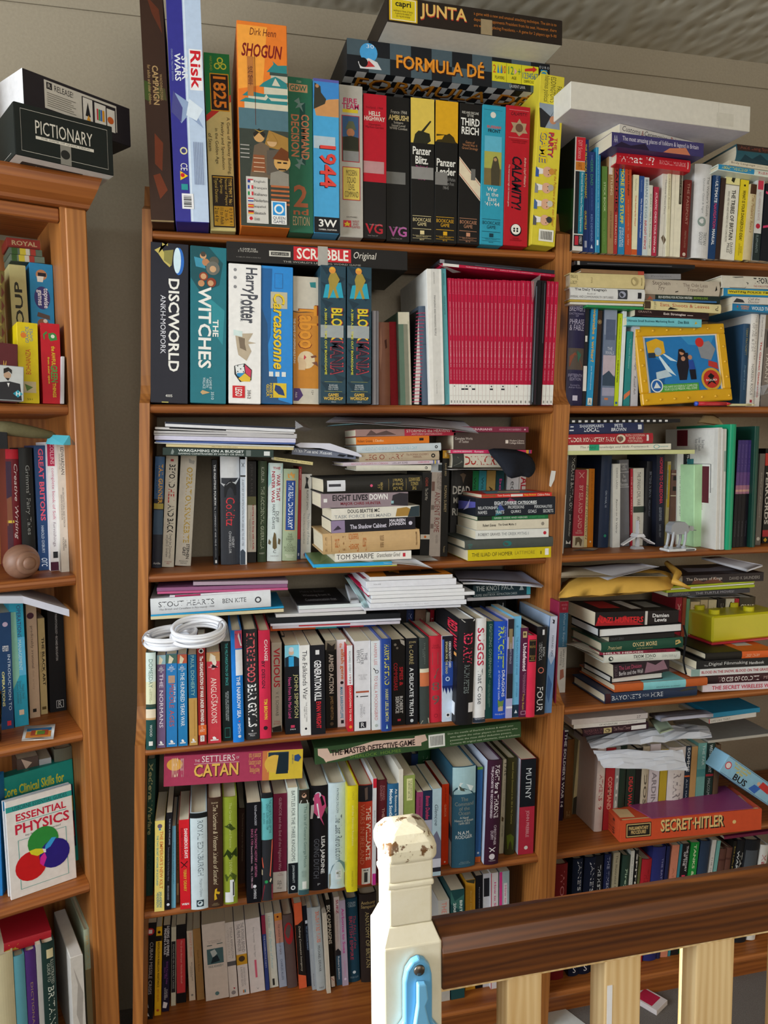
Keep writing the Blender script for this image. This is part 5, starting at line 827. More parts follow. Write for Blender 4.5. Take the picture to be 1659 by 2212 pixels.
row(MID,'M','D',D2,[(140,175,720,None,None,'1f1a18','pb','~dark slim book sunk back beside the grey vicious spine',[],dict(Y=.02))])
stack(MID,'M','D',D1,[
 (180,548,1625,462,512,'d8cda8','pam','~cream slim booklet lowest under the stout hearts book',[],dict(d=.16,tk=1)),
 (180,512,1625,418,492,'2a9cd0','pam','~cyan slim booklet under the stout hearts book',[],dict(d=.16,tk=1)),
 (182,495,1485,405,322,'d4d8dc','hb','stout hearts',[T('STOUT HEARTS','3a3c42',.065,.52,.45,.78),T('The British and Canadians in Normandy 1944','5a5c62',.07,.52,.2,.36,'i'),T('BEN KITE','3a3c42',.59,.79,.45,.72),O('3a3c42',.89,.52,.2),O('d4d8dc',.89,.52,.12)],dict(d=.16,tk=1)),
 (385,300,1480,235,282,'dcd8e0','mag','~white magazine with a crimson panel over the stout hearts book',[R('a82a5a',.05,.3,.0,1)],dict(d=.15,tk=1)),
 (250,250,1670,205,225,'c05a86','mag','~pink folder lowest of the pink folder heap',[],dict(d=.17,tk=1)),
 (245,235,1665,190,195,'8f5a80','mag','~purple folder with torn tabs in the pink folder heap',[],dict(d=.17,tk=1)),
 (640,178,1670,160,140,'a894a4','mag','~mauve divider folder topmost of the pink folder heap',[],dict(d=.16,tk=1)),
],Y=.0)
stack(MID,'M','D',D2,[
 (20,665,1165,620,615,'d8602a','hb','~long thin picture book, orange running into turquoise, over the row',[R('3aa0a8',.42,.62),R('2a3a6a',.62,.75),R('c0304a',.75,.88),R('24408a',.88,1)],dict(d=.16,tk=.6,Y=.03)),
 (40,590,1430,555,560,'c9c4d0','mag','~white magazine lowest under the black folder',[R('b8303a',.2,.6,.5,1)],dict(d=.17,tk=.6)),
 (20,555,1440,510,530,'d8dae6','mag','~lilac-white magazine directly under the black folder',[],dict(d=.17,tk=.6)),
 (-5,525,1435,490,462,'1d2024','box','~long black folder under the bright paper pile',[],dict(d=.18,tk=.6,cat='folder',name='folder')),
 (80,460,1060,440,425,'d0d0d0','mag','~white pamphlet at the bottom of the black pad heap',[],dict(d=.18,tk=.5)),
 (330,425,1050,400,390,'d8d6dc','mag','~white magazine second in the black pad heap',[],dict(d=.17,tk=.5)),
 (330,392,1040,368,350,'dce4e6','mag','~pale cyan magazine under the black printed pad',[],dict(d=.17,tk=.5)),
 (310,362,880,345,345,'1d1e22','pam','~black pad with grey handwriting on its cover',[T('Communication that','9a9aa0',.2,.8,.15,.3,'R'),T('Winning from it','b0b0b6',.2,.75,.4,.58,'R'),T('Make it Better','8a8a90',.2,.7,.7,.82,'R')],dict(d=.17,tk=.5)),
],Y=.0)
pk=dict(d=.17,tk=.5)
stack(MID,'M','D',D2,[
 (1040,440,2090,420,415,'cfd2dc','mag','~white report lowest of the bright paper pile',[],dict(pk)),
 (1100,415,2150,385,365,'dfe2ea','mag','~white bound report with small print second of the bright pile',[T('Defence Board and Army Exit','a8a8b0',.25,.6,.35,.6)],dict(pk)),
 (1110,362,2130,335,320,'e4e6ea','mag','~plain white report third of the bright paper pile',[],dict(pk)),
 (1120,318,2240,290,280,'e6e8ec','mag','~plain white report fourth of the bright paper pile',[],dict(pk)),
 (1080,278,2130,255,240,'e8eaee','mag','~plain white report fifth of the bright paper pile',[],dict(pk)),
 (1090,240,2110,215,200,'e6e8ee','mag','~plain white report sixth of the bright paper pile',[],dict(pk)),
 (1060,200,2040,175,130,'e2e4ec','mag','~thick white report with grey print near the pile top',[T('VOLUME','8a8a98',.08,.16,.4,.6),R('c01f4a',0,.12,.2,1,'R')],dict(pk)),
 (1100,128,2000,110,85,'e6e6e8','mag','~white magazine with an orange and black picture cover topping the bright pile',[R('d8862a',0,1,0,1,'R'),P('3a2a1a',[(.2,0),(.25,.5),(.4,.2),(.5,.7),(.7,.3),(.8,.9),(.9,.1)],'R'),P('e8c84a',[(.3,.3),(.35,.9),(.5,.8),(.6,.5)],'R')],dict(pk)),
],Y=-.03)
sheet('folder','crimson cover of printed notices sloping left of the bright paper pile','folder',(pt(D2,1085,300,-.02),pt(D2,1125,260,-.02),pt(D2,1040,45,.12),pt(D2,850,50,.12)),'c01c48',bow=.001)
sheet('folder','pale turquoise folder edge sloping left of the bright paper pile','folder',(pt(D2,1040,418,-.02),pt(D2,1095,400,-.02),pt(D2,870,60,.12),pt(D2,815,62,.12)),'b8d8dc',bow=.001)
sheet('notebook','small grey notebook lying between black pad and crimson cover','notebook',(pt(D2,885,335,.0),pt(D2,985,325,.0),pt(D2,905,170,.1),pt(D2,830,150,.1)),'b8bcc2',bow=0,thick=.008)
stack(MID,'M','D',D3,[
 (640,312,1270,290,280,'c8c8d0','mag','~white booklet under the dark teal knot box',[],dict(d=.13,tk=.5)),
 (700,275,1272,235,152,'1d3640','box','~dark teal boxed knot kit under the grey magazine',[T('THE KNOT PACK','c0ccd0',.05,.7,.5,.9),T('PACK CONTAINS','8aa0a4',.25,.45,.3,.4),T('2 ROPES  KNOT BOOK  INSTRUCTION CARDS','b0bcc0',.02,.76,.08,.26),R('3fa0b0',.93,1),P('a8b8bc',[(.8,.4),(.84,.9),(.88,.4)])],dict(d=.13,tk=.5,name='card_box')),
],Y=.03)
sheet('magazine','glossy grey-blue magazine draped over the knot kit against the panel','magazine',(pt(D3,560,100,-.02),pt(D3,1400,160,-.035),pt(D3,1180,10,.1),pt(D3,500,0,.13)),'8a8a9c',bow=.003,mat='gloss',thick=.003)
sheet('magazine','white magazine lying under the glossy grey-blue one','magazine',(pt(D3,600,130,-.015),pt(D3,1385,165,-.03),pt(D3,1170,30,.1),pt(D3,520,25,.12)),'d0d2da',bow=.003,thick=.004)
def coil(label,crop,cx,cy,rx,z,turns,tiltx,rot,h,n=40):
 u,Yc=hitZ(MID,crop[0]+cx/crop[2],crop[1]+cy/crop[2],z+h/2);m4=Matrix.Translation(MID.W(u,Yc,z))@Matrix.Rotation(tiltx,4,'X')@Matrix.Rotation(rot,4,'Z')
 m=MB();pts=[]
 for i in range(int(n*turns)+1):
  a=2*math.pi*i/n;k=i/(n*turns);j=.004*math.sin(k*23)
  pts.append(((rx+j)*math.cos(a),(rx*.8+j)*math.sin(a),.0036+(h-.007)*(.5-.5*math.cos(k*6.28*1.5))+.0012*math.sin(a*1.3)))
 m.tube(pts,.0033,7,False,'e8eaf0');e=m.build('cable_coil','plastic',None,True);e.matrix_world=m4;tag(e,label,'cable')
 t=MB();t.tube([(rx+.009*math.cos(q),.003*math.sin(q),h/2+(h*.62)*math.sin(q))for q in np.arange(12)*math.pi/6],.0011,5,True,'9a9aa0');t.build('twist_tie','plastic',e)
zb=ZS['D']+.203
coil('coil of white cable lying lower, over the domesday spine',D1,400,735,.043,zb,8,.12,3.3,.024)
coil('coil of white cable lying higher, over the red war book',D1,695,665,.045,zb+.012,9,.3,.1,.026)
E1,E2,E3=(290,1590,4.74),(610,1590,4.74),(870,1560,4.74)
row(MID,'M','E',E1,[
 (100,190,240,1640,130,'25463d','hb','medieval warfare',[T('Medieval','a8a878',.03,.31,.25,.72,'b'),T('Warfare','a8a878',.33,.55,.25,.72,'b'),T('H.W. KOCH','16281f',.62,.8,.3,.7)],dict(mat='matt')),
 (207,308,875,1805,212,'e0cd72','pb',"the emperor's new kilt",[O('6a5a6a',.06,.5,.24),R('3a7ab0',.085,.105,.4,.6),T("THE EMPEROR'S NEW KILT",'c8783a',.115,.75,.5,.84,'b'),T('THE TWO SECRET HISTORIES OF SCOTLAND','4a9090',.16,.71,.18,.36,'b'),T('JAN-ANDREW\nHENDERSON','4a8088',.78,.96,.2,.75,'b')]),
 (315,378,790,1785,328,'15151b','pb','the devil and king',[T('THE DEVIL & KING JAMES','b8bcc8',.06,.33,.4,.7),T('Torture around the Trial of the Dunbar Witch','7a7e8a',.35,.7,.35,.6),T('BRIAN HARVEY','9a9eaa',.75,.9,.35,.6),O('d0d4dc',.945,.5,.24)]),
 (381,425,925,1765,381,'6fb3d2','pb','~slim pale blue paperback beside the red dangerous book',[T('MADE IN SCOTLAND','3f7f9a',.2,.7,.35,.62)]),
 (430,462,905,1710,432,'7c5c3c','pb','~slim brown paperback sunk behind the red dangerous book',[T('DICTIONARY','3a2818',.1,.6,.3,.7),R('b89868',.75,.9,.2,.8)]),
 (472,578,865,1780,455,'d0202b','pb','dangerous days',[T('DANGEROUS DAYS','f0e8e8',.1,.43,.5,.82,'b'),T('ELIZABETHAN ENGLAND','5a1018',.09,.44,.18,.4),P('3a1014',[(.46,.15),(.53,.75),(.535,.7),(.47,.1)]),P('3a1014',[(.46,.75),(.53,.15),(.535,.2),(.47,.8)]),T('TERRY DEARY','d8a83a',.55,.8,.38,.66,'b'),T('W&N','f0e8e8',.93,.955,.15,.85,'Hb')]),
 (585,758,790,1780,570,'c9d9e1','hb','royal edinburgh',[R('16191c',0,.055),T('ROYAL EDINBURGH','6a7a84',.08,.65,.42,.76),T('Margaret Oliphant','8a98a0',.68,.87,.48,.68,'i'),R('2a3a44',.9,.97,.32,.75),O('c9d9e1',.935,.53,.16)]),
 (762,910,640,1760,750,'402b21','hb','northern and western islands',[T('SHAW','c8b898',.035,.05,.25,.72,'H'),T('The Northern & Western Islands of Scotland','d2c4a4',.06,.79,.36,.68,'i'),P('d0a82a',[(.83,.45),(.82,.6),(.85,.58),(.86,.8),(.88,.75),(.87,.5),(.92,.6),(.93,.4),(.88,.4)]),T('JOHN\nDONALD','9a8a68',.955,.98,.25,.75,'H')]),
 (915,1060,630,1725,905,'8c9c32','hb','the great highland',[P('3a4a18',[(.27,.1),(.24,.5),(.3,.9),(.31,.6),(.29,.4)]),P('2a3a10',[(.55,.0),(.48,.3),(.52,.6),(.47,.95),(.56,1),(.58,.5)]),P('4a5a20',[(.72,.1),(.7,.6),(.74,.95),(.8,.8),(.78,.2)]),T('The Great Highland Famine','b8c078',.05,.47,.38,.62),T('T M DEVINE','b8c078',.53,.72,.42,.62),R('e0e4e8',.77,.93,.46,.78),R('e0e4e8',.885,.98,.12,.7),R('2a2a30',.79,.92,.66,.75)]),
 (1065,1150,745,1700,1072,'422c24','hb','~dark brown sunken hardback beside the black economic one',[T('The Economy of Change in the Age of Enterprise','8a745c',.06,.7,.4,.62)],dict(Y=.02)),
 (1155,1300,690,1720,1150,'101017','pb','the economic history of britain',[T('FLOUD and McCLOSKEY','d0d0dc',.03,.23,.55,.7),T('The ECONOMIC HISTORY of BRITAIN','c06a90',.26,.74,.55,.72),T('SINCE 1700','c06a90',.26,.42,.3,.45),T('Second Edition   VOL. 1: 1700-1860','d0a8bc',.43,.85,.3,.42),O('dcdce4',.835,.55,.12),T('CAMBRIDGE','dcdce4',.86,.96,.48,.66)]),
 (1305,1420,590,1690,1300,'2c2e33','hb','jacobite clans of the great glen',[R('1c2024',0,.045),R('66b6bc',.045,.43,.0,1),T('THE JACOBITE CLANS OF THE\nGREAT GLEN 1650-1784','1f4a50',.06,.37,.42,.88),T('BRUCE LENMAN','1f4a50',.18,.28,.15,.3),P('d4604c',[(.5,1),(.43,1),(.6,0),(.68,.1),(.78,.8),(.7,.85)]),P('d8ccb0',[(.7,.0),(.8,.9),(.83,.8),(.75,0)]),O('2f9a5a',.82,.42,.15),P('7a2a3a',[(.85,.2),(.85,1),(.99,1),(.99,0)])]),
 (1420,1560,600,1610,1425,'7c2242','pb','glencoe and the end',[T('GLENCOE and the End of the Highland War','d0a0b0',.04,.78,.35,.6),R('d8d0cc',.79,1),T('Paul\nHopkins','a86a7a',.8,.835,.35,.75,'H'),T('DA\n804\n.7\nHop','3a3a3a',.88,.97,.3,.65,'H')]),
])
row(MID,'M','E',E2,[
 (60,160,535,1620,55,'dfe8e0','pb','battles for the three kingdoms',[R('14191f',.71,1),T('BATTLES FOR THE THREE KINGDOMS','4a5a58',.03,.69,.36,.72),T('JOHN BARRATT','d0d8dc',.73,.9,.38,.66),O('d8dce0',.945,.5,.24),O('14191f',.945,.5,.12)]),
 (165,272,550,1630,168,'9db3ab','hb','the life of general',[R('2a2620',0,.13),O('c8a088',.055,.5,.24),P('3a2a20',[(.02,.25),(.01,.5),(.03,.75),(.08,.78),(.05,.7),(.03,.5),(.05,.3),(.08,.2)]),P('d8d8d4',[(.1,.2),(.13,.1),(.14,.9),(.1,.8)]),T('The Life of General George Monck','5a7a74',.16,.74,.4,.76),T('PETER\nREESE','8aa098',.77,.83,.3,.75,'H'),R('e0e4e0',.87,.94,.35,.75),R('3a5a60',.95,1)]),
 (272,465,520,1585,285,'16151a','hb','going dutch',[P('c04a78',[(.08,.2),(.06,.4),(.1,.75),(.2,.85),(.3,.6),(.38,.75),(.3,.5),(.25,.2)]),O('d8b0b8',.12,.28,.14),O('c8c4d0',.08,.4,.16),P('dcd8dc',[(.18,.05),(.16,.4),(.3,.5),(.31,.02)]),P('4a5a48',[(.22,.75),(.2,.95),(.28,.9)]),T('LISA JARDINE','dcdce0',.48,.84,.54,.8,'b'),T('GOING DUTCH','5a5c64',.5,.88,.22,.5),T('P','a8a8ac',.93,.95,.44,.58,'H')]),
 (472,650,485,1565,470,'c3d6de','hb','the last revolution',[T('PATRICK DILLON','5a6a74',.05,.28,.45,.57),T('The Last Revolution','4a5a68',.3,.72,.38,.76,'i'),P('6a8a9a',[(.78,.2),(.72,.6),(.76,.9),(.86,1),(.88,0)]),P('8a8a7a',[(.86,0),(.84,.5),(.86,1),(1,1),(1,0)]),R('d8e0ea',.82,.91,.38,.74),T('DA\n435\nDIL','4a5a6a',.83,.89,.5,.68,'H'),O('c8d0d4',.945,.55,.1)]),
 (658,768,515,1600,665,'d9cb24','hb','~bright yellow library hardback beside the red irish wars',[T('CHILDS','a89a2a',.05,.13,.45,.62),T('and the Glorious Revolution','e8e08a',.18,.56,.42,.62),T('MANCHESTER','a89a2a',.8,.95,.42,.58)]),
 (770,920,505,1530,778,'c2402a','hb','the williamite wars in ireland',[R('24222a',0,.165),P('6a5a54',[(.03,.4),(.02,.6),(.14,.62),(.15,.45)]),T('THE WILLIAMITE','ecd8c4',.22,.75,.52,.84,'b'),T('WARS IN IRELAND','d8846a',.19,.79,.14,.42),R('e4e4e0',.83,.99,.25,.85),T('464','2a2a2a',.84,.86,.35,.7,'Hb'),R('3a3a3a',.87,.97,.42,.65)]),
 (920,955,435,1530,930,'d9dce2','pb','battle of the boyne',[R('c42436',0,.09),T('Battle of the Boyne 1690','6a6a74',.3,.62,.32,.68),R('c0308a',.89,1)]),
 (958,1060,455,1505,968,'5c2028','hb','the siege of',[T('RICHARD\nDOHERTY','a87a7a',.05,.2,.3,.78),T('THE SIEGE OF','c8a098',.27,.58,.5,.76),T('THE WILLIAMITE','9a6a68',.37,.6,.2,.4)]),
 (1060,1190,495,1490,1075,'2b628c','hb','economic history of modern scotland',[T('An Economic History of','dfe6ea',.05,.49,.52,.76,'b'),T('Modern Scotland','dfe6ea',.05,.38,.16,.4,'b')]),
 (1192,1236,345,1480,1192,'dfdbcf','pam','~white thin booklets standing beside the green rising book',[R('b8b4a8',0,1,.45,.5)]),
 (1238,1355,410,1470,1240,'8d9d54','pb','jacobite risings on a cream label',[R('d8d8a0',.03,.24,.28,.78),T('THE JACOBITE RISINGS\nIN BRITAIN 1689-1746','3a4020',.045,.225,.4,.74),P('4a5a28',[(.55,0),(.5,.4),(.54,.8),(.5,1),(.7,1),(.7,0)]),P('6a6a58',[(.7,0),(.72,1),(.85,1),(.8,0)])]),
 (1358,1420,580,1460,1378,'8f3c64','pb','~pinkish purple paperback lettered the jacobites',[T('Daniel Szechi','4a1a34',.06,.27,.4,.66),T('THE JACOBITES','d8a8bc',.29,.55,.4,.64)]),
 (1430,1525,565,1450,1440,'1d2b46','pb','~navy over grey photograph paperback with pink script',[T('Bonnie Dundee','d8406a',.06,.33,.3,.72,'i'),R('a8a8b8',.34,1),P('6a6a7a',[(.5,0),(.42,.5),(.55,1),(1,1),(1,0)])]),
 (1530,1620,545,1440,1540,'aac2ce','pb','~pale blue mountain paperback with black script glencoe',[T('Glencoe','2a3a44',.18,.42,.25,.62,'i'),P('6a6a80',[(.55,0),(.48,.5),(.6,1),(.8,1),(.8,0)]),R('c8c8d4',.8,.9),R('2a2a34',.9,.95)]),
])
row(MID,'M','E',E3,[
 (393,465,640,1465,402,'d93c15','pb','glencoe on orange',[T('John Prebble','8a2008',.04,.23,.36,.62,'i'),T('GLENCOE','f0b088',.25,.4,.36,.64),O('f0e0d0',.965,.5,.12)]),
 (500,735,465,1495,510,'30596f','hb','the command of the ocean',[R('9fc0c8',0,.27),P('d8e4e6',[(.15,.3),(.18,.7),(.2,.9),(.24,.8),(.22,.2)]),P('2a4a58',[(.2,.15),(.21,.5),(.25,.85),(.3,1),(.3,0),(.24,0)]),P('4a5248',[(.18,.25),(.23,.32),(.24,.5),(.22,.48)]),T('The\nCommand\nof the\nOcean','8a9088',.3,.475,.1,.9,'H'),T('A Naval\nHistory of Britain\n1649-1815','c8ccc4',.49,.57,.1,.9,'H'),T('N.A.M.\nRODGER','e0e4e4',.635,.71,.14,.86,'H'),T('PENGUIN\nALLEN LANE','8aa0a8',.94,.965,.28,.78,'H'),P('d8b0a0',[(.3,.5),(.3,1),(.6,1),(.5,.6)],'L'),P('c8d4d8',[(.7,.4),(.75,1),(1,1),(1,.5)],'L')]),
 (740,795,460,1440,765,'305c92','pb','~blue tall paperback with an orange foot beside the ocean hardback',[R('6a9a3a',0,.03),R('c8602a',.94,1),O('c8d0d8',.9,.5,.2)],dict(d=.15)),
 (830,975,395,1465,870,'3b1b31','hb','fight for a throne',[T('FIGHT for a THRONE','e8e4ea',.05,.55,.52,.84,'b'),T("THE JACOBITE '45 RECONSIDERED",'d0c4d0',.055,.55,.22,.42,'b'),T('CHRISTOPHER\nDUFFY','d8ccd8',.62,.81,.35,.75),P('e0dce0',[(.83,.3),(.87,.7),(.875,.65),(.835,.25)]),P('e0dce0',[(.83,.7),(.87,.3),(.875,.35),(.835,.75)]),O('d8d0d8',.92,.5,.2),T('HELION','d8d0d8',.955,.965,.3,.75,'H'),R('c0cce0',0,1,0,1,'L'),P('98a8c8',[(.4,.2),(.3,.6),(.6,.9),(.9,.7),(.8,.3)],'L')],dict(pages='cfc8dc')),
 (985,1030,385,1350,1030,'c9c1a9','pb','1745 a military history',[T('1745','3a362a',.04,.17,.3,.75),T('A Military History','8a826a',.2,.5,.35,.65,'i'),P('5a4a30',[(.6,.2),(.62,.7),(.66,.6),(.65,.2)]),T('STUART REID','5a5440',.7,.82,.35,.65)]),
 (1045,1140,370,1360,1075,'39371d','hb','scottish county government',[T('Scottish County Government in the 18th & 19th Centuries','a8a058',.04,.68,.4,.64,'i'),P('5a6a20',[(.8,.1),(.78,.5),(.82,.9),(.95,.8),(.94,.2)])],dict(mat='card')),
 (1180,1335,385,1365,1210,'b02c42','pb','mutiny',[R('141a22',0,.5),T('MUTINY','d0d8dc',.1,.42,.36,.72),T('JOHN PREBBLE','dca8b0',.54,.82,.4,.66),O('e0dcd8',.93,.5,.12),R('c9cede',0,1,0,1,'L')],dict(d=.125)),
])
row(MID,'M','E',E3,[
 (160,300,250,None,None,'1f4a2c','hb','~green back-row hardback half hidden under the detective box',[T('IN PEACE','b0c0a8',.12,.4,.35,.7)],dict(Y=.14,d=.08)),
 (90,158,330,None,None,'23365a','hb','~navy back-row hardback beside the green one under the detective box',[],dict(Y=.14,d=.08)),
])
stack(MID,'M','E',E1,[
 (300,522,1722,430,210,'a83c5a','box','~~crimson and yellow settlers game box lying over the fifth shelf books',[R('d4b83c',.745,1),R('c87848',.70,.75),R('d8b04a',.735,.9,.28,.96),R('2a3a48',.742,.893,.3,.94),O('d8b04a',.79,.55,.075,.3),P('1a2a34',[(.80,.2),(.82,.9),(.89,.9),(.89,.2)]),T('SETTLERS','e8d8d8',.265,.5,.74,.95),T('THE','e0ccd0',.215,.25,.76,.84),T('OF','e0ccd0',.51,.53,.8,.88),R('e8d8d8',.21,.53,.69,.7),T('CATAN','4a1420',.215,.53,.23,.66,'b'),T('CATAN','e0b458',.21,.525,.26,.68,'b'),O('d8a048',.075,.72,.055,.2),T('CATAN','e6c8b0',.055,.1,.3,.95,'U'),T('Klaus Teuber','e0b8b8',.115,.138,.3,.92,'U'),T('Award-Winning\nGame of Discovery,\nSettlement & Trade','e0a868',.6,.69,.25,.95,'U'),P('2a4a80',[(.935,.62),(.935,.8),(.965,.84),(.985,.72),(.965,.58)]),T('1996','3a4a6a',.917,.927,.5,.85)],dict(d=.2,tk=1,name='game_box',cat='board game')),
],Y=-.028)
stack(MID,'M','E',E2,[
 (335,295,2447,10,125,'344f30','box','~~green detective game box with a curling paper banner, fifth shelf',[P('d4b8a8',[(.055,.1),(.1,.15),(.28,.5),(.5,.3),(.5,.8),(.28,1),(.1,.6),(.055,.55)]),P('d4b8a8',[(.015,.55),(.015,.95),(.06,.9),(.08,.3),(.05,.05),(.04,.3)]),P('d4b8a8',[(.46,.35),(.47,.95),(.52,.98),(.53,.6),(.5,.5),(.495,.3)]),T('THE\u00b7MASTER\u00b7DETECTIVE\u00b7GAME','2a1c1c',.075,.47,.4,.76,'b'),T('SHERLOCK  HOLMES','6a8a3a',.16,.4,.1,.28),R('dfe2dc',.535,.615,.1,.9)]+[R('3a3a3a',.545+i*.007,.548+i*.007,.2,.8)for i in range(9)]+[T('Don the mantle of Sherlock Holmes & match your','b8c4a8',.63,.96,.74,.88),T('wits against the other players to determine who','b8c4a8',.64,.98,.52,.66),T('possesses the most skilful deductive powers.','b8c4a8',.64,.95,.31,.45),T('Contains 40 original case adventures, clues & solutions','b8c4a8',.64,.99,.1,.24)],dict(d=.2,tk=1,name='game_box',cat='board game')),
],Y=-.02)
F1,F2,F3=(280,1900,4.879),(580,1900,5.184),(780,1780,3.606)
row(MID,'M','F',F1,[
 (125,245,470,1490,165,'151416','pb','cuban missile crisis',[O('a8242c',.09,.5,.34),R('d8c8c8',.07,.11,.35,.65),T('CUBAN MISSILE CRISIS','a8a4a8',.2,.74,.5,.78),T('NUCLEAR WAR','a8a4a8',.4,.75,.16,.42),P('b8b8b8',[(.85,.3),(.83,.5),(.88,.6)]),P('c8c8c8',[(.95,.3),(.92,.5),(.97,.7)])]),
 (262,330,505,1440,275,'d6a620','pb','revolution rebellion resistance',[O('2a1a14',.06,.55,.24),R('1a1614',.1,.16,0,1),T('REVOLUTION REBELLION RESISTANCE','3a2a10',.17,.68,.35,.66,'b'),T('ERIC SELBIN','b04a2a',.7,.84,.38,.64),O('b04a2a',.94,.5,.22)]),
 (340,415,490,1400,355,'1e1a32','pb','losing an empire finding a role',[R('17161e',0,.4),T('LOSING AN EMPIRE,\nFINDING A ROLE','d0d0d8',.01,.36,.15,.88,'b'),T('British Foreign Policy\nSince 1945','8a4a98',.42,.68,.25,.75),T('DAVID\nSANDERS','c8c8d0',.72,.86,.3,.75),P('d8d4dc',[(.88,.2),(.9,.8),(.96,.6),(.95,.1)])]),
 (437,487,505,1335,440,'c2beab','pb','~slim cream paperback with a long black title panel',[R('26262a',.18,.83,.05,.9),T('ENGLAND IN AN EARLY CRISIS','a8a8a4',.22,.78,.3,.65)]),
 (495,597,485,1310,490,'18171a','pb','~black paperback with a tall red title panel',[R('c03a40',.18,.87,.04,.92),T('The Great Betrayal  Nicholas Bethell','e0a8a0',.2,.75,.4,.62,'i')]),
 (630,695,545,1280,600,'d2c3b3','pb','~pinkish cream leaning paperback lettered in faded red',[T('SOVIET BLOC','d0847a',.03,.38,.4,.75),T('BEN FOWKES AND\nJOHNSON','4a4440',.45,.72,.3,.7),O('8a8480',.92,.5,.2)]),
 (712,790,525,1275,665,'a27c4c','pb','~tan leaning paperback left of the widest white spine',[T('Deadlock Rules','6a4a28',.3,.6,.4,.62)]),
 (805,1050,480,1285,757,'d9cfca','pb','~widest white paperback with a grey-green photo square',[T('THE RISE AND FALL OF\nTHE GREAT POWERS','a89c98',.22,.26,.2,.8,'H'),R('3a5a5a',.28,.29,.18,.4),R('3a5a5a',.27,.28,.6,.85),R('4a6a72',.33,.53,.16,.86),P('b8c4c8',[(.36,.3),(.34,.5),(.4,.6),(.45,.4)]),P('1f2f38',[(.44,.4),(.42,.6),(.5,.7),(.52,.3)]),T('PAUL KENNEDY','5a6a6c',.545,.575,.2,.84,'H'),O('5a8088',.92,.5,.09)]),
 (1055,1145,460,1245,1000,'d6cecb','pb','open secret',[T('STELLA RIMINGTON','8a8486',.07,.48,.55,.8),T('OPEN SECRET','b8b0b0',.1,.48,.18,.42),R('5a5a5e',.52,.58),O('8a8488',.94,.5,.26),P('b8303a',[(.87,.5),(.88,.75),(.9,.6)])]),
 (1155,1265,445,1225,1098,'d8d0cf','pb','the powers behind',[T('THE POWERS BEHIND\nTHE PRIME MINISTER','6a666a',.03,.42,.2,.88),R('c8962a',.45,.59),O('4a3a28',.51,.5,.3),T('DENNIS KAVANAGH\n& ANTHONY SELDON','8a8688',.62,.88,.3,.75),R('c8783a',.93,.97,.4,.52),R('4a8aa0',.93,.97,.54,.66)]),
 (1275,1430,425,1200,1215,'d8d0d0','pb','~wide white leaning paperback with a long pink stripe',[T('Percy Hennessy   Never Again','8a8488',.12,.52,.42,.58),R('d0607a',.56,.8,.42,.56),T('V','6a6a6a',.94,.965,.45,.6,'H')]),
 (1435,1475,380,1170,1385,'303f7c','pb','~slim blue leaning paperback with a red head',[R('8a2a44',0,.25),T('THE CONSERVATIVE PARTY','b8bcd8',.27,.7,.3,.65)]),
 (1480,1570,360,1145,1420,'d1d1c6','pb','~cream leaning paperback with pale blue lettering',[T('Robert Blake','8a9a98',.04,.2,.35,.6,'i'),T('The Decline of Power','8ab8c0',.24,.75,.35,.62,'i'),R('2a2a2a',.88,.97,.35,.6)]),
 (1580,1659,360,1140,1520,'a3adc2','pb','the savage wars of peace',[R('d0863a',0,.1),R('c08a78',.1,.4),O('5a1a14',.05,.45,.14),T('THE SAVAGE WARS OF PEACE','5a4444',.15,.56,.38,.62),T('CHARLES ALLEN','4a5a74',.62,.9,.4,.66)]),
])
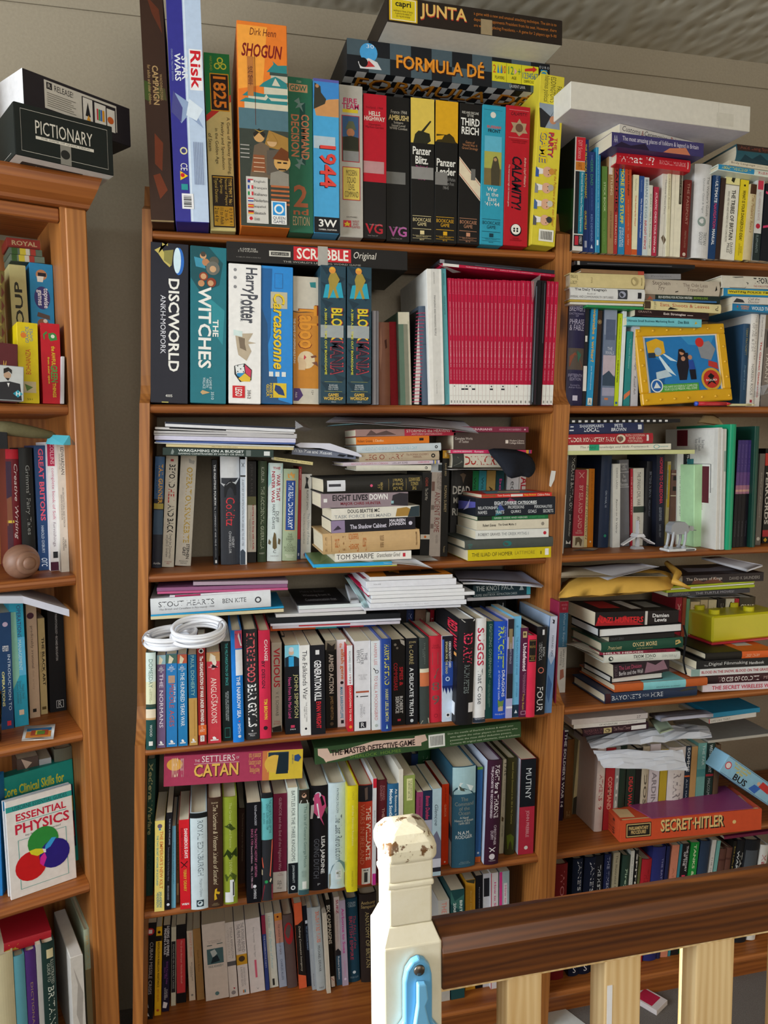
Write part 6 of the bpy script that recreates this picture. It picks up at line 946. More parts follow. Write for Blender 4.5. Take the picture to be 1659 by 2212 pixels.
row(MID,'M','F',F2,[
 (215,325,400,1215,155,'5d4d4b','hb','~brown leaning hardback with a red oval plaque',[O('a02a30',.25,.5,.15,.45)]),
 (345,430,270,1225,282,'d9623c','pb','defining communist insurgency',[P('1f1c1a',[(.27,0),(.21,1),(.86,1),(.83,0)]),R('1f1c1a',.25,.83),T('Defining Communist Insurgency','cfc8b8',.27,.8,.36,.66,'i')]),
 (430,490,300,1200,375,'15171f','pb','~black leaning paperback with small blue-white letters',[R('d0d4dc',.18,.22,.4,.8),T('THE LAST COLONIAL REGIMENT','8aa0c0',.25,.55,.45,.72)]),
 (492,540,320,1240,432,'a3abb3','pb','~slim grey leaning paperback left of the brush fire book',[T('Small Wars','c8d0d8',.5,.65,.4,.6),T('Stockwell','4a5058',.8,.95,.4,.6)]),
 (542,640,315,1245,480,'abb3b6','hb','brush fire wars',[T('BRUSH FIRE WARS','e07a5a',.05,.42,.36,.78,'b'),T('MICHAEL DEWAR','3a3c40',.46,.77,.4,.66),T('HALE','5a5c60',.955,.975,.3,.8,'H')]),
 (655,700,380,1280,605,'cbc2b2','pam','~loose bundle of cream pages jutting out beside six campaigns',[R('a8a090',0,1,.3,.36),R('a8a090',0,1,.6,.66)]),
 (702,748,230,1215,640,'15130f','pb','six campaigns',[T('SIX CAMPAIGNS','d2ccc0',.06,.5,.1,.9,'b'),R('d8ccc4',.87,.99,.1,.95),P('a8303a',[(.88,.2),(.92,.8),(.925,.75),(.885,.15)])]),
 (765,825,200,1190,730,'cabeba','pb','suez the forgotten invasion',[T('SUEZ','a02a4a',.03,.19,.35,.78,'b'),T('The Forgotten Invasion','b07a78',.21,.5,.38,.62),P('2a2a30',[(.6,0),(.58,.5),(.62,1),(.66,1),(.66,0)]),R('3a5a74',.66,1),T('Robert Jackson','d8e0e6',.67,.93,.3,.66,'b')]),
 (830,897,240,1195,790,'aa9cb2','pb','airborne to suez',[T('Airborne to Suez','b8408a',.09,.62,.3,.74,'b'),T('SANDY CAVENAGH','c878a8',.7,.88,.4,.62),O('d8c8e0',.92,.5,.2)]),
 (900,1025,215,1150,865,'1b4054','hb','the fall of the',[T('COLIN\nCROSS','b0c0c8',.04,.1,.15,.82,'H'),T('The FALL of the','a83a50',.21,.6,.55,.8,'i'),T('BRITISH EMPIRE','b03a4c',.21,.73,.2,.48),O('c0ccd4',.88,.5,.14),T('BOOK CLUB','8aa0ac',.93,.95,.15,.85,'H')]),
 (1040,1230,165,1150,1015,'2c2422','hb','~dark brown hardback half hidden behind the painted post',[T('Anthony\nSampson','b8a068',.08,.17,.08,.9,'H'),T('ANATOMY OF BRITAIN','a89868',.2,.83,.3,.52)]),
])
row(MID,'M','F',F3,[
 (607,692,600,None,600,'b3b0aa','pb','the russians in red on grey',[T('THE RUSSIANS','d0786a',.02,.42,.3,.75),T('Hedrick Smith','2a2a2a',.44,.8,.35,.75,'b')],dict(Y=.0)),
 (700,806,520,None,697,'20474a','pb',"britain's army in the century",[P('3a6a64',[(.0,.0),(.1,.3),(.05,1),(.2,.8),(.12,0)]),T("BRITAIN'S ARMY\nIN THE\n20th CENTURY",'c8d4d0',.1,.5,.2,.85,'b'),R('8aa0a0',.5,.52)],dict(Y=.0)),
 (812,888,440,None,812,'cb952c','pb','~golden yellow paperback past the post, beside slim black one',[P('3a3a2c',[(.0,.0),(.0,1),(.04,.9),(.02,.2)]),T('Beirut Diary','e0c068',.1,.3,.45,.65,'i'),R('4a3a28',.48,.58)],dict(Y=.02)),
 (893,945,405,None,893,'15151b','pb','~slim black paperback past the post beside the golden one',[T('Terrorist Former Intelligence','a8acb8',.1,.42,.42,.6),T('C O D E','c8ccd4',.5,.9,.4,.62)],dict(Y=.02)),
 (948,1006,390,None,950,'cacad0','pb','~black and white paperback lettered spies past the post',[R('1f1f24',.04,.2,.1,.9),R('1f1f24',.33,.62,.1,.9),T('Soldiers, Spies','d8d8dc',.34,.61,.3,.75,'b'),T('and the','3a3a40',.64,.8,.3,.75)],dict(Y=.02)),
 (1010,1066,385,None,1012,'d6d2d6','pb','~white paperback with a red edge, how to stage a military coup',[R('b82a40',0,1,0,.1),T('How to Stage a','d04a8a',.08,.4,.35,.7,'b'),T('Military Coup','26262a',.43,.85,.35,.75,'b')],dict(Y=.01)),
 (1074,1150,375,None,1078,'9fb4b8','pb','~grey and pink paperback, second how to stage a military coup',[R('d83a8a',0,1,0,.28),R('26262a',.35,.6),R('dcd8dc',.1,1,.42,.78),T('How to Stage a','d87aa8',.12,.42,.46,.72,'b'),T('Military Coup','26262a',.45,.85,.46,.74,'b')],dict(Y=.01)),
])

# ---- handrail bookcase, top shelf

RA=(1190,130,3.537)
row(MID,'R','A',RA,[
 (163,240,585,1455,188,'d9d6cf','pb','home chemistry experiments',[R('c42a34',0,.21,.1,1),T('DIY Science','e0a0a0',.03,.19,.3,.7),R('c8782a',.215,.29,.1,1),T('ART','8a4a18',.225,.28,.3,.7),R('26262a',.3,.85,.1,.5),R('1f7f98',.3,.85,.5,1),T('Illustrated Guide to Home Chemistry Experiments','d0e4e8',.31,.83,.62,.88),R('26262a',.86,.96,.1,1),T("O'REILLY",'d8d8d8',.87,.94,.65,.9),R('b82a3a',.87,.95,.2,.55),R('1c2422',0,1,0,1,'L'),P('1f4a26',[(.4,0),(.35,.6),(.45,1),(.8,1),(.8,0)],'L')],dict(d=.2)),
 (243,286,605,1465,246,'253870','pb','the practical pyromaniac',[T('THE PRACTICAL PYROMANIAC','d0c03a',.04,.52,.3,.68,'b'),T('GURSTELLE','d0c03a',.63,.8,.3,.64,'b'),R('a8b0c8',.9,.96,.3,.7)],dict(d=.15)),
 (287,333,700,1468,290,'233a70','pb','geek dad',[T('THE','6a8ac0',.03,.08,.4,.6),T('GEEK DAD','4a9a6a',.08,.33,.3,.7),T('BOOK OF PROJECTS','5a7ab0',.36,.58,.38,.6),T('KEN DENMEAD','7a98c8',.62,.89,.35,.65),P('c8d0e0',[(.96,.3),(.92,.5),(.96,.7)])]),
 (338,372,665,1470,345,'2f88b2','pb','~slim light blue paperback beside the green stick book',[R('58b0d0',0,1,0,.2),T('50 dangerous things you should let your children do','a8d8e8',.04,.5,.4,.7),T('GEVER TULLEY AND JULIE SPIEGLER','b8e0ec',.52,.85,.4,.66),R('d8e8f0',.88,.93,.3,.7)]),
 (387,428,810,1475,390,'5c803c','pb','stick book',[T('STICK BOOK','c8d8a8',.18,.52,.35,.7),T('Fiona Danks','7a9a58',.6,.9,.35,.6)]),
 (430,476,700,1478,440,'a37b52','pb','whittling',[R('d8d4cc',.04,.22,.1,.7),T('WHITTLING','e0d0b0',.11,.42,.4,.75),T('STEVE TOMASHEK','5a4028',.58,.85,.4,.62)]),
 (478,505,770,1480,492,'a53232','pb','~slim red paperback with black capitals beside whittling',[T('DADDIES','201414',.03,.55,.2,.85,'b'),T('DISTRACTED','e0c8b0',.58,.9,.3,.7)]),
 (508,560,785,1483,524,'2b82b2','pb','more dad stuff',[T('MORE DAD STUFF','e0cf3a',.05,.66,.25,.75,'b'),T('STEVE CAPLIN\n& SIMON ROSE','d8e4ea',.7,.92,.2,.8)]),
 (566,614,780,1485,568,'bb4a2b','pb','how to dunk a doughnut',[T('how to dunk a doughnut','26140e',.03,.36,.35,.68,'b'),T('the science of everyday life','d89a78',.4,.74,.38,.62),T('Len Fisher','e0b8a0',.78,.9,.38,.62)]),
 (614,656,875,1488,632,'e2deba','pb','does anything eat wasps',[T('NewScientist','8a8a70',.05,.2,.35,.6),T('Does Anything Eat Wasps?','c8602a',.26,.64,.35,.66,'b'),R('c85a2a',.93,1)]),
 (657,694,885,1490,678,'31528f','pb',"why don't penguins' feet freeze",[T('NewScientist','8aa0c8',.05,.2,.35,.6),T("Why Don't Penguins' Feet Freeze?",'d8e0f0',.28,.78,.35,.68,'b')]),
 (696,734,895,1492,714,'c6d0d1','pb','inflight science',[T('BRIAN CLEGG','5a7a88',.03,.52,.3,.75),T('INFLIGHT SCIENCE','b8283a',.55,.92,.25,.72,'b')]),
 (738,765,955,1493,752,'d2d2c3','pb','sneaky uses for everyday things',[T('SNEAKY USES for Everyday Things','5a7a5a',.12,.9,.3,.68,'b')]),
 (768,804,968,1495,790,'b2324a','pb','~red slim paperback beside the white map folder',[T('ATLANTIC CHECK YOUR OWN AIM','e8c8cc',.08,.95,.3,.72,'b')]),
 (822,878,850,1500,856,'d9d5c9','mag','~white map folder with a fanned cover on the top shelf',[T('Medieval Town Plans','6a6a62',.1,.5,.4,.6),P('6a5a48',[(.78,.2),(.74,.5),(.8,.9),(.86,.6)]),R('b8b4a8',.05,1,.5,.56)]),
 (880,903,840,1500,898,'d6cfae','mag','~slim cream folder lettered medieval roads',[T('Medieval Roads','5a5440',.1,.45,.3,.6)]),
 (905,985,825,1502,930,'e6e0c8','mag','~wide cream folder standing before the dark red passport book',[R('3a3628',.02,.4,.7,.95),T('Stratford upon Avon','b8b0a0',.04,.38,.76,.88),R('b8b0a0',0,1,.3,.32)]),
 (990,1038,915,1505,1030,'6c2622','pb','the passport',[T('THE PASSPORT','b08878',.04,.58,.35,.72),T('MARTIN LLOYD','9a7a68',.66,.88,.38,.64),O('c8b8a8',.965,.5,.25)]),
 (1068,1198,795,1515,1100,'d7d7d7','hb',"the walker's guide",[T("The Walker's Guide",'6a6e70',.13,.55,.7,.86),T('Outdoor Clues & Signs','8a8e90',.15,.52,.42,.56),O('8a9a94',.61,.48,.24),O('d7d7d7',.61,.48,.1),T('TRISTAN\nGOOLEY','6a6e70',.72,.86,.35,.8)]),
 (1200,1252,845,1520,1248,'203f69','pb','ultimate navigation manual',[T('COLLINS','a8b8d0',.04,.12,.35,.65),T('ULTIMATE','e0e4ea',.12,.36,.3,.72,'b'),T('NAVIGATION','c0406a',.37,.65,.3,.72,'b'),T('MANUAL','e0e4ea',.66,.84,.3,.72,'b')],dict(d=.15)),
 (1254,1288,900,1522,1306,'3b2b26','pb','~dark brown paperback between the navigation manual and tribes book',[]),
 (1292,1400,855,1525,1340,'e1ded1','pb','the tribes of britain',[R('e2d998',0,.14),P('2a2a1c',[(.03,.5),(.05,.7),(.12,.6),(.1,.4)]),R('8a8474',.14,.15),T('THE TRIBES OF BRITAIN','3a362e',.2,.77,.48,.76,'b'),T('WHO ARE WE? AND WHERE DO WE COME FROM?','6a665a',.22,.8,.22,.36),T('DAVID\nMILES','3a362e',.8,.93,.4,.8)]),
 (1405,1464,915,1530,1456,'e1ca2c','pb','what is your dangerous idea',[T('WHAT IS YOUR DANGEROUS IDEA?','3a2f10',.13,.75,.3,.7,'b'),T('EDITED BY\nJOHN BROCKMAN','6a5a18',.79,.94,.25,.75),O('3a2f10',.07,.5,.12)]),
 (1470,1526,950,1530,1522,'c9b98f','hb',"the pedant's revolt",[R('4a3020',.0,.13,.1,.9),T("The Pedant's Revolt",'8a5a30',.14,.64,.35,.72,'i')]),
 (1535,1590,915,1533,1578,'d1d1cd','pb','~pale grey paperback with a red spotted head',[R('c83a50',.0,.12,.15,.9),T('RED HERRINGS & WHITE','a88a8a',.15,.5,.35,.65),O('b82a40',.57,.5,.3),R('2a3434',.66,1),T('ELEPHANTS','8a9a98',.68,.9,.35,.65)]),
 (1597,1659,945,1535,1648,'1d1f26','pb','~black paperback with pink flashes at the end of the row',[P('d0406a',[(.1,0),(.14,1),(.17,1),(.13,0)]),P('d0406a',[(.55,0),(.52,1),(.55,1),(.58,0)])]),
])
zw=stack(MID,'R','A',RA,[
 (500,790,1060,856,700,'ba202b','hb','what if',[T('what if?','efe2de',.03,.5,.2,.86),T('RANDALL MUNROE','e0a0a0',.57,.93,.35,.7),R('d8a8a0',.955,.97,.2,.8)],dict(tk=1,d=.15)),
 (465,690,1165,775,580,'423c6c','pb','the most amazing places of folklore',[T('The most amazing places of folklore & legend in Britain','d8d4e0',.11,.94,.4,.82),P('2a2038',[(.02,.0),(.1,.4),(.2,.2),(.35,.45),(.4,0)]),P('c87a5a',[(.55,.0),(.62,.35),(.8,.5),(.85,0)]),T('AA','c8c8d8',.02,.06,.3,.8)],dict(yaw=1,tk=0,d=.17,Y=-.03)),
 (525,578,1148,730,512,'e0ddd4','pb','customs and ceremonies of britain',[T('Customs','3a3a44',.03,.24,.25,.85,'i'),T('&','8a3a34',.25,.28,.2,.8,'i'),T('Ceremonies','3a3a44',.29,.56,.25,.85,'i'),T('Britain','b0342c',.61,.76,.2,.85),O('4a4a4c',.945,.5,.3)],dict(yaw=1,tk=0,d=.15,Y=-.03)),
],Y=.0)
stack(MID,'R','A',RA,[
 (1275,835,1700,905,788,'d3dccf','hb','about the size of it',[R('2f8ab8',0,.64,.1,.95),T('ABOUT THE SIZE OF IT','d8d04a',.06,.58,.3,.75,'b'),T('WARWICK','b8404a',.7,.98,.25,.75,'b')],dict(tk=.8,d=.14)),
 (1360,785,1700,840,748,'d7ceb8','pb','body language',[T('Body Language','5a544a',.05,.58,.3,.85),T('Julius Fast','9a9484',.63,.9,.35,.65)],dict(tk=.8)),
 (1412,755,1700,790,622,'2d5560','hb','~dark teal hardback with brown letters topmost of the small pile',[R('3a2a26',0,1,.6,1),T('Auld Lang Syne','8a4a3a',.08,.9,.66,.92),P('1f3a44',[(.1,0),(.2,.4),(.4,.2),(.6,.5),(.8,.2),(1,.4),(1,0)])],dict(tk=.8,d=.15)),
],Y=-.005)
topbox(MID,(1232,234),(1620,285),zw+.001,.052,.20,'d9d5c9',[R('c6c2b6',.81,.813),R('cfcbbe',.8,.9,.1,.6),R('cac6d0',0,1,0,1,'L'),R('b8b4ac',.3,.4,.4,.7,'L')],'plain white flat cardboard box leaning high over the top shelf books','cardboard_box','box')
RB=(1200,560,3.614)
row(MID,'R','B',RB,[
 (78,205,340,1130,108,'2b284a','hb','~thick navy dictionary with a painted panel',[T('BREWER\u2019S','b8b4cc',.03,.085,.02,.95,'H'),T('DICTIONARY\nOF','9a96b4',.1,.14,.02,.9,'H'),T('PHRASE','b8b4cc',.16,.21,.05,.92,'H'),T('& FABLE','b8b4cc',.215,.27,.05,.9,'H'),R('5a5048',.44,.65,.03,.97),P('8a4a34',[(.52,.1),(.48,.4),(.55,.7),(.62,.9),(.62,.1)]),P('3a6a5a',[(.46,.5),(.5,.8),(.58,.6)]),T('FIFTEENTH\nEDITION','a09cba',.69,.755,.08,.92,'H'),T('Revised by\nAdrian Room','8a86a4',.79,.83,.12,.85,'H'),R('c8c4d8',.9,.95,.35,.65)]),
 (207,234,360,1138,236,'26262a','pb','~slim black and white paperback behind the bright blue one',[R('d8d6d0',.3,.36,.2,.8),R('e0ded8',.6,.85)]),
 (238,288,362,1138,283,'2b90c0','pb','wannabe a writer',[T('wannabe a writer?','d8a83a',.03,.56,.3,.78,'b'),T('Jane Wenham-Jones','c8e0ec',.6,.84,.38,.62),R('e0ded4',.92,.99,.2,.85),T('A','2a2a2a',.93,.98,.35,.7,'H')]),
 (291,325,400,1138,332,'3c2c24','pb','~slim dark brown paperback with tan rings near its head',[O('a88a58',.12,.5,.45),O('3c2c24',.12,.5,.35),O('a88a58',.12,.5,.22)]),
 (358,455,350,1135,385,'6c7a92','pb','~grey-blue thick paperback with a misty lake picture',[R('8a94a8',.0,.3),R('54607a',.15,.35,.15,.9),T('THE\nRIVALS\nOF','c8ccd8',.42,.53,.2,.85,'H'),R('b8aab4',.5,.7),P('3a4a5c',[(.7,0),(.65,.5),(.72,1),(.8,1),(.8,0)]),R('9a9ab0',.82,.9),R('c87a4a',.92,.94,.2,.5)]),
 (456,487,425,1140,492,'bace22','pb','science fiction on lime green',[T('BRIAN STABLEFORD','4a5a10',.05,.28,.35,.62),T('THE WRITER\u2019S GUIDE TO','4a5a10',.3,.48,.35,.6),T('SCIENCE FICTION','1f2a08',.5,.74,.3,.65,'b'),O('2a5a9a',.965,.5,.3)]),
 (490,520,405,1140,528,'e0e6e6','pam','~slim white booklet beside the lime green spine',[]),
 (528,575,565,1140,562,'2c8484','pb','~teal paperback with an orange wave foot behind the yellow frame',[T('The Creative Dictionary','8fc8c4',.1,.5,.35,.65,'i'),P('d0744a',[(.85,0),(.78,1),(.84,1),(.92,0)])]),
 (586,640,525,1140,604,'c3c3ca','pb','~pale grey paperback touching the yellow frame',[T('Pyramids of Night','4a4a54',.2,.55,.35,.65,'i'),T('Russell Ash','4a4a54',.62,.85,.35,.65,'i')]),
 (1435,1482,505,1122,1468,'2c4c6a','hb','~slate blue hardback just past the yellow frame',[T('TERRY PRATCHETT','b0a04a',.05,.38,.4,.7),T('Dragons at Dusk','7a98b0',.5,.8,.35,.65,'i')]),
 (1487,1546,395,1125,1530,'e0dcd6','hb','the secret ministry',[T('THE SECRET MINISTRY\nOF AG. & FISH','7a7672',.05,.52,.2,.8),T('NOREEN RIOLS','5a5652',.56,.88,.35,.65),R('a82a40',.93,.96,.35,.65)]),
 (1550,1590,425,1110,1602,'d9d5d0','pb','the german generation',[T('A new kind of bomb','6a6662',.04,.25,.3,.6),T('The German Generation','b8342e',.3,.9,.3,.65,'b')]),
 (1600,1659,545,1110,1640,'7a7068','pb','~grey-brown photo paperback at the picture edge of the shelf',[T('TARANT','c8c0b4',.3,.7,.3,.7),P('4a4440',[(.0,.1),(.1,.6),(.2,.9),(.25,.2)])]),
],Y=.02)
PF=[(650,520),(1370,535),(1395,1125),(690,1145)]
bl=np.array(pt(RB,690,1140,-.006));br=np.array(pt(RB,1395,1140,-.006));
zfr=ZS['B'];uB=bl[0];wF=br[0]-bl[0];hF=hitY(MID,1200+650/3.614,560+520/3.614,.02)[1]-zfr
fe=empty('picture_frame',(uB,-.004,zfr+.001),Matrix.Rotation(-.14,3,'X')@Matrix.Rotation(-.06,3,'Y'));tag(fe,'yellow studded photo frame standing in front of the second shelf books','picture frame')
bw=.019
for nm,b_ in(('frame_rail',(0,wF,0,.012,0,bw+.008)),('frame_rail',(0,wF,0,.012,hF-bw-.004,hF)),('frame_rail',(0,bw,.0001,.0119,bw+.008,hF-bw-.004)),('frame_rail',(wF-bw*1.05,wF,.0001,.0119,bw+.008,hF-bw-.004))):MB().box(*b_,'d8a41c',.002).build(nm,'plastic',fe)
for i in range(7):
 for z in(bw*.55,hF-bw*.6):MB().lathe([(.0001,-.003),(.0028,-.002),(.0035,0)],10,'e2b030',(bw*.5+i*(wF-bw)/6,0,z),1).build('stud','plastic',fe,True)
for i in range(1,4):
 for x in(bw*.5,wF-bw*.5):MB().lathe([(.0001,-.003),(.0028,-.002),(.0035,0)],10,'e2b030',(x,0,bw+i*(hF-2*bw)/4),1).build('stud','plastic',fe,True)
MB().box(bw-.002,wF-bw+.002,.005,.008,bw,hF-bw,'e4e2de').build('mount','paper',fe)
PW=wF-2*bw
m4=fe.matrix_world.copy()if False else None
ph=volume(Matrix.Identity(4),PW*.94,hF-bw*2-.012,.0006,'pam','2a78b8',[P('1c5a98',[(.3,0),(.5,.3),(.8,.2),(1,.3),(1,0)]),P('3a90c8',[(0,.5),(.15,.6),(.2,.9),(0,1)]),
 P('d8a82a',[(.08,0),(.02,.15),(.08,.25),(.28,.26),(.34,.15),(.3,.02)]),R('2a3a4a',.27,.36,.02,.12),O('9fb0b8',.25,.16,.05),P('cfe4ee',[(.3,.25),(.45,.42),(.42,.32),(.3,.22)]),P('cfe4ee',[(.33,.18),(.7,.38),(.6,.25),(.35,.16)]),
 P('b8cdd8',[(.62,.1),(.58,.25),(.7,.32),(.75,.1)]),P('8a8e94',[(.14,.72),(.1,.9),(.25,.98),(.45,.9),(.4,.76)]),O('c8342c',.12,.76,.06),P('b83a34',[(.45,.86),(.5,.98),(.62,1),(.55,.85)]),
 P('22202a',[(.28,.46),(.3,.58),(.55,.57),(.78,.52),(.78,.42),(.5,.4)]),O('c08a68',.29,.49,.032),P('2a1c18',[(.23,.45),(.22,.5),(.27,.54),(.4,.53),(.3,.52),(.27,.46),(.42,.42)]),O('b8866a',.40,.50,.03),O('b8866a',.38,.6,.03),P('2a4a9a',[(.44,.57),(.43,.64),(.6,.66),(.6,.57)]),P('1c1c26',[(.6,.57),(.6,.66),(.78,.66),(.78,.58)]),
 R('4a9a3a',.84,1,.12,.68),T('YOU HAVE SUCCESSFULLY COMPLETED\nYOUR S.Q.U.I.D MISSION. WELL DONE!','e0ecd8',.865,.96,.18,.66,'H'),O('d8e0e0',.86,.09,.085),O('2a60a8',.86,.09,.07),P('d8e0e0',[(.79,.09),(.9,.04),(.9,.14)]),O('c8a03a',.79,.87,.145),O('b8342c',.79,.87,.115),P('201a1a',[(.68,.87),(.74,.82),(.78,.85),(.9,.8),(.84,.87),(.9,.94),(.78,.89),(.74,.92)]),T('SQUID','e0d8d0',.79,.83,.79,.95,'Hb')],'photo_print',None,None)
ph.parent=fe;ph.location=(bw+PW*.03,.0038,bw+.005);ph['label']='blue souvenir photo print'
MB().box(wF/2-.02,wF/2+.02,.03,.033,.01,hF*.7,'3a2a1a').build('prop_stand','card',fe)
zt=stack(MID,'R','B',RB,[
 (245,372,690,395,352,'2f8a52','pam','~green slim booklet lowest of the nursery pile',[],dict(d=.15)),
 (115,348,685,362,330,'d9d6c9','pam','~white slim booklet in the nursery pile',[],dict(d=.15)),
 (112,328,690,345,312,'c0a648','pam','~mustard slim booklet in the nursery pile',[],dict(d=.15)),
 (112,310,693,325,215,'d9dad8','hb','~white hardback of commonwealth obituaries in the nursery pile',[T('The Daily Telegraph','26262a',.06,.48,.66,.95,'b'),T('Book of','6a6a6c',.22,.33,.42,.56),T('IMPERIAL AND COMMONWEALTH OBITUARIES','6a6a6c',0,.57,.14,.32),R('3a3e44',.63,.76,.12,.9),O('9a9eb0',.69,.5,.045,.28),R('26262a',.9,.95,.2,.7)],dict(d=.15)),
 (112,212,690,225,100,'d1c18c','hb','~cream jacketed nursery rhymes hardback topping the nursery pile',[T('Nursery\nRhymes','5a5034',.0,.1,.08,.95,'U'),T('OPIE','7a6c44',.27,.29,.3,.7,'U'),O('a8986a',.86,.5,.05,.32),T('OXFORD','7a6c44',.95,.965,.2,.8,'U')],dict(d=.15,mat='card')),
 (200,92,690,112,62,'8a6a4c','hb','~worn brown thin book under the top shelf board',[R('b04a3a',.9,1)],dict(d=.15,mat='matt')),
],Y=.0)
zt=stack(MID,'R','B',RB,[
 (556,515,1140,530,450,'72c2ce','pb','ultimate small business marketing',[T('Ultimate Small Business Marketing Book','1f4a54',0,.63,.35,.7,'b'),T('Dee Blick','1f4a54',.68,.83,.35,.7,'b'),P('c8b03a',[(.9,.3),(.92,.7),(.94,.4)])],dict(d=.14)),
 (620,430,1196,470,378,'2c1c1e','pb','exit strategies',[T('GRANTA','a89088',.04,.22,.55,.85),T('Exit Strategies','d8ccc8',.38,.68,.3,.75,'b'),R('5a3a3a',.1,.95,.05,.12),R('c8b8b4',.7,.78,.45,.55)],dict(d=.14)),
 (690,362,1288,402,292,'d9cd9a','hb','eats shoots and leaves',[R('4a3a2c',0,.08,.1,.95),T('LYNNE\nTRUSS','5a5034',.12,.15,.1,.9,'U'),T('Eats, Shoots & Leaves','b03a2c',.2,.84,.38,.82),P('26221c',[(.3,.1),(.33,.4),(.38,.3),(.44,.2),(.36,.12)]),T('P','26221c',.92,.96,.25,.75,'U')],dict(d=.14,mat='card')),
 (700,290,1286,305,236,'24302c','pb','self-editing for fiction writers',[R('7a6a5c',0,.13),P('a85a44',[(.02,.2),(.06,.8),(.1,.4)]),T('SELF-EDITING FOR FICTION WRITERS','c8ccc4',.17,.62,.5,.85,'b'),T('BROWNE & KING','7a9a3a',.64,.83,.5,.85,'b'),R('3a6aa0',.1,.95,.05,.3)],dict(d=.14)),
 (692,235,1276,252,118,'bdb3a2','hb','the ode less travelled',[T('Stephen\nFry','5a4a44',.1,.33,.2,.9),P('3a3430',[(.4,.15),(.42,.8),(.44,.2)]),T('The Ode Less\nTravelled','7a6a60',.5,.83,.25,.8),P('2a2622',[(.93,.3),(.95,.7),(.96,.4)])],dict(d=.14,mat='card')),
 (690,118,980,112,75,'8c8c8e','mag','~grey magazine over the ode book under the shelf board',[T('Prospect','6a6a6e',.2,.75,.3,.7)],dict(d=.14)),
],Y=.005)
stack(MID,'R','B',RB,[
 (1380,398,1700,425,340,'2c7cac','pb','would they',[P('b8403a',[(.1,.5),(.12,.8),(.14,.5)]),P('3a9a5a',[(.1,.45),(.12,.15),(.14,.45)]),T('HORRIBLE\nSCIENCE','d89a5a',.2,.4,.25,.8,'b'),T('WOULD THEY','d8e4ea',.46,.98,.25,.75,'b')],dict(d=.14)),
 (1380,338,1700,345,282,'d6d3cc','pb','call the doctor',[P('3a3c40',[(.02,.2),(.1,.8),(.25,.6),(.3,.2)]),T('Call the\nDoctor','5a5652',.38,.66,.15,.9,'i')],dict(d=.14)),
 (1312,270,1700,285,208,'2f86b4','pb','wasting police time',[R('d8c838',.08,.98,.25,.8),T('WaSTiNg POLICE TiME','2a2818',.1,.96,.36,.7,'b')],dict(d=.14)),
 (1295,205,1700,215,108,'d0ccbe','hb','~cream hardback with a leafy photo and black hyphenated title',[P('6a6a64',[(.15,.0),(.2,.9),(.4,.95),(.5,.4),(.45,0)]),T('T-FORCE','1f2226',.6,.98,.4,.88,'b'),T('THE FORGOTTEN','9a3a34',.6,.9,.12,.26)],dict(d=.14,mat='card')),
],Y=.0)
stack(MID,'R','B',RB,[(150,55,1090,62,25,'201f22','mag','~black glossy folder squeezed under the top shelf board',[R('b8b6b0',.02,.04),R('5a5a5e',.1,.8,.3,.5)],dict(d=.15,tk=.4))],Y=.012)
def penobj(name,label,crop,a,b_,Y,z,r,col,capcol):
 p0=np.array(pt(crop,*a,Y));p1=np.array(pt(crop,*b_,Y));p0[2]=p1[2]=z+r;e=empty(name,tuple(p0));tag(e,label,'pen');d_=p1-p0
 MB().tube([d_*t for t in(.06,.3,.6,.85)],[r,r,r,r*.9],10,False,col).build('barrel','plastic',e,True);MB().tube([d_*t for t in(0,.06)],r*1.05,10,False,capcol).build('end_cap','plastic',e,True);MB().tube([d_*t for t in(.85,.95,1)],[r*.9,r*.5,r*.2],10,False,col).build('tip','plastic',e,True)
penobj('marker_pen','red marker pen with a blue end lying before the yellow frame',RB,(1090,1125),(1370,1128),-.012,ZS['B'],.0048,'c02a34','3a5ac8')
penobj('ball_pen','clear and yellow ballpoint lying past the red marker',RB,(1340,1138),(1560,1135),-.006,ZS['B'],.0028,'d8d0a0','d8b83a')
m=MB();base=np.array(pt(RB,1620,1100,.0));
for i in range(6):
 a=i*1.05;m.face([base+np.array([.0,0,.012]),base+np.array([.03*math.cos(a),-.004*i*.5,.02+.02*math.sin(a)]),base+np.array([.022*math.cos(a+.5),.01,.015+.018*math.sin(a+.5)])],'b8bcc0')
tag(m.build('film_rosette','film'),'crumpled clear film rosette past the ballpoint','film wrap')
RC=(1190,870,3.537)
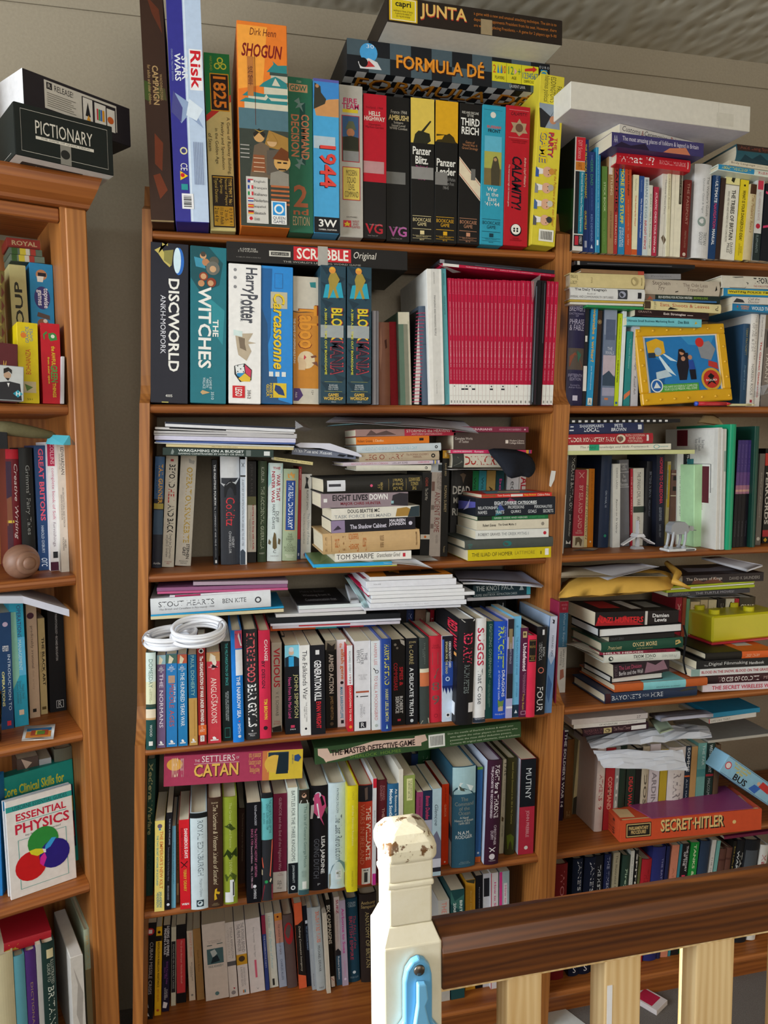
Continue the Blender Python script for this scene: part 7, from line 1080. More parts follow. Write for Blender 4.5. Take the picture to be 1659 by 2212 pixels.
row(MID,'R','C',RC,[
 (77,94,400,1155,118,'b8b8b2','pam','~slim grey-white booklet at the near edge before the dark battalion book',[R('6a6a68',.05,.4,.2,.8)]),
 (98,155,395,1110,142,'2c2c2e','hb',"mccrae's battalion",[T("McCRAE'S BATTALION",'d0d0ce',.04,.6,.35,.75),T('Jack Alexander','b8b8b4',.64,.88,.38,.68),P('d8d8d4',[(.92,.2),(.95,.5),(.92,.8),(.96,.8),(.96,.2)])]),
 (162,250,515,1110,188,'b23244','hb','by sea and land',[P('d8a8a0',[(.03,.3),(.1,.7),(.105,.65),(.035,.25)]),P('d8a8a0',[(.03,.7),(.1,.3),(.105,.35),(.035,.75)]),T('BY SEA AND LAND','e0b8b0',.2,.75,.35,.68),R('c9bfa4',.85,1),P('6a5a44',[(.87,.2),(.86,.5),(.9,.8),(.98,.7),(.97,.2)]),T('ROBIN\nNEILLANDS','e0b8b0',.77,.82,.2,.8,'H')]),
 (251,278,508,1105,268,'d9ca94','pb','men of dunwich',[T('MEN OF DUNWICH','4a4428',.2,.9,.25,.75,'i')]),
 (279,320,505,1105,294,'d27c1e','pb','~bright orange paperback beside the dunwich one',[T('EAST ANGLIA','b0601a',.04,.4,.4,.64),O('f0d8a8',.93,.5,.16)]),
 (357,435,405,1110,388,'202e4a','hb','on war',[T('ON WAR, VI','a8b4c8',.38,.56,.42,.62),O('2a8a6a',.87,.6,.13)],dict(mat='matt')),
 (470,527,468,1108,473,'d6d6d1','pb','return to st valery',[T('DEREK LANG','6a6a68',.05,.3,.45,.66),T('Return to St Valery','4a4a48',.42,.83,.38,.66,'i')]),
 (529,600,438,1100,522,'6c6c72','pb','~mid grey hardcover lettered the french revolution',[T('FURNEAUX\nAND\nPLADFIN','c8c8cc',.04,.12,.15,.85,'H'),R('c8c8cc',.14,.145),T('The\nFrench\nRevolution','c8c8cc',.17,.3,.12,.88,'H'),R('c8c8cc',.31,.315)]),
 (604,622,505,1095,608,'b22a3a','pb','~slim red paperback beside the spanish war book',[T('THE LAST VALLEY','e0b0b0',.1,.6,.3,.7)]),
 (626,705,502,1095,632,'d1cdc1','pb','the spanish civil war',[T('THE SPANISH CIVIL WAR','4a4a44',.05,.48,.35,.68),R('3a463c',.49,.57),T('ANTONY','5a5a54',.62,.78,.35,.65)]),
 (714,765,450,1095,736,'1c1c21','hb','britons in spain',[T('BRITONS IN SPAIN','8a8e98',.12,.42,.35,.65),T('WILLIAM RUST','6a6e78',.45,.65,.35,.6),T('19','c8c8cc',.92,.97,.3,.8,'H')]),
 (802,862,400,1100,808,'1e2232','pb','homage to caledonia',[T('HOMAGE TO CALEDONIA','b8304a',.03,.53,.4,.8,'b'),T('Scotland and the\nSpanish Civil War','a8acb8',.57,.72,.35,.7),T('DANIEL GRAY','8a8e9a',.76,.9,.38,.62)]),
 (866,892,450,1085,892,'c3b384','pb','~mustard and grey slim paperback under the cream folder',[R('c8a82a',.04,.55,.3,.9),R('8a9a9a',.1,.45,.05,.35),T('Scottish Labour','d8d8c8',.14,.4,.1,.3)]),
 (895,955,515,1085,922,'6c4c42','hb','~brown hardback with cream bands behind the grey walker toy',[R('d8ccb0',.05,.06),R('2a2420',.08,.14,.2,.8),R('2a2420',.22,.28,.2,.8),R('d8ccb0',.34,.35)]),
 (960,1010,385,1085,966,'dcdcd8','pb','~white paperback with grey handwriting behind the walker toy',[T('the athletic year','8a8a88',.25,.7,.3,.6,'i')]),
 (1012,1060,385,1085,1022,'1d1f22','pb','the centenary of the crossword',[T('THE CENTENARY OF THE CROSSWORD','d8d8d4',.02,.72,.35,.66,'b'),O('d8d8d4',.93,.5,.34),O('1d1f22',.93,.5,.2)]),
 (1062,1090,430,1090,1070,'2c6c72','pb','~slim teal paperback beside the crossword one',[T('Eighteenth Century Revolution','8fb8b8',.15,.7,.4,.65)]),
 (1092,1164,475,1105,1095,'b3dbab','box','~pale green box file standing beside the white folder',[],dict(d=.17,name='box_file',cat='box file')),
 (1335,1380,165,1125,1372,'219c72','hb','~tall emerald green folder beside the purple journals',[],dict(cat='folder',name='folder',d=.2)),
 (1522,1556,180,1105,1560,'204c42','hb','~tall dark green folder after the purple journals',[],dict(cat='folder',name='folder',d=.18)),
 (1560,1600,390,1090,1598,'6e6863','pb','~grey-brown paperback after the dark green folder',[T('Selbys of Beaufort','a8a29a',.2,.7,.35,.62,'i'),O('c8c4bc',.93,.5,.3)]),
 (1612,1659,350,1075,1642,'1b191b','pb','~black paperback with wide white capitals and a red foot',[R('c8403a',.05,.18),T('PERKORDS','d0ccc8',.25,.8,.2,.8,'b'),R('b02a38',.86,.93),P('d0a83a',[(.94,.5),(.965,.8),(.99,.5),(.965,.2)])]),
])
pjn=[]
for i in range(5):
 x0=1385+i*27;pjn.append((x0,x0+25,285,1108-i*2,1432+i*26,'191722','jn','purple',[R('4c3c86',0,.3),R('6a4a90',.3,.42),R('b07a98',.42,.5),R('d8a8a0',.46,.48),T('Journal of Purchasing','8a7ab0',.04,.42,.4,.62),T('Volume','6a6a78',.75,.9,.4,.62)],dict(label=f'{ORDW[i]} slim purple and black journal counted from the emerald folder',group='purple journals between the green folders',d=.18)))
row(MID,'R','C',RC,pjn)
row(MID,'R','C',RC,[
 (1236,1256,200,1120,1252,'e2e0da','box','~tall white presentation folder with a framed maroon page',[R('6a6a68',.29,.91,.25,.93,'L'),R('e8e6e2',.294,.906,.27,.91,'L'),R('5a1c2c',.31,.89,.3,.88,'L'),T('WALTER SCOTT','8a4a5a',.5,.7,.66,.72,'L'),R('6a1f2c',0,.14,0,.3,'L'),T('Beat Street\nFormer Tolbooth\nParish Church','5a5854',.07,.18,.5,.75,'L')],dict(d=.14,cat='folder',name='folder')),
 (1258,1290,190,1125,1278,'d6d4ce','mag','~white magazine bundle standing past the framed maroon page',[R('b0aeaa',0,1,.3,.36),R('b0aeaa',0,1,.6,.66)],{}),
 (1292,1322,200,1125,1312,'c9c7c2','mag','~grey-white magazine bundle touching the emerald folder',[R('a09e9a',0,1,.3,.4),R('8aa098',.18,.35,.5,1)],{}),
])
sheet('card_sleeve','torn brown card sleeve poking above the white folders','card sleeve',(pt(RC,1115,160,.03),pt(RC,1335,190,.03),pt(RC,1280,110,.06),pt(RC,1170,88,.06)),'b09a70',bow=.004)
stack(MID,'R','C',RC,[
 (125,398,1100,392,365,'c6ca92','pam','~green-cream wallet folder lowest over the third shelf row',[],dict(d=.17,tk=.5,cat='folder',name='folder')),
 (125,360,918,342,315,'dcdac8','pb','knowledge and skills framework',[T('The NHS Knowledge and Skills Framework','5a5a58',.12,.78,.3,.75,'i'),R('2a9a74',.205,.3,0,1),T('NHS','1f5a44',.21,.27,.3,.72,'i'),O('3a9aa0',.855,.5,.03,.35),O('dcdac8',.855,.5,.024,.27),T('Department of Health','6aa8b0',.89,.97,.35,.65)],dict(d=.14,tk=.5)),
 (130,308,777,287,228,'a22b34','hb','tudor monastery farm',[T('TUDOR MONASTERY FARM','e0cfc0',0,.54,.25,.68,'b'),O('d8c8b0',.61,.5,.055,.42),O('6a5a4c',.61,.5,.03,.25),T('RUTH GOODMAN\nPETER GINN\nTOM PINFOLD','e0c0b0',.67,.9,.12,.92),R('d8d4d0',.92,.945,.25,.85)],dict(d=.15,tk=.5)),
 (135,226,705,207,145,'2b3252','hb',"shakespeare's local",[P('c8ccd4',[(.0,.3),(.02,.75),(.06,.75),(.06,.3)]),T('SHAKESPEARE\u2019S','c8ccd4',.14,.46,.6,.88,'b'),T('LOCAL','dce0e4',.2,.4,.2,.55,'b'),T('PETE\nBROWN','c8ccd4',.56,.76,.2,.9,'b'),R('c8ccd4',.92,.97,.35,.8)],dict(d=.15,tk=.5)),
 (135,140,990,130,112,'1d1d20','mag','~black comb-bound report topmost over the third shelf row',[R('d0d0d0',.03+i*.055,.055+i*.055,.2,.75)for i in range(16)],dict(d=.17,tk=.5)),
],Y=.0)
for i,(lb,c_,q)in enumerate((('grey leaflet lying under the red sea and land book','6a6468',((150,1122),(420,1135),0)),('cream leaflet edge lying on top of the grey leaflet','a89a8a',((215,1118),(415,1128),.0012)))):
 a,b_=q[0],q[1];u0,y0=hitZ(MID,1190+a[0]/3.537,870+a[1]/3.537,ZS['C']+.001);u1_,y1_=hitZ(MID,1190+b_[0]/3.537,870+b_[1]/3.537,ZS['C']+.001)
 sheet('leaflet',lb,'leaflet',((u0,y0-.012,ZS['C']+.0016+q[2]),(u1_-.02,y0-.03,ZS['C']+.0016+q[2]),(u1_,y0-.006,ZS['C']+.0016+q[2]),(u0+.03,y0+.004,ZS['C']+.0016+q[2])),c_,bow=0)
def toy_at(x,y):u,yy=hitZ(MID,1190+x/3.537,870+y/3.537,ZS['C']);return(u,yy,ZS['C']+.0002)
e=empty('toy_spacecraft',toy_at(665,1118));tag(e,'small grey toy craft with two spread wings on the third shelf','toy')
m=MB();m.prism([(-.013,0),(.013,0),(.009,.006),(-.009,.006)],lambda x,z:(x,-.006,z),lambda x,z:(x,.014,z),'a8a8ac');m.build('base','plastic',e)
m=MB();m.prism([(-.004,.006),(.004,.006),(.003,.03),(-.003,.03)],lambda x,z:(x,.0,z),lambda x,z:(x,.006,z),'b8b8bc');m.build('stalk','plastic',e)
m=MB();m.prism([(-.012,.029),(.012,.029),(.007,.036),(-.007,.036)],lambda x,z:(x,-.012,z),lambda x,z:(x,.016,z),'d0d0d4');m.build('hull','plastic',e)
for s in(-1,1):
 m=MB();m.prism([(s*.008,.03),(s*.042,.012),(s*.041,.0095),(s*.008,.027)],lambda x,z:(x,-.004,z),lambda x,z:(x*.9,.012,z),'d2d2d6');m.build('wing','plastic',e)
m=MB();m.prism([(-.0012,.035),(.0012,.035),(.0008,.066),(-.0008,.066)],lambda x,z:(x,-.002,z),lambda x,z:(x,.01,z),'c8c8cc');m.build('fin','plastic',e)
e=empty('toy_walker',toy_at(975,1130));tag(e,'grey four-legged toy walker on a white base, third shelf','toy')
MB().box(-.037,.036,-.016,.02,0,.006,'d2d4d6',.002).build('base','plastic',e);MB().box(.008,.03,-.0166,-.0161,.0015,.0045,'2a2a34').build('name_plate','plastic',e)
m=MB();m.prism([(-.026,.044),(-.02,.038),(.014,.038),(.02,.044),(.018,.058),(.008,.066),(-.016,.066),(-.025,.058)],lambda x,z:(x,-.009,z),lambda x,z:(x,.014,z),'8e9298');m.build('body','plastic',e)
m=MB();m.prism([(.022,.046),(.034,.044),(.036,.050),(.034,.055),(.024,.056)],lambda x,z:(x,-.004,z),lambda x,z:(x,.008,z),'9a9ea4');m.build('head','plastic',e)
MB().tube([(.016,.002,.05),(.025,.002,.05)],.003,8,False,'6a6e74').build('neck','plastic',e);MB().tube([(.034,-.002,.046),(.043,-.002,.045)],.001,6,False,'6a6e74').build('gun','plastic',e)
for x,kx in((-.018,-.024),(.012,.008)):
 for y in(-.007,.011):
  m=MB();m.tube([(x,y,.044),(kx+.004,y,.026),(kx,y,.009)],[.004,.0032,.003],8,False,'a4a8ae');m.lathe([(.0052,.006),(.0058,.009),(.003,.012)],10,'a4a8ae',(kx,y,0));m.build('leg','plastic',e)
RD=(1180,1190,3.463)
row(MID,'R','D',RD,[
 (62,74,380,1060,88,'8a2444','pam','~slim crimson booklet pressed to the upright beside the expecting book',[],dict(Y=-.04)),
 (77,140,380,1065,103,'d2d0ca','pb','what to expect when expecting',[R('b02a40',0,.125),T('over ten million\ncopies sold','d88a98',.02,.1,.2,.85,'H'),R('4a7ea0',.125,.5),T('What to Expect','a8c4d8',.13,.49,.4,.72),T("when you're\nexpecting",'6a6a68',.52,.72,.2,.8),P('a86a58',[(.75,.3),(.74,.7),(.83,.8),(.86,.3)])]),
 (970,1020,350,None,None,'a02838','hb','~red back-row hardback with crossed strokes behind the notebook pile',[P('d8a8a0',[(.08,.3),(.16,.7),(.17,.65),(.09,.25)]),P('d8a8a0',[(.08,.7),(.16,.3),(.17,.35),(.09,.75)])],dict(Y=.1,d=.1)),
 (1024,1050,352,None,None,'9a4a34','pb','~rust slim paperback in the back row behind the notebook pile',[],dict(Y=.1,d=.1)),
 (1052,1076,360,None,None,'6a9a78','pb','~green slim paperback in the back row beside the victorian one',[],dict(Y=.1,d=.1)),
 (1082,1150,385,None,None,'c9b68e','pb','victorian way',[T('VICTORIAN WAY','8a4a34',.05,.85,.3,.65)],dict(Y=.1,d=.1)),
 (1156,1210,370,None,None,'c2b08c','pb','~tan back-row paperback behind the yellow brick box',[T('D','6a5a3a',.06,.13,.3,.7,'H')],dict(Y=.1,d=.1)),
 (1216,1276,370,None,None,'cfc3a2','pb','~cream back-row paperback behind the yellow brick box',[T('TO','6a6044',.1,.25,.3,.7)],dict(Y=.1,d=.1)),
 (1284,1340,362,None,None,'2c2826','hb','~black back-row hardback lettered dunst behind the yellow brick box',[T('DUNST','a8a098',.06,.4,.35,.7)],dict(Y=.1,d=.1)),
 (1346,1408,362,None,None,'d6d0bc','pb','~white back-row paperback with a black figure behind the brick box',[P('1f1d1c',[(.05,.5),(.04,.7),(.1,.8),(.2,.6),(.2,.3),(.1,.4)])],dict(Y=.1,d=.1)),
 (1412,1444,360,None,None,'b02a3a','pb','~red slim back-row paperback behind the brick box',[],dict(Y=.1,d=.1)),
 (1448,1566,350,None,None,'4a4438','hb','great',[T('GREAT','d8d0b8',.1,.18,.05,.9,'Hb')],dict(Y=.1,d=.1)),
])
def notebook(lab,crop,a,b_,at,Y,zb,d,cov,pg,ang=0):
 """a lying notebook with its fore-edge to the front"""
 u1,z1=hitY(MID,crop[0]+a[0]/crop[2],crop[1]+a[1]/crop[2],Y);_,zt_=hitY(MID,crop[0]+a[0]/crop[2],crop[1]+at/crop[2],Y);u2,_=hitY(MID,crop[0]+b_[0]/crop[2],crop[1]+b_[1]/crop[2],Y)
 h=zt_-z1;L_=u2-u1;e=empty('notebook',MID.W(u1,Y,zb),Matrix.Rotation(ang,3,'Z'));tag(e,lab,'notebook')
 MB().box(0,L_,0,d,0,.0022,cov,.0008).build('cover','matt',e);MB().box(0,L_,0,d,h-.0022,h,cov,.0008).build('cover','matt',e);MB().box(.002,L_-.002,.002,d-.002,.0023,h-.0023,pg).build('page_block','pages',e)
 MB().box(-.0004,.0018,0,.004,.0,h,cov).build('elastic_band','matt',e)
 return zb+h
zb=stack(MID,'R','D',RD,[
 (435,1215,1122,1152,1142,'24324c','hb','bayonets for hire',[R('3a1c24',0,.06),T('BAYONETS','c8ccd4',.07,.38,.3,.75),T('FOR','9aa0ac',.4,.47,.4,.68),T('HIRE','c8ccd4',.49,.62,.3,.75),P('3a3a34',[(.68,.0),(.7,.9),(.8,.7),(.9,.95),(1,.8),(1,0)])],dict(tk=.5,d=.15)),
 (510,1130,1200,1082,1072,'ba5c2c','hb','~orange and aqua banded book lying over the bayonets book',[R('7fc4cc',.3,.76),T('MINDFULNESS GLOSSARY','3a5a60',.44,.7,.2,.36),R('c8a0a0',0,1,0,1,'R'),R('7fc4cc',.3,.76,0,.8,'R'),R('ba5c2c',0,.3,0,.35,'R'),R('ba5c2c',.76,1,0,.35,'R')],dict(tk=.5,d=.16,mat='card')),
],-.05,ZS['D']+.001)
zb=notebook('black leather notebook with white fore-edge under the berlin paperback',RD,(485,1035),(880,975),985,-.04,zb+.0006,.12,'17181b','dcdad4',.03)
zb=stack(MID,'R','D',RD,[
 (503,965,920,895,862,'2c2229','pb','berlin and the wall',[T('The Last Division','b04a68',.1,.5,.55,.85),T('Berlin and the Wall','d0ccd0',.1,.52,.15,.45),P('8a6a78',[(.55,.1),(.6,.9),(.75,.6),(.9,.9),(.97,.2)]),T('ANN\nTUSA','6a5a62',.02,.07,.1,.9,'H')],dict(tk=.6,d=.13)),
 (430,830,1000,812,772,'d1d5cd','hb','once more upside down',[O('26302c',.915,.5,.03,.3),T('ONCE MORE','3a403c',.33,.62,.15,.55,'b'),T('with footnotes','6a706c',.36,.58,.65,.85),T('Pratchett','9aa09c',.05,.25,.3,.7,'i')],dict(tk=.6,flip=1,d=.13)),
 (398,757,966,742,735,'82243c','pb',"hell's heroes",[T("HELL'S HEROES",'dccccc',.05,.57,.15,.8,'b'),T('THEO KNELL','3a1018',.62,.88,.2,.75,'b')],dict(tk=.6)),
 (412,732,1020,692,655,'214c3c','hb','once more on green',[T('Pratchett','c8b88a',.07,.24,.25,.6,'i'),T('ONCE MORE','d0bc88',.37,.67,.4,.8,'b'),T('with footnotes','a89a68',.42,.62,.12,.3),P('c0a868',[(.9,.3),(.9,.75),(.95,.8),(.97,.5)])],dict(tk=.6,d=.14)),
 (470,632,960,592,592,'1f2022','pb','~black paperback with cream page edges under the black notebook',[T('COUNT ZERO','5a5c60',.02,.22,.3,.7)],dict(tk=.6)),
],-.045,zb)
zb=notebook('black pocket notebook with white fore-edge and ribbon under the hunters book',RD,(395,575),(1018,548),508,-.05,zb+.0006,.13,'16171a','dfe1e2')
stack(MID,'R','D',RD,[(365,472,988,482,368,'1f1b1e','pb','~black and red war paperback topmost of the notebook pile',[P('a02028',[(.0,.0),(.05,.8),(.2,.3),(.35,.7),(.5,.2),(.58,0)]),T('NAZI HUNTERS','d0282c',.03,.57,.2,.62,'b'),R('c8c4c0',.59,.62),T('Damien\nLewis','e0e0e2',.68,.88,.2,.8,'b'),R('b02a2c',.15,.4,.3,.9,'R'),R('d0ccc8',.5,.62,.2,.9,'R'),R('8a8a88',.7,.9,.3,.8,'R')],dict(tk=.5))],-.045,zb+.0006)
m=MB();V=[pt(RD,1018,555,-.052),pt(RD,1040,640,-.055),pt(RD,1018,820,-.055),pt(RD,1030,890,-.055),pt(RD,1040,925,-.053)]
for a,b_ in zip(V,V[1:]):m.face([a,b_,b_+np.array([.005,0,0]),a+np.array([.005,0,0])],'191a1e')
tag(m.build('ribbon','matt'),'black ribbon bookmark dangling from the pocket notebook','ribbon')
sheet('paper_sheet','curled grey sheet sticking out of the once more books','paper',(pt(RD,145,695,-.03),pt(RD,425,800,-.05),pt(RD,440,740,.02),pt(RD,240,680,.04)),'b8b4ac',bow=.004)
zb=stack(MID,'R','D',RD,[
 (1165,1185,1720,1178,1127,'d9cdd6','pb','the secret wireless war',[T('THE SECRET WIRELESS WAR','b8284a',.12,.98,.22,.72,'b'),R('c8c4d0',0,1,0,1,'R')],dict(tk=.5,d=.15)),
 (1190,1062,1720,1050,1000,'3c1c25','hb','voices of colditz',[R('2a1a20',0,.16),T('VOICES OF COLDITZ','dcd4d4',.17,.74,.2,.75,'b'),T('PETER','a88a8a',.8,.98,.3,.65)],dict(tk=.5,d=.14)),
 (1080,970,1720,958,918,'d6d8da','pb','blood in the snow',[R('8aa8a4',0,.1),T('BLOOD IN THE SNOW, BLOOD ON THE GRASS','a82a3c',.12,.9,.25,.72,'b')],dict(tk=.5,d=.13)),
 (1122,915,1720,892,855,'1f2023','pb','the digital filmmaking handbook',[T('The','b8babc',.09,.14,.3,.5),T('Digital Filmmaking','d0d2d4',.15,.63,.25,.75),T('Handbook','c8cacc',.65,.84,.25,.6,'b')],dict(tk=.5,d=.16)),
 (1190,838,1720,828,785,'1d1c1b','hb','~black and orange hardback under the yellow brick box',[R('d8622a',.5,1),T('LEGENDARY','e8c8a8',.55,.75,.2,.6),R('1d1c1b',0,.5,0,1,'R'),R('d8622a',.5,1,0,1,'R'),R('c8ccd0',.62,.85,.3,.8,'R')],dict(tk=.5,d=.15)),
],-.045,ZS['D']+.001)
a_=np.array(hitZ(MID,1180+1240/3.463,1190+705/3.463,zb+.001));e=empty('brick_lunch_box',(a_[0],a_[1],zb+.001),Matrix.Rotation(.06,3,'Z'));tag(e,'translucent yellow brick-shaped lunch box with studs on a red lid','lunch box')
MB().box(-.002,.202,-.002,.107,0,.005,'b8283a',.001).build('lid','plastic',e);MB().box(0,.2,0,.105,.0052,.068,'e4dc1e',.004).build('body','lucent',e)
for x in(.027,.128):
 for y in(.028,.08):MB().lathe([(.0125,.0678),(.0125,.077),(.0115,.0785)],20,'e4dc1e',(x,y,0)).build('stud','lucent',e)
stack(MID,'R','D',RD,[
 (910,345,1522,312,312,'3c3c42','pb','the turtle moves',[T('LAWRENCE\nWATT-EVANS','8a8a90',.05,.26,.25,.85),T('THE TURTLE MOVES!','9a9aa2',.33,.8,.25,.75)],dict(d=.13,tk=.6)),
 (900,310,1560,265,290,'a8b82a','pam','~lime slim booklet lowest of three over the turtle book',[],dict(d=.15,tk=.6)),
 (915,288,1555,240,278,'dcdcd0','pam','~white slim booklet between two lime ones',[],dict(d=.15,tk=.6)),
 (920,276,1560,225,262,'a8b82a','pam','~lime slim booklet upper of two under the dreams book',[],dict(d=.15,tk=.6)),
 (1020,238,1625,215,172,'2b2428','pb','the dreams of kings',[P('6a4030',[(.1,0),(.15,.6),(.25,.2),(.4,.7),(.5,0)]),T('The Dreams of Kings','d0c8c0',.04,.48,.3,.72),T('DAVID K SAUNDERS','9a9490',.57,.95,.3,.65),P('8a8a98',[(.2,.3),(.3,.7),(.6,.6),(.9,.8),(.8,.3)],'R')],dict(d=.14,tk=.6)),
],Y=.0)
sheet('paper_sheet','white sheets lying slanted on the dreams book','paper',(pt(RD,1500,145,.0),pt(RD,1620,105,.0),pt(RD,1300,40,.12),pt(RD,1160,50,.12)),'d0d0d6',bow=.001,thick=.004)
sheet('paper_sheet','white sheet under the turtle book over the back row','paper',quad(RD,(1085,350),(1525,345),.03,.1),'c0c2c4',bow=.003)
def pillow(name,label,cat,pts,thick,col,n=14,mat='card',wob=.002,seed=3):
 a,b_,c,d_=[np.array(p,float)for p in pts];rnd=random.Random(seed);V=[];W_=[]
 for i in range(n+1):
  for j in range(n+1):
   s,t=i/n,j/n;p=(a*(1-s)+b_*s)*(1-t)+(d_*(1-s)+c*s)*t;k=(math.sin(math.pi*min(1,max(0,s)))**.45)*(math.sin(math.pi*t)**.45);q=wob*rnd.uniform(-1,1)
   V.append(p+np.array([0,0,thick*k+q]));W_.append(p-np.array([0,0,thick*.35*k-q*.5]))
 k=(n+1)**2;F=[]
 for i in range(n):
  for j in range(n):q=i*(n+1)+j;F+=[(q,q+n+1,q+n+2,q+1),(q+k,q+k+1,q+k+n+2,q+k+n+1)]
 for i in range(n):
  for q0,q1 in((i,i+1),(n*(n+1)+i,n*(n+1)+i+1),(i*(n+1),(i+1)*(n+1)),(i*(n+1)+n,(i+1)*(n+1)+n)):F.append((q0,q1,q1+k,q0+k))
 return tag(MB().add(V+W_,F,col).build(name,mat,None,mat=='card'),label,cat)
zE=hitY(MID,1180+95/3.463,1190+360/3.463,-.05)[1]+.004
eu=[np.array(pt(RD,90,350,-.06)),np.array(pt(RD,930,290,-.045)),np.array(pt(RD,1000,200,.1)),np.array(pt(RD,120,240,.11))]
for p in eu:p[2]=max(p[2],zE)
pe=pillow('padded_envelope','golden brown padded envelope lying over the notebook pile','envelope',eu,.038,'d8ac52')
m=MB();m.tube([pt(RD,900,90,.05),pt(RD,985,170,.0),pt(RD,960,230,-.04),pt(RD,1075,280,-.05)],[.006,.009,.008,.003],8,False,'cfa24a');m.build('twisted_flap','card',pe,True)
sheet('paper_sheet','white printed letter lying on the padded envelope','paper',(pt(RD,460,218,-.06),pt(RD,845,118,-.05),pt(RD,700,90,.08),pt(RD,190,118,.08)),'bcbcc4',bow=.003)
sheet('paper_sheet','second letter sticking out beneath the printed one on the envelope','paper',(pt(RD,110,200,-.05),pt(RD,910,190,-.05),pt(RD,800,140,.08),pt(RD,120,110,.08)),'b4a890',bow=.002)

# ---- handrail bookcase, fifth shelf

RE=(1180,1520,3.463)
row(MID,'R','E',RE,[
 (84,122,200,880,128,'2a1c2c','pb',"the soldier's war",[R('dcdcd8',0,.02),R('5a1f44',0,1,0,.3),T("THE SOLDIER'S WAR 14",'d4d0d4',.04,.85,.35,.85,'b')]),
 (130,190,270,862,152,'6c4622','hb','~plain brown hardback beside the brigands book',[T('ZEI','a88858',.9,.98,.3,.7)],dict(mat='matt')),
 (192,250,280,832,242,'c3b285','pb','land of brigands',[T('LAND OF BRIGANDS','5a4c30',.02,.5,.4,.75),T('CHRISTY','6a5a3a',.55,.75,.4,.7),P('3a342a',[(.78,.0),(.75,.5),(.8,1),(1,1),(1,0)])]),
 (282,346,355,840,306,'d3bca4','pb','a war in words',[T('A WAR IN WORDS','b03a34',.04,.55,.35,.78,'b'),T('SVETLANA PALMER\n& SARAH WALLIS','6a5a50',.6,.85,.3,.7),P('3a3028',[(.92,.5),(.9,.6),(.96,.7),(.97,.4)])]),
])
back=[(392,452,'d2c2bc','ATHENS 19','a0303a'),(456,524,'a82a30','COMMAND','d89888'),(527,558,'9a9a98','1916','d8d8d4'),(562,608,'26362c','',''),(612,678,'27332b','DEAD WAR','c03a3c'),(682,722,'1f1d1d','',''),(726,778,'bfb39c','DOS','5a5244'),(782,860,'cfc6cc','ARDIN','8a8288'),(864,916,'b9a030','',''),(922,1046,'d3cbc8','R HART','8a8284')]
row(MID,'R','E',RE,[(350,389,330,None,None,'4a2c26','hb','~dark brown back-row hardback just past the words of war book',[],dict(Y=.075,d=.08))])
row(MID,'R','E',RE,[(a,b_,300+(i*37)%50,None,None,c_,'pb' if i%3 else 'hb',f'~{cname(c_)} back-row book{(" lettered " + t.lower()) if t else ""} behind the crumpled paper, number {"one two three four five six seven eight nine ten".split()[i]}',([T(t,tc,.35,.75,.3,.75,'b')]if t else[]),dict(Y=.03,d=.12))for i,(a,b_,c_,t,tc)in enumerate(back)])
row(MID,'R','E',RE,[
 (1048,1088,320,None,None,'1f2c3e','pb','~navy back-row paperback with an orange line past the crumpled paper',[T('SOMME','d0d4d8',.02,.35,.3,.8,'b'),R('d0602a',.4,.42),T('A.H. MALINS','a8b0b8',.45,.85,.35,.65)],dict(Y=.03,d=.12)),
 (1092,1136,325,None,None,'b9905c','pb','~tan back-row paperback past the crumpled paper',[],dict(Y=.03,d=.12)),
 (1140,1204,300,None,None,'6fa39c','pb','~sea green back-row paperback past the crumpled paper',[R('4a8a8a',.35,.45),T('THE FAR','d0e0d8',.03,.3,.5,.8)],dict(Y=.03,d=.12)),
 (1208,1264,300,None,None,'1f332e','pb','~dark green back-row paperback with a red line near the bus box',[T('WESTERN FRONT','c8d0cc',.02,.4,.3,.7,'b'),R('a8303a',.42,.45),T('MALCOLM BROWN','a8b0ac',.48,.9,.3,.65)],dict(Y=.03,d=.12)),
 (1268,1308,310,None,None,'5c4634','hb','~brown back-row hardback nearest the bus box',[],dict(Y=.03,d=.12)),
])
zb0=ZS['E']+.0004
q0=np.array(hitZ(MID,1180+550/3.463,1520+1040/3.463,zb0));q1=np.array(hitZ(MID,1180+1610/3.463,1520+942/3.463,zb0));qb=np.array(hitZ(MID,1180+352/3.463,1520+842/3.463,zb0))
an=math.atan2(*(q1-q0)[::-1]);L_=float(np.linalg.norm(q1-q0));dB=min(.2,float(np.linalg.norm(qb-q0)));f2=Frame(q0[0],q0[1],an)
hB=hitY(f2,1180+550/3.463,1520+880/3.463,0)[1]-zb0
m4=Matrix.Translation(f2.W(L_,0,zb0))@Matrix.Rotation(an,4,'Z')@Matrix(((0,0,-1),(0,1,0),(1,0,0))).to_4x4()
volume(m4,hB,L_,dB,'box','cf5230',[R('26221e',.04,.215,.18,.86),R('d8b87a',.045,.21,.22,.82),R('26221e',.05,.205,.26,.78),T('PARLIAMENTARY\nPROCEDURE!','d8b87a',.06,.195,.34,.7,'b'),T('SECRET\u00b7HITLER','26221e',.285,.735,.28,.86,'b'),T('SECRET\u00b7HITLER','e0c080',.28,.725,.34,.9,'b'),O('e0c080',.8,.5,.09),R('d8b080',.02,.98,.02,.06,'R'),R('d8b080',.02,.98,.94,.98,'R'),P('d8b88a',[(.02,.12),(.02,.45),(.12,.4),(.12,.1)],'R'),P('2a201c',[(.06,.5),(.04,.75),(.16,.7),(.18,.55)],'R'),P('d8b88a',[(.85,.3),(.87,.6),(.97,.55),(.95,.2)],'R'),P('3a2820',[(.86,.7),(.87,.9),(.96,.92),(.96,.72)],'R'),T('SECRET HITLER','26221e',.2,.8,.1,.9,'TH')],'game_box','orange-red secret party game box lying flat on the fifth shelf','board game')
def onbox(s,t):p=f2.W(L_*s,dB*t,zb0+hB);return np.array(p)+np.array([0,0,.0012])
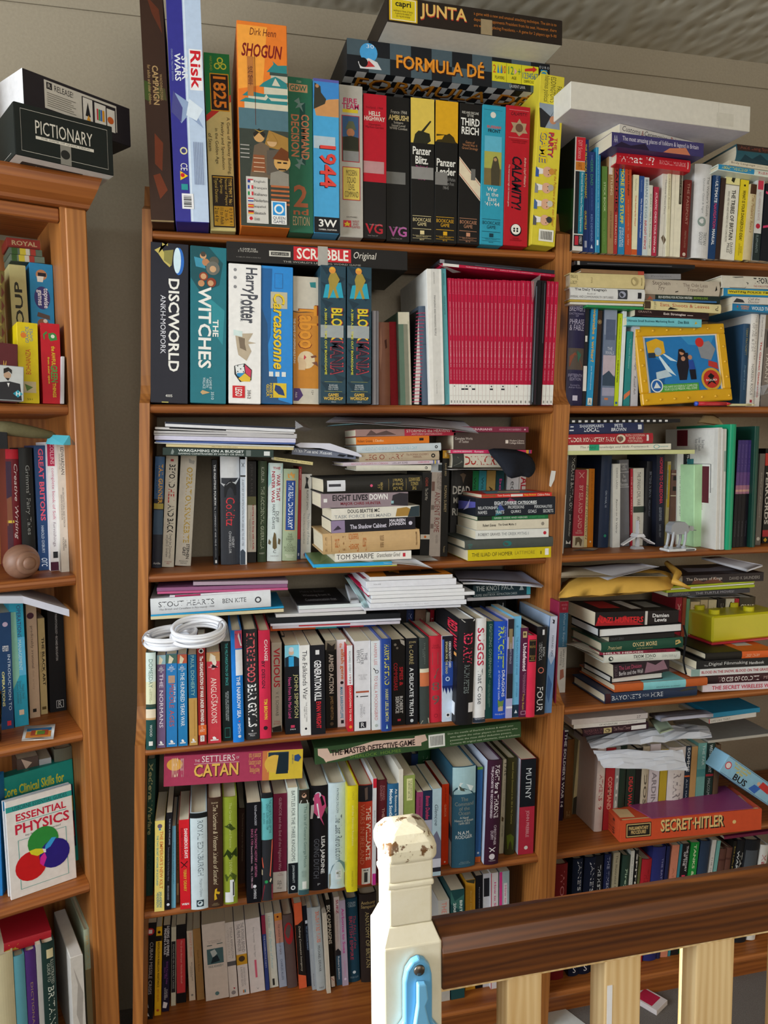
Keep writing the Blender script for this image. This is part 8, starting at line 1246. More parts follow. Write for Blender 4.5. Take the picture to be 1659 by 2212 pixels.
m=MB();V=[onbox(.21,-.03),onbox(.94,.02),onbox(.95,.93),onbox(.10,.95)]
m.add(V+[v+np.array([0,0,.002])for v in V],[(0,1,2,3),(4,5,6,7),(0,1,5,4),(1,2,6,5),(2,3,7,6),(3,0,4,7)],'8e3f6c');tag(m.build('plastic_wallet','gloss'),'purple plastic wallet lying on the orange-red game box','wallet')
bz=hitY(MID,1180+1290/3.463,1520+510/3.463,-.02)[1]
pA=pt(RE,1290,510,-.02);pB_=pt(RE,1700,790,-.02);pC=pt(RE,1290,335,-.02)
L3=float(np.linalg.norm(pB_-pA));tl=math.atan2(pB_[2]-pA[2],pB_[0]-pA[0]);hT=(pC[2]-pA[2])*math.cos(tl)
m4=Matrix.Translation(pB_)@Matrix.Rotation(-tl,4,'Y')@Matrix(((0,0,-1),(0,1,0),(1,0,0))).to_4x4()
volume(m4,hT,L3,.16,'box','8fc0dc',[R('2a3a6a',.02,.98,.04,.06),R('2a3a6a',.02,.98,.94,.96),O('c83a4a',.07,.55,.2),O('e8dcdc',.07,.55,.15),T('Ye Cannae Push\nyour Granny\naff the','d8c43a',.13,.42,.45,.92,'b'),T('BUS','1f1d22',.22,.44,.08,.42,'b'),P('c83a3a',[(.62,.5),(.64,.85),(.78,.8),(.8,.45)]),O('e0b898',.6,.65,.1),P('3a6ac0',[(.5,.15),(.55,.5),(.66,.5),(.62,.1)]),O('3a9a4a',.88,.2,.1),R('c83a4a',.84,.92,.7,.9),R('b83040',.1,.9,.1,.9,'R'),R('d8d4c8',.2,.6,.3,.7,'R')],'game_box','pale blue cartoon bus game box sloping down beside the orange-red one','board game')
stack(MID,'R','E',RE,[
 (272,248,762,190,192,'301a22','hb','~dark maroon library hardback over the crumpled paper',[T('BARBARA W\nTUCHMAN','7a4a50',.02,.3,.2,.85),R('b8a878',.31,.43,.15,.85),O('6a5a40',.37,.5,.04,.25),T('The Proud Tower','9a7a78',.46,.72,.35,.8,'i'),R('d8d4d0',.73,.96,.2,.75)],dict(tk=.7,d=.15)),
 (205,178,745,135,148,'d6d2cc','pb','of adventure',[T('OF ADVENTURE','5a5652',.35,.6,.25,.7),T('HASSAN BORROW','9a9692',.63,.88,.25,.65)],dict(tk=.7,d=.13)),
 (190,150,760,100,110,'c9c0bc','pam','~pale folded leaflet topmost over the dark maroon hardback',[T('27','5a5450',.85,.9,.2,.7)],dict(tk=.7,d=.13)),
],Y=.0)
zp=hitY(MID,1180+340/3.463,1520+340/3.463,-.03)[1]
pillow('crumpled_paper','large crumpled white drawing sheet folded over the back-row books','paper',[pt(RE,335,335,-.04),pt(RE,1240,240,-.035),pt(RE,1200,160,.08),pt(RE,290,250,.08)],.016,'ccd0da',10,'paper',.0045,5)
pillow('crumpled_paper','crumpled white sheet printed merchant hanging in front of the back row','paper',[pt(RE,430,480,-.045),pt(RE,1060,505,-.05),pt(RE,1020,350,-.02),pt(RE,350,350,-.02)],.008,'c8ccd6',8,'paper',.004,9)
sheet('paper_sheet','stack of letters lying askew under the fourth shelf board','paper',(pt(RE,860,110,-.04),pt(RE,1250,75,-.04),pt(RE,1180,40,.08),pt(RE,770,70,.08)),'a8a8b8',bow=.002,thick=.008)
sheet('map_leaflet','folded green and white map leaflet poking out under the letters','leaflet',(pt(RE,850,215,-.045),pt(RE,950,185,-.045),pt(RE,880,100,.05),pt(RE,770,110,.05)),'9aa890',bow=.001,thick=.004)
stack(MID,'R','E',RE,[
 (1210,300,1700,240,278,'b3b0a8','box','~shallow grey tray box lying past the crumpled paper',[R('8a8a88',0,1,0,.9,'R')],dict(d=.14,tk=.6,name='tray_box')),
 (1215,152,1570,95,118,'d4d2cc','pb','life like that',[T('LIFE LIKE THAT','6a6a68',.05,.45,.25,.65),R('b02a34',0,.02)],dict(d=.12,tk=.8,free=1,z=None)if False else dict(d=.12,tk=.8,free=1)),
 (1240,95,1600,50,60,'2a88b0','pam','~blue slim booklet over the life book under the board',[],dict(d=.12,tk=.8)),
],Y=.03)
RF=(1180,1800,3.463)
fl=[(25,125,235,'6c161b','hb','world war',[T('WORLD WAR','b8787c',.06,.8,.45,.75)],60),
 (162,236,195,'111b32','hb',"jane's fighting nearer",[T("JANE'S",'d0d4dc',.02,.27,.4,.85),T('FIGHTING SHIPS\nOF WORLD WAR I','c0c4ce',.29,.62,.3,.85),T('S','e0e0e4',.92,.97,.4,.7,'H')],200),
 (238,322,185,'11192f','hb',"jane's fighting farther",[T("JANE'S",'d0d4dc',.04,.3,.4,.85),T('FIGHTING SHIPS\nOF WORLD WAR II','c0c4ce',.33,.65,.3,.85),T('S','e0e0e4',.92,.97,.4,.7,'H')],290),
 (326,388,170,'15171f','hb','the history of the',[T('THE HISTORY OF THE','c8ccd0',.08,.6,.35,.72,'b'),R('4a4a4c',.9,.97,.2,.8)],365),
 (392,440,160,'1c2448','hb','the timechart of',[T('THE TIMECHART OF','b0b4cc',.02,.55,.35,.72)],440),
 (444,490,152,'a39b84','pb','illustrated guide to the',[T('The Illustrated Guide to the','4a4436',.02,.5,.35,.68),T('Jungle','3a3428',.52,.7,.3,.72,'i')],508),
 (505,560,170,'2a3f36','hb','firepower',[T('Firepower','a8c0a8',.12,.5,.3,.72,'b')],575),
 (568,596,135,'c9cac4','pb','the great war tony',[T('The Great War Tony Robinson','5a5a58',.05,.6,.4,.7)],635),
 (598,620,130,'1d1c1e','pb','spitfire',[T('SPITFIRE','c8c4bc',.03,.5,.25,.8,'b')],672),
 (622,640,180,'5c5c38','pb','olive war',[T('WAR','8a8a5a',.2,.5,.3,.7)],697),
 (642,715,200,'a8242e','hb','red military',[T('THE RED ARMY','7a141c',.1,.6,.3,.7)],718),
 (722,818,110,'2a2f6c','hb','battles of the',[T('THE BATTLES OF THE','9aa0d0',.1,.55,.7,.85),T('D','c0c4e0',.75,.85,.6,.85,'H')],800),
 (822,848,100,'23284f','hb','navy blue',[],905),
 (852,905,95,'c98068','pb','salmon pink',[T('ARMOUR','b06a54',.2,.6,.35,.65)],945),
 (908,926,85,'3a8090','pb','slim turquoise',[],1003),
 (930,986,85,'1f1d20','pb','the history of the british',[T('THE HISTORY\nOF THE','d0ccd0',.02,.25,.3,.85,'b'),T('BRITISH','d03a5a',.28,.7,.3,.75,'b')],1020),
 (990,1052,75,'1f8a3c','pb','tanks and weapons',[T('TANKS & WEAPONS OF','c8d8b0',.02,.75,.4,.7,'b')],1085),
 (1055,1128,65,'2c3c54','hb','slate blue',[],1158),
 (1130,1160,55,'c9c7c4','pb','white gulf',[T('THE GULF CONFLICT','6a6a6a',.15,.6,.35,.65)],1245),
 (1163,1188,60,'6fa8a4','pb','sea green slim',[R('c02a40',.45,.55),T('WAR','3a5a58',.6,.75,.3,.7)],1282),
 (1192,1240,120,'5c3c34','hb','brown scalloped first',[R('4a2c26',.1,.12)],1310),
 (1243,1285,110,'5f3e35','hb','brown scalloped second',[R('4a2c26',.1,.12)],1362),
 (1288,1312,60,'1c1a17','hb','black and gold',[T('DIARIES OF','b09a4a',.05,.6,.35,.7)],1412),
 (1316,1372,55,'1a1c20','hb','tank warspace',[T('TANK','d8dcdc',.12,.42,.55,.9,'b'),T('WARSPACE','b8bcbc',.1,.5,.15,.4,'b')],1445),
 (1376,1490,60,'1d2026','hb','glossy black',[R('4a5058',.1,.3,.1,.9)],1505),
 (1496,1560,90,'d3d5d4','hb','made able',[T('Mate Able','a82a34',.1,.5,.3,.8,'b')],1632)]
its=[]
for xl,xr,yt,c_,kd,lw,dec,xt in fl:its.append((xl,xr,yt,1105-.2*xl,xt,c_,kd,lw if dec and dec[0][0]=='t' and lw not in('red military','olive war','white gulf','sea green slim','salmon pink')else '~'+lw+' book standing behind the handrail',dec,dict(Y=None,d=.17)))
row(MID,'R','F',RF,its)
stack(MID,'R','F',RF,[(1330,45,1700,0,25,'7a2a4a','pb','~crimson paperback lying over the bottom row behind the handrail',[],dict(d=.13,tk=.8))],Y=.02)

# ---- angled bookcase

L1,L2,L3_,L4,L5=(0,0,4.81),(0,430,4.706),(0,880,5.027),(0,1260,5.027),(0,1600,3.615)
def lbox(p1,p2,z,h,d,col,dec,lab,name='game_box',cat='board game'):return topbox(LEFT,p1,p2,z,h,d,col,dec,lab,name,cat)
zT=ZL['T']+.0005
lbox((34,333),(246,380),zT,.083,.25,'1f2422',[R('c9c6bc',.06,.062,.1,.9),R('c9c6bc',.94,.942,.1,.9),R('c9c6bc',.06,.94,.1,.108),R('c9c6bc',.06,.94,.892,.9),T('PICTIONARY','dcd8cc',.2,.78,.48,.74),R('dcd8cc',.2,.79,.38,.44),T('THE GAME OF QUICK DRAW','4a4a48',.25,.75,.39,.43),R('8a8880',.44,.55,.0,.38),O('2a2a28',.49,.2,.09),R('dcd9d2',0,1,0,1,'L'),R('3a3836',.1,.72,.72,.9,'L'),T('PICTIONARY','c8c4ba',.25,.6,.76,.86,'L'),R('c9c6bc',.1,.9,.1,.108,'T')],'black drawing game box on top of the angled bookcase, white underneath')
zR=zT+.0838;u0,y0=hitZ(LEFT,283,318,zR);fR=Frame(*LEFT.W(u0,y0,0)[:2],.66);hR=hitY(fR,281,235,0)[1]-zR;lR=-hitY(fR,48,143,0)[0]
m4=Matrix.Translation(fR.W(0,0,zR))@Matrix.Rotation(.66,4,'Z')@Matrix(((0,0,-1),(0,1,0),(1,0,0))).to_4x4()
volume(m4,hR,lR,.10,'box','2c282c',[R('d0ccc2',.18,.86,.25,.92),R('2c282c',.2,.25,.72,.88),T('R','d0ccc2',.212,.238,.75,.85),T('RELEASE!','2c282c',.27,.44,.72,.86),R('2c282c',.52,.85,.2,.86),R('e0ddd6',.53,.62,.22,.84),R('e0ddd6',.64,.75,.2,.82),R('e0ddd6',.76,.84,.22,.78),P('26262a',[(.55,.4),(.575,.75),(.6,.4)]),P('e0a03a',[(.56,.3),(.58,.44),(.6,.3)]),R('c83a44',.66,.675,.4,.68),R('3a9a5a',.678,.693,.4,.68),R('3a6ac0',.696,.711,.4,.68),R('e09a2a',.714,.735,.4,.68),O('c8602a',.795,.5,.09)]+[R('8a867e',.2,.46-.02*(i%3),.32+i*.05,.335+i*.05)for i in range(7)]+[R('e8e6e8',0,1,0,1,'T')],'game_box','dark card game box with a pale printed label behind the drawing game','board game')  # end face is printed near-white to look lit, the box is dark
m4=Matrix.Translation(LEFT.W(-.155,.0,zT))@Matrix.Rotation(LEFT.a+.15,4,'Z')
volume(m4@Matrix.Translation((-.2,.0,0)),.2,.15,.15,'box','2b3a78',[R('d8d4cc',.6,1),R('b8b4b0',.3,.6,.3,.9)],'game_box','blue and white box at the far end of the angled bookcase top','board game')
LB=dict(name='game_box',cat='board game',group='small games on the angled bookcase')
def lb(**k):q=dict(LB);q.update(k);return q
row(LEFT,'L','B',L2,[
 (195,405,1250,2110,170,'d8c016','box','~~yellow bean game box standing beside the red monster game',[T('RIO\nGRANDE\nGAMES','3a6aa0',.05,.25,.2,.75,'U'),O('d87a2a',.16,.3,.14),T('BOHNANZA','c03a24',.33,.64,.38,.62,'U'),R('c8b890',.73,.87,.2,.85),P('5a7a3a',[(.76,.3),(.8,.7),(.85,.4)]),T('551','3a3a10',.94,.96,.4,.66,'H')],lb(Y=.01,d=.12)),
 (440,635,1258,2112,408,'c01c2b','box','~~red monster game box beside the pine upright',[P('3a8a44',[(.12,.4),(.14,.8),(.2,.85),(.22,.5),(.18,.4)]),O('3a8a44',.16,.62,.2),O('e0e0d0',.16,.62,.1),P('3a8a44',[(.1,.3),(.12,.35),(.15,.2),(.2,.2),(.2,.15),(.14,.12)]),T('the AWFUL','d8c030',.28,.52,.52,.72,'b'),T('GREEN','4aa04a',.52,.73,.45,.8,'b'),T('THINGS','d8c030',.74,.92,.52,.7,'b'),T('from outer space','d8c030',.42,.75,.28,.42,'b')],lb(Y=.01,d=.12)),
 (148,318,660,None,92,'b9b27c','box','~~khaki four-letter card game box behind the yellow bean game',[T('COUP','2a281c',.12,.55,.25,.72,'Ub')],lb(Y=.09,d=.09)),
 (325,560,642,None,290,'2b86b8','box','~~blue game box with two grinning heads behind the red monster game',[O('b8825c',.08,.5,.24),R('26222a',.065,.09,.35,.7),P('e8e4d8',[(.09,.3),(.09,.6),(.13,.55),(.13,.32)]),O('3a3a78',.24,.5,.08,.34),T('topwise\ngames','e0e0e8',.17,.31,.25,.78,'b'),O('8a5a44',.42,.5,.24),O('d8d0c0',.4,.6,.09),P('5a4a44',[(.34,.3),(.36,.8),(.39,.8),(.37,.25)])],lb(Y=.09,d=.09)),
 (-75,60,720,2110,-90,'6a5a2a','box','~~carved gold and brown box at the picture edge of the game shelf',[P('8a7a3a',[(.05+i*.1,.2),(.1+i*.1,.8),(.14+i*.1,.3)])for i in range(9)]+[P('5a2a1a',[(.02+i*.1,.75),(.06+i*.1,.98),(.1+i*.1,.75)])for i in range(9)],lb(Y=.06,d=.1)),
 (622,655,1600,2115,626,'c9c7cc','pam','~~white folded papers wedged between red game and pine upright',[],dict(Y=.0,d=.1,name='paper_wad',cat='paper')),
 (-120,160,1460,1690,-120,'5c2226','box','~~maroon box with gold letters behind the portrait card box',[T('Money','c8a048',.3,.62,.45,.92,'Hi')],lb(Y=-.0,d=.035)),
 (-140,245,1690,2108,-140,'9aa0a4','box','~~grey portrait card box with a turquoise diamond badge',[R('c4c8c8',.02,.98,.02,.98),P('2a2a2e',[(.5,.3),(.45,.62),(.5,.9),(.98,.95),(.98,.2)]),O('b89a80',.28,.56,.1),P('26221e',[(.1,.46),(.05,.58),(.12,.68),(.24,.68),(.16,.6),(.24,.46)]),P('2a2420',[(.36,.5),(.36,.62),(.44,.58)]),P('e0e0e0',[(.5,.55),(.5,.62),(.62,.59)]),P('2a98b0',[(.68,.84),(.79,.97),(.9,.84),(.79,.71)]),T('H','e0ecec',.73,.85,.79,.9,'Hb')],lb(Y=-.045,d=.03)),
])
zc=hitY(LEFT,90/4.706,430+650/4.706,.08)[1]
stack(LEFT,'L','B',L2,[
 (105,650,455,630,585,'6a7a6a','box','~~lower striped game box on the khaki and blue boxes',[R('3a5a2a',.05,.2),R('c8b83a',.25,.42),R('c8c4b4',.42,.55),R('a03a30',.55,.7)],lb(d=.08,tk=.3)),
 (95,585,430,570,520,'5a6a5a','box','~~upper striped game box under the dull red tin',[R('3a5a2a',.08,.25),R('c8b83a',.32,.5),R('c8c4b4',.5,.62),R('a03a30',.64,.8)],lb(d=.08,tk=.3)),
 (72,520,412,505,425,'8a3028','box','~~dull red tin box topmost in the dark game shelf',[T('ROYAL','b8a078',.15,.9,.25,.75,'b'),R('5a1c18',.02,.98,.05,.12)],lb(d=.07,tk=.3)),
],Y=.10)
row(LEFT,'L','C',L3_,[
 (95,245,455,1800,55,'6a1c26','hb','creative writing',[T('Creative Writing','dcd0d0',.12,.73,.5,.82,'i'),R('3a2438',.1,.42,0,.38),P('7a4a34',[(.4,0),(.38,.35),(.6,.4),(.62,0)]),R('4a2a34',.6,.98,0,.4),R('c8b040',.575,.595,0,.5),R('b82030',0,.08)]),
 (255,400,440,1790,198,'1d1e1d','hb',"grimms' fairy tales",[T("Grimms' Fairy Tales",'8a8c88',.14,.7,.35,.75)],dict(mat='matt')),
 (425,545,415,1775,365,'25426c','pb','great britons',[T('GREAT BRITONS','d8546a',.025,.6,.35,.8,'b'),T('HAROLD OXBURY','c8d4e0',.64,.86,.35,.6),T('orc','d0dce8',.9,.97,.25,.8,'i')]),
 (553,655,378,1780,508,'e2dfe2','pb','complete book of soft furnishings',[R('b8204a',0,.185),T('COLLINS','e8c8d0',.015,.17,.3,.68),T('complete book of Soft','c86a86',.2,.6,.3,.7),T('furnishings','8a7a88',.62,.81,.3,.68),R('2a2a2e',.85,.9,.3,.8),R('4a1c34',.93,1)]),
 (668,755,392,1792,612,'e6e2d9','pb','~white paperback lettered edwardian beside the pine upright',[T('EDWARDIAN','2a2a2c',.03,.24,.45,.85),T('HOUSE STYLE','7a7a78',.08,.2,.2,.38),T('AN ARCHITECTURAL AND INTERIOR\nDESIGN SOURCE BOOK','6a6a68',.34,.65,.25,.7),T('HILARY\nHOCKMAN','4a4a48',.73,.83,.3,.75)]),
])
lp=lambda x,y,Y,c=L3_:pt(c,x,y,Y,LEFT)
m=MB();m.tube([lp(-120,220,.03),lp(100,230,.03),lp(350,270,.03),lp(560,300,.03),lp(605,300,.03)],[.012,.013,.011,.007,.002],10,False,'6a6448');o=m.build('fabric_pouch','matt',None,True);tag(o,'khaki camouflage pouch lying under the game shelf board','pouch')
m=MB();a,b_=np.array(lp(530,350,.03)),np.array(lp(755,360,.0));dn=np.array([0,0,1.0])
m.prism([(-.011,-.008),(.011,-.008),(.0,.009)],lambda x,z:tuple(a+LEFT.x*x*.5+dn*z),lambda x,z:tuple(b_+LEFT.x*x+dn*z));tag(m.build('triangular_tube','card',None,False,'4aa0b0'),'turquoise triangular card tube poking out beside the upright','tube')
m4=Matrix.Translation(lp(90,450,.02)-LEFT.x*.09)@Matrix.Rotation(LEFT.a,4,'Z')
volume(m4,.09,.034,.012,'box','1c1d20',[R('c8ccd0',.1,.9,.4,.78)],'tablet','black cased device lying over the creative writing book','device')
kc=hitZ(LEFT,255/5.027,880+1865/5.027,ZL['C']);e=empty('wooden_knob',LEFT.W(kc[0],kc[1]+.012,ZL['C']+.0305),Matrix.Rotation(LEFT.a+.25,3,'Z'));tag(e,'turned wooden ball knob lying on the third shelf edge','knob')
MB().lathe([(.031*math.cos(t),.031*math.sin(t)*.95)for t in np.linspace(-1.5,1.2,14)][::-1],28,None,(0,0,0),1).build('ball','beech',e,True)
MB().lathe([(.012,-.034),(.017,-.0335),(.0195,-.030),(.021,-.026),(.018,-.022)],28,None,(0,0,0),1).build('turned_collar','beech',e,True)
MB().lathe([(.0005,-.0395),(.006,-.039),(.0105,-.037),(.012,-.033)],24,None,(0,0,0),1).build('button','beech',e,True)
row(LEFT,'L','D',L4,[
 (10,155,330,1600,-30,'20416a','pb','introduction to operations',[T('INTRODUCTION TO','c8d8e4',.36,.84,.66,.86),T('OPERATIONS','d0d08a',.5,.8,.2,.4,'b'),O('b8a8c0',.1,.55,.2),R('c03040',.93,.97,.5,.8),T('eman','e0e4e8',.28,.33,.3,.75,'H')],dict(d=.15)),
 (165,315,180,1565,95,'2c9aba','pb','operations management',[P('7fb8a8',[(.1,.0),(.1,.45),(.6,.5),(.7,0)]),P('5ab0d8',[(.3,.5),(.3,1),(.6,1),(.6,.5)]),T('OPERATIONS','3a3a6a',.05,.3,.5,.78),T('MANAGEMENT','b8d8dc',.32,.56,.5,.74),T('Nigel Slack\nStuart Chambers\nRobert Johnston','3a6a78',.64,.82,.2,.8),R('d8c0a8',.87,.91,.35,.7)],dict(d=.15)),
 (328,440,235,1470,278,'c2aa92','pb','predictably irrational',[O('4a2438',.1,.4,.34),T('predictably irrational','5a4a44',.19,.56,.3,.62),T('dan ariely','a08a78',.58,.75,.35,.6),R('26201e',.92,.95,.3,.65)]),
 (445,520,385,1400,405,'b9a97a','pb','the black art',[T('THE BLACK ART','2a2418',.2,.7,.45,.85,'b'),T('ROLLO AHMED','6a5c3a',.35,.56,.2,.38),R('5a4c2a',.92,.95,.2,.8)]),
 (545,722,290,1405,512,'16191e','pb','~thick black paperback with a boxed letter r on its foot',[T('PARAPSYCHOLOGY \u2022 RICHARD BROUGHTON','b8bcc0',.05,.5,.45,.58),R('c8ccd0',.89,.965,.4,.85),R('16191e',.895,.96,.43,.82),T('R','c8ccd0',.9,.955,.52,.74,'H')]),
])
m=MB();wf=[lp(-60,140,.0,L4),lp(250,140,.0,L4),lp(750,285,-.01,L4)];dv=LEFT.y*.15;th=np.array([0,0,-.013])
for a,b_ in zip(wf,wf[1:]):m.add([a,b_,b_+dv,a+dv,a+th,b_+th,b_+dv+th,a+dv+th],[(0,1,2,3),(4,7,6,5),(0,4,5,1),(1,5,6,2),(2,6,7,3),(3,7,4,0)],'c6c8d6')
tag(m.build('folder','card'),'white plastic folder bent over the operations books','folder')
c4=[hitZ(LEFT,x/5.027,1260+y/5.027,ZL['D']+.0015)for x,y in((235,1712),(580,1690),(600,1535),(270,1560))]
sheet('coaster','white square coaster with a blue and orange picture on the shelf','coaster',[LEFT.W(u,y,ZL['D']+.003)for u,y in c4],'dcdad8',n=2,bow=0,thick=.002)
for(s0,s1,t0,t1,cc,dz)in((.1,.9,.58,.78,'2a70a8',.0002),(.1,.9,.12,.55,'d88a3a',.0002),(.25,.8,.25,.62,'b04a30',.0005),(.45,.7,.3,.55,'5a8a3a',.0008),(.4,.6,.3,.6,'e0c83a',.0006)):
 Q=[np.array(LEFT.W(u,y,ZL['D']+.003+dz))for u,y in c4];f_=lambda s,t:(Q[0]*(1-s)+Q[1]*s)*(1-t)+(Q[3]*(1-s)+Q[2]*s)*t
 MB().face([f_(s0,t0),f_(s1,t0),f_(s1,t1),f_(s0,t1)],cc).build('printed_pattern','print',bpy.data.objects['coaster'])
g0=hitZ(LEFT,2,1260+1715/5.027,ZL['D']);e=empty('drinking_glass',LEFT.W(g0[0]-.022,g0[1]+.01,ZL['D']+.0005));tag(e,'tumbler of amber drink at the edge of the operations shelf','glass')
MB().lathe([(.024,0),(.026,.03),(.029,.088),(.0275,.088),(.0245,.03),(.0225,.005),(.0005,.005)],24).build('tumbler','glass',e,True);MB().lathe([(.0222,.006),(.0242,.03),(.0255,.055)],24,'a8703a').build('drink','plastic',e,True)
def facing(lab,tl,tr,bl,br,Yf,th,col,dec,kind='pb'):
 a=hitZ(LEFT,bl[0]/3.615,1600+bl[1]/3.615,ZL['E']);b_=hitZ(LEFT,br[0]/3.615,1600+br[1]/3.615,ZL['E'])
 an=math.atan2(b_[1]-a[1],b_[0]-a[0]);f=Frame(*LEFT.W(a[0],a[1]+Yf,0)[:2],LEFT.a+an);W_=math.hypot(b_[0]-a[0],b_[1]-a[1]);zt_=hitY(f,tr[0]/3.615,1600+tr[1]/3.615,0)[1]
 m4=Matrix.Translation(f.W(0,0,ZL['E']+.0004))@Matrix.Rotation(f.a,4,'Z')@Matrix.Rotation(-.05,4,'X')
 return volume(m4,W_,zt_-ZL['E'],th,'pam',col,dec,'paperback_book',lab,'book',None)
VENN=[O('2f8a3c',.50,.52,.235),O('c81c20',.715,.32,.235),O('2c2080',.66,.68,.235),P('d8cf2c',[(.56,.3),(.60,.33),(.635,.42),(.62,.52),(.575,.5),(.555,.4)]),P('3aa0e0',[(.5,.72),(.49,.65),(.55,.55),(.6,.53),(.58,.62)]),P('d02a98',[(.66,.46),(.62,.53),(.68,.555),(.76,.5),(.72,.45)]),P('e8e6e8',[(.575,.5),(.62,.52),(.625,.55),(.59,.55)])]
facing('white essential physics guide facing out with three overlapping colour discs',(30,480),(565,355),(88,1250),(600,1070),0,.007,'e6e2e0',[R('2f9a96',.06,.115),T('USBORNE ESSENTIAL GUIDES','1f4a54',.066,.108,.1,.92,'H'),T('ESSENTIAL','c82440',.15,.225,.14,.9,'Hb'),R('3aa09a',.237,.243,.14,.9),T('PHYSICS','c82440',.255,.36,.12,.94,'Hb'),T('key laws & uses summarized','3a3a3c',.375,.4,.26,.8,'Hi'),R('3aa09a',.42,.424,.15,.88),R('3aa09a',.92,.924,.15,.88),R('3aa09a',.42,.92,.15,.158),R('3aa09a',.42,.92,.872,.88)]+VENN)
facing('second white slim guide hidden behind the physics guide',(20,470),(560,340),(75,1248),(595,1060),.012,.007,'dfe4ea',[R('2f8ac0',0,.1)])
facing('teal clinical skills book facing out behind the physics guide',(0,320),(595,150),(0,1225),(640,985),.03,.03,'23958c',[T('Core Clinical Skills for','d8d43a',.1,.19,.12,.88,'Hb'),R('1c1c3a',.24,.85,.6,.98),R('c8b83a',.35,.5,.9,.97),R('b0303a',.6,.75,.9,.97)])
facing('bright blue book standing beside the physics guide at the edge',(-220,330),(45,300),(-220,1270),(30,1245),.015,.03,'2a7ac0',[])
row(LEFT,'L','E',L5,[(130,300,150,None,None,'5a4a44','pb','~dark photo paperback in the back row behind the clinical book',[P('c8b0a0',[(.0,.2),(.05,.7),(.1,.4)])],dict(Y=.12,d=.08)),(305,400,150,None,None,'b0b4ba','pb','~grey back-row paperback behind the clinical book',[],dict(Y=.12,d=.08)),(420,560,70,None,None,'6a6a5c','hb','~olive grey back-row hardback behind the clinical book',[],dict(Y=.12,d=.08))])
row(LEFT,'L','F',L5,[
 (-60,100,1690,None,None,'c6bb98','hb','~cream cloth hardback at the near end of the lowest row',[],dict(Y=.02)),
 (104,190,1690,None,None,'5a96a4','hb','~dull turquoise hardback beside the purple one',[],dict(Y=.02)),
 (192,276,1650,None,None,'4a2c6c','hb','~purple hardback with faint gold letters in the lowest row',[T('DICTIONARY','9a8458',.3,.8,.4,.62)],dict(Y=.02)),
 (280,318,1600,None,None,'bcb8b4','pb','~slim white paperback beside the illustrated guide',[],dict(Y=.015)),
 (320,425,1590,None,None,'1f3430','hb','illustrated guide to britain',[R('c8bc94',.06,.14,.35,.85),T('ILLUSTRATED\nGUIDE TO','b0b4a8',.16,.38,.35,.85),T('BRITAIN','c8ccc0',.4,.75,.35,.8)],dict(Y=.01,d=.2)),
 (548,648,1700,None,None,'cfcac4','box','~torn white open-topped box file in the lowest row',[P('a8a29c',[(.1,.2),(.3,.5),(.6,.3),(.8,.7),(.4,.9)])],dict(Y=-.02,d=.17,name='box_file',cat='box file')),
 (652,698,1480,None,None,'a8b49c','hb','britain on sage',[T('BRITAIN','c8a868',.06,.4,.3,.7),R('8a7a58',.4,1)],dict(Y=.03,d=.19)),
])
stack(LEFT,'L','F',L5,[(30,1660,400,1560,1580,'a8202c','hb','~red hardback with gold pattern lying on the lowest row',[P('b89a3a',[(.0,.2),(.1,.8),(.2,.3),(.3,.7),(.3,.1)])],dict(d=.17,tk=.6))],Y=.03)
PY=-.70
pu=hitY(MID,828,2100,PY)[0];pw=hitY(MID,955,2100,PY)[0]-pu
e=empty('newel_post',(pu,PY,0));tag(e,'cream painted chipped newel post with a blue gate catch','newel post')
zz=lambda y:hitY(MID,880,y,PY)[1]
def sq(x0,x1,z0,z1,t0=0,t1=0):
 m=MB();P0=[(x0-t0,x0-t0),(x1+t0,x0-t0),(x1+t0,x1+t0),(x0-t0,x1+t0)];P1=[(x0-t1,x0-t1),(x1+t1,x0-t1),(x1+t1,x1+t1),(x0-t1,x1+t1)]
 m.add([(a,b_,z0)for a,b_ in P0]+[(a,b_,z1)for a,b_ in P1],[(3,2,1,0),(4,5,6,7),(0,1,5,4),(1,2,6,5),(2,3,7,6),(3,0,4,7)]);return m
i_=.009
def bev(o,w=.003):b=o.modifiers.new('edge','BEVEL');b.width=w;b.segments=3;return o
bev(sq(0,pw,0,zz(2043)).build('square_base','cream_paint',e));bev(sq(i_,pw-i_,zz(2043)-.002,zz(2010),i_-.001,0).build('chamfered_shoulder','cream_paint',e),.001)
bev(sq(i_,pw-i_,zz(2010),zz(1928)).build('neck_block','cream_paint',e));bev(sq(i_+.002,pw-i_-.002,zz(1928),zz(1915),.004,.004).build('neck_ring','cream_paint',e),.0025)
bev(sq(i_,pw-i_,zz(1915),zz(1872),.001,.001).build('cap_block','cream_paint',e));
m=MB();c_=pw/2;hh=pw/2-.006;rings=[]
for k_,(s,dz)in enumerate(((1.0,0),(1.1,.004),(1.1,.016),(1.02,.024),(.8,.032),(.45,.036),(.12,.037))):rings.append([(c_+s*hh*sx,c_+s*hh*sy,zz(1872)+dz)for sx,sy in((-1,-.8),(-.8,-1),(.8,-1),(1,-.8),(1,.8),(.8,1),(-.8,1),(-1,.8))])
V=sum(rings,[]);n_=8;F=[(a*n_+b_,a*n_+(b_+1)%n_,(a+1)*n_+(b_+1)%n_,(a+1)*n_+b_)for a in range(6)for b_ in range(n_)]+[tuple(range(48,56)),tuple(range(8))[::-1]]
o=m.add(V,F).build('cap','chipped_paint',e);bev(o,.006)
def onpost(x,y,yy=-.0):u,z=hitY(MID,x,y,PY);return(u-pu,yy,z)
gt=[onpost(x,y)for x,y in((868,2110),(873,2085),(885,2066),(900,2058),(913,2062),(923,2073),(928,2092),(929,2120),(929,2190),(950,2215),(955,2240),(850,2240),(856,2212),(868,2195))]
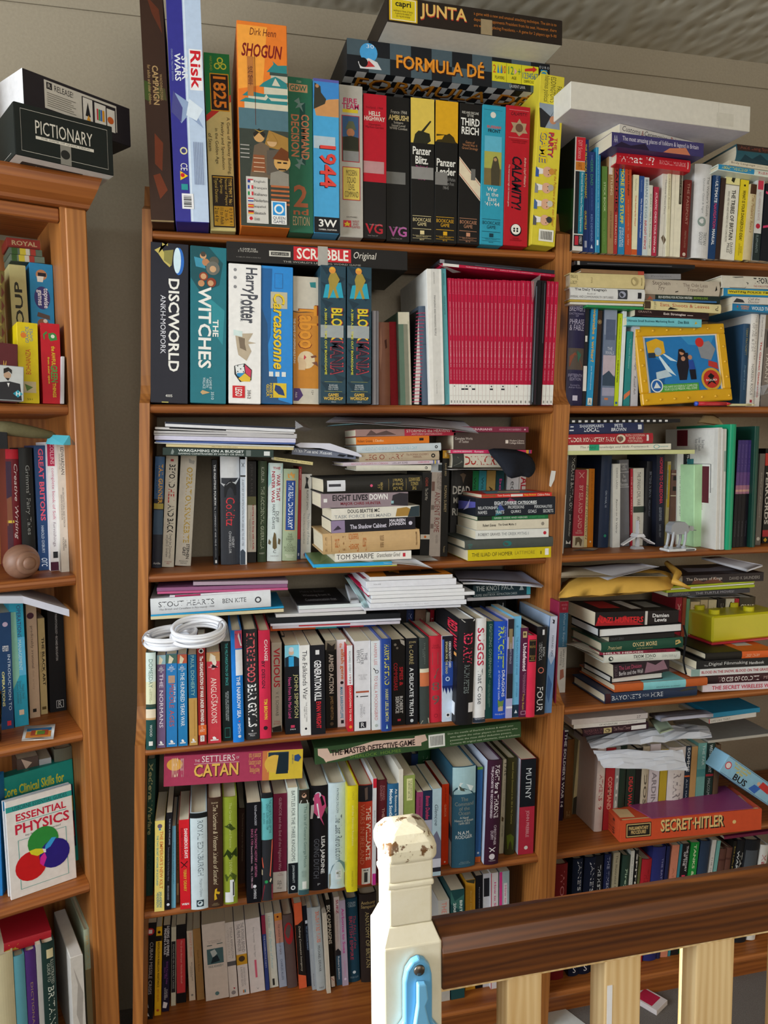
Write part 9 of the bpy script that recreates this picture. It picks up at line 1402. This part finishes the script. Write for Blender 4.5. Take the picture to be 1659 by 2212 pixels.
gc=bev(MB().prism([(p[0],p[2])for p in gt],lambda x,z:(x,-.011,z),lambda x,z:(x,-.0005,z),'5f9fc8').build('gate_catch','plastic',e),.003)
q=[onpost(x,y)for x,y in((893,2105),(912,2103),(916,2135),(910,2150),(918,2185),(930,2212),(930,2240),(878,2240),(884,2212),(893,2150))];bev(MB().prism([(p[0],p[2])for p in q],lambda x,z:(x,-.019,z),lambda x,z:(x,-.0105,z),'6fb0d8').build('catch_lever','plastic',gc),.002)
p_=onpost(900,2082);MB().lathe([(.0005,-.0135),(.006,-.013),(.0068,-.0112)],16,'5a5550',(p_[0],0,p_[2]),1).build('screw_head','steel',gc,True)
e2=empty('stair_banister',(pu,PY,0));tag(e2,'dark stained handrail on pale pine spindles running off from the post','banister')
za,zb_=hitY(MID,955,2012,PY+.01)[1],hitY(MID,955,2127,PY+.01)[1];hr=za-zb_
pr=[(.0,-hr),(.012,-hr-.0),(.05,-hr),(.057,-hr*.7),(.059,-hr*.35),(.05,-hr*.08),(.035,0),(.02,0),(.006,-hr*.06),(-.002,-hr*.3),(-.001,-hr*.72)]
m=MB();m.prism(pr,lambda y,z:(pw+.0003,y,za+z),lambda y,z:(pw+1.6,y,za+z));bev(m.build('handrail','oak_rail',e2),.002)
MB().box(pw+.0003,pw+1.6,.006,.048,zb_-.006,zb_-.0003).build('under_fillet','pine_pale',e2)
MB().box(pw+.0003,pw+1.6,.004,.05,.06,.09).build('base_rail','pine_pale',e2)
for x0,x1 in((1098,1172),(1308,1386),(1505,1586),(1700,1780)):
 a=hitY(MID,x0,2150,PY+.006)[0]-pu;b_=hitY(MID,x1,2150,PY+.006)[0]-pu;bev(MB().box(a,b_,.008,.046,.0905,zb_-.0065).build('spindle','pine_pale',e2),.002)
a=hitY(MID,1313,2150,PY+.006)[0]-pu;o=MB().box(a,a+.007,.0072,.0079,zb_-.15,zb_-.012-.028,'e4e4e6').build('tape_strip','paper',e2)
def floor_bit(lab,px,col,name,cat,w,d,rot,h=.002):
 a=hitZ(MID,*px,0);o=MB().box(-w/2,w/2,-d/2,d/2,0,h,col,.0005).build(name,'card');o.location=(a[0],a[1],.0003);o.rotation_euler=(0,0,rot);return tag(o,lab,cat)
o=floor_bit('red and white packet lying on the carpet under the bookcase',(1400,2165),'d8d0d0','card_packet','packet',.05,.07,.5,.012);MB().box(-.02,.02,-.02,.02,.0121,.0123,'b8284a').build('printed_pattern','print',o)
floor_bit('white sheet corner lying on the carpet beside the plinth',(1215,2212),'d4d8d8','paper_sheet','paper',.08,.1,.4)

# ---- finish
finish_lettering()
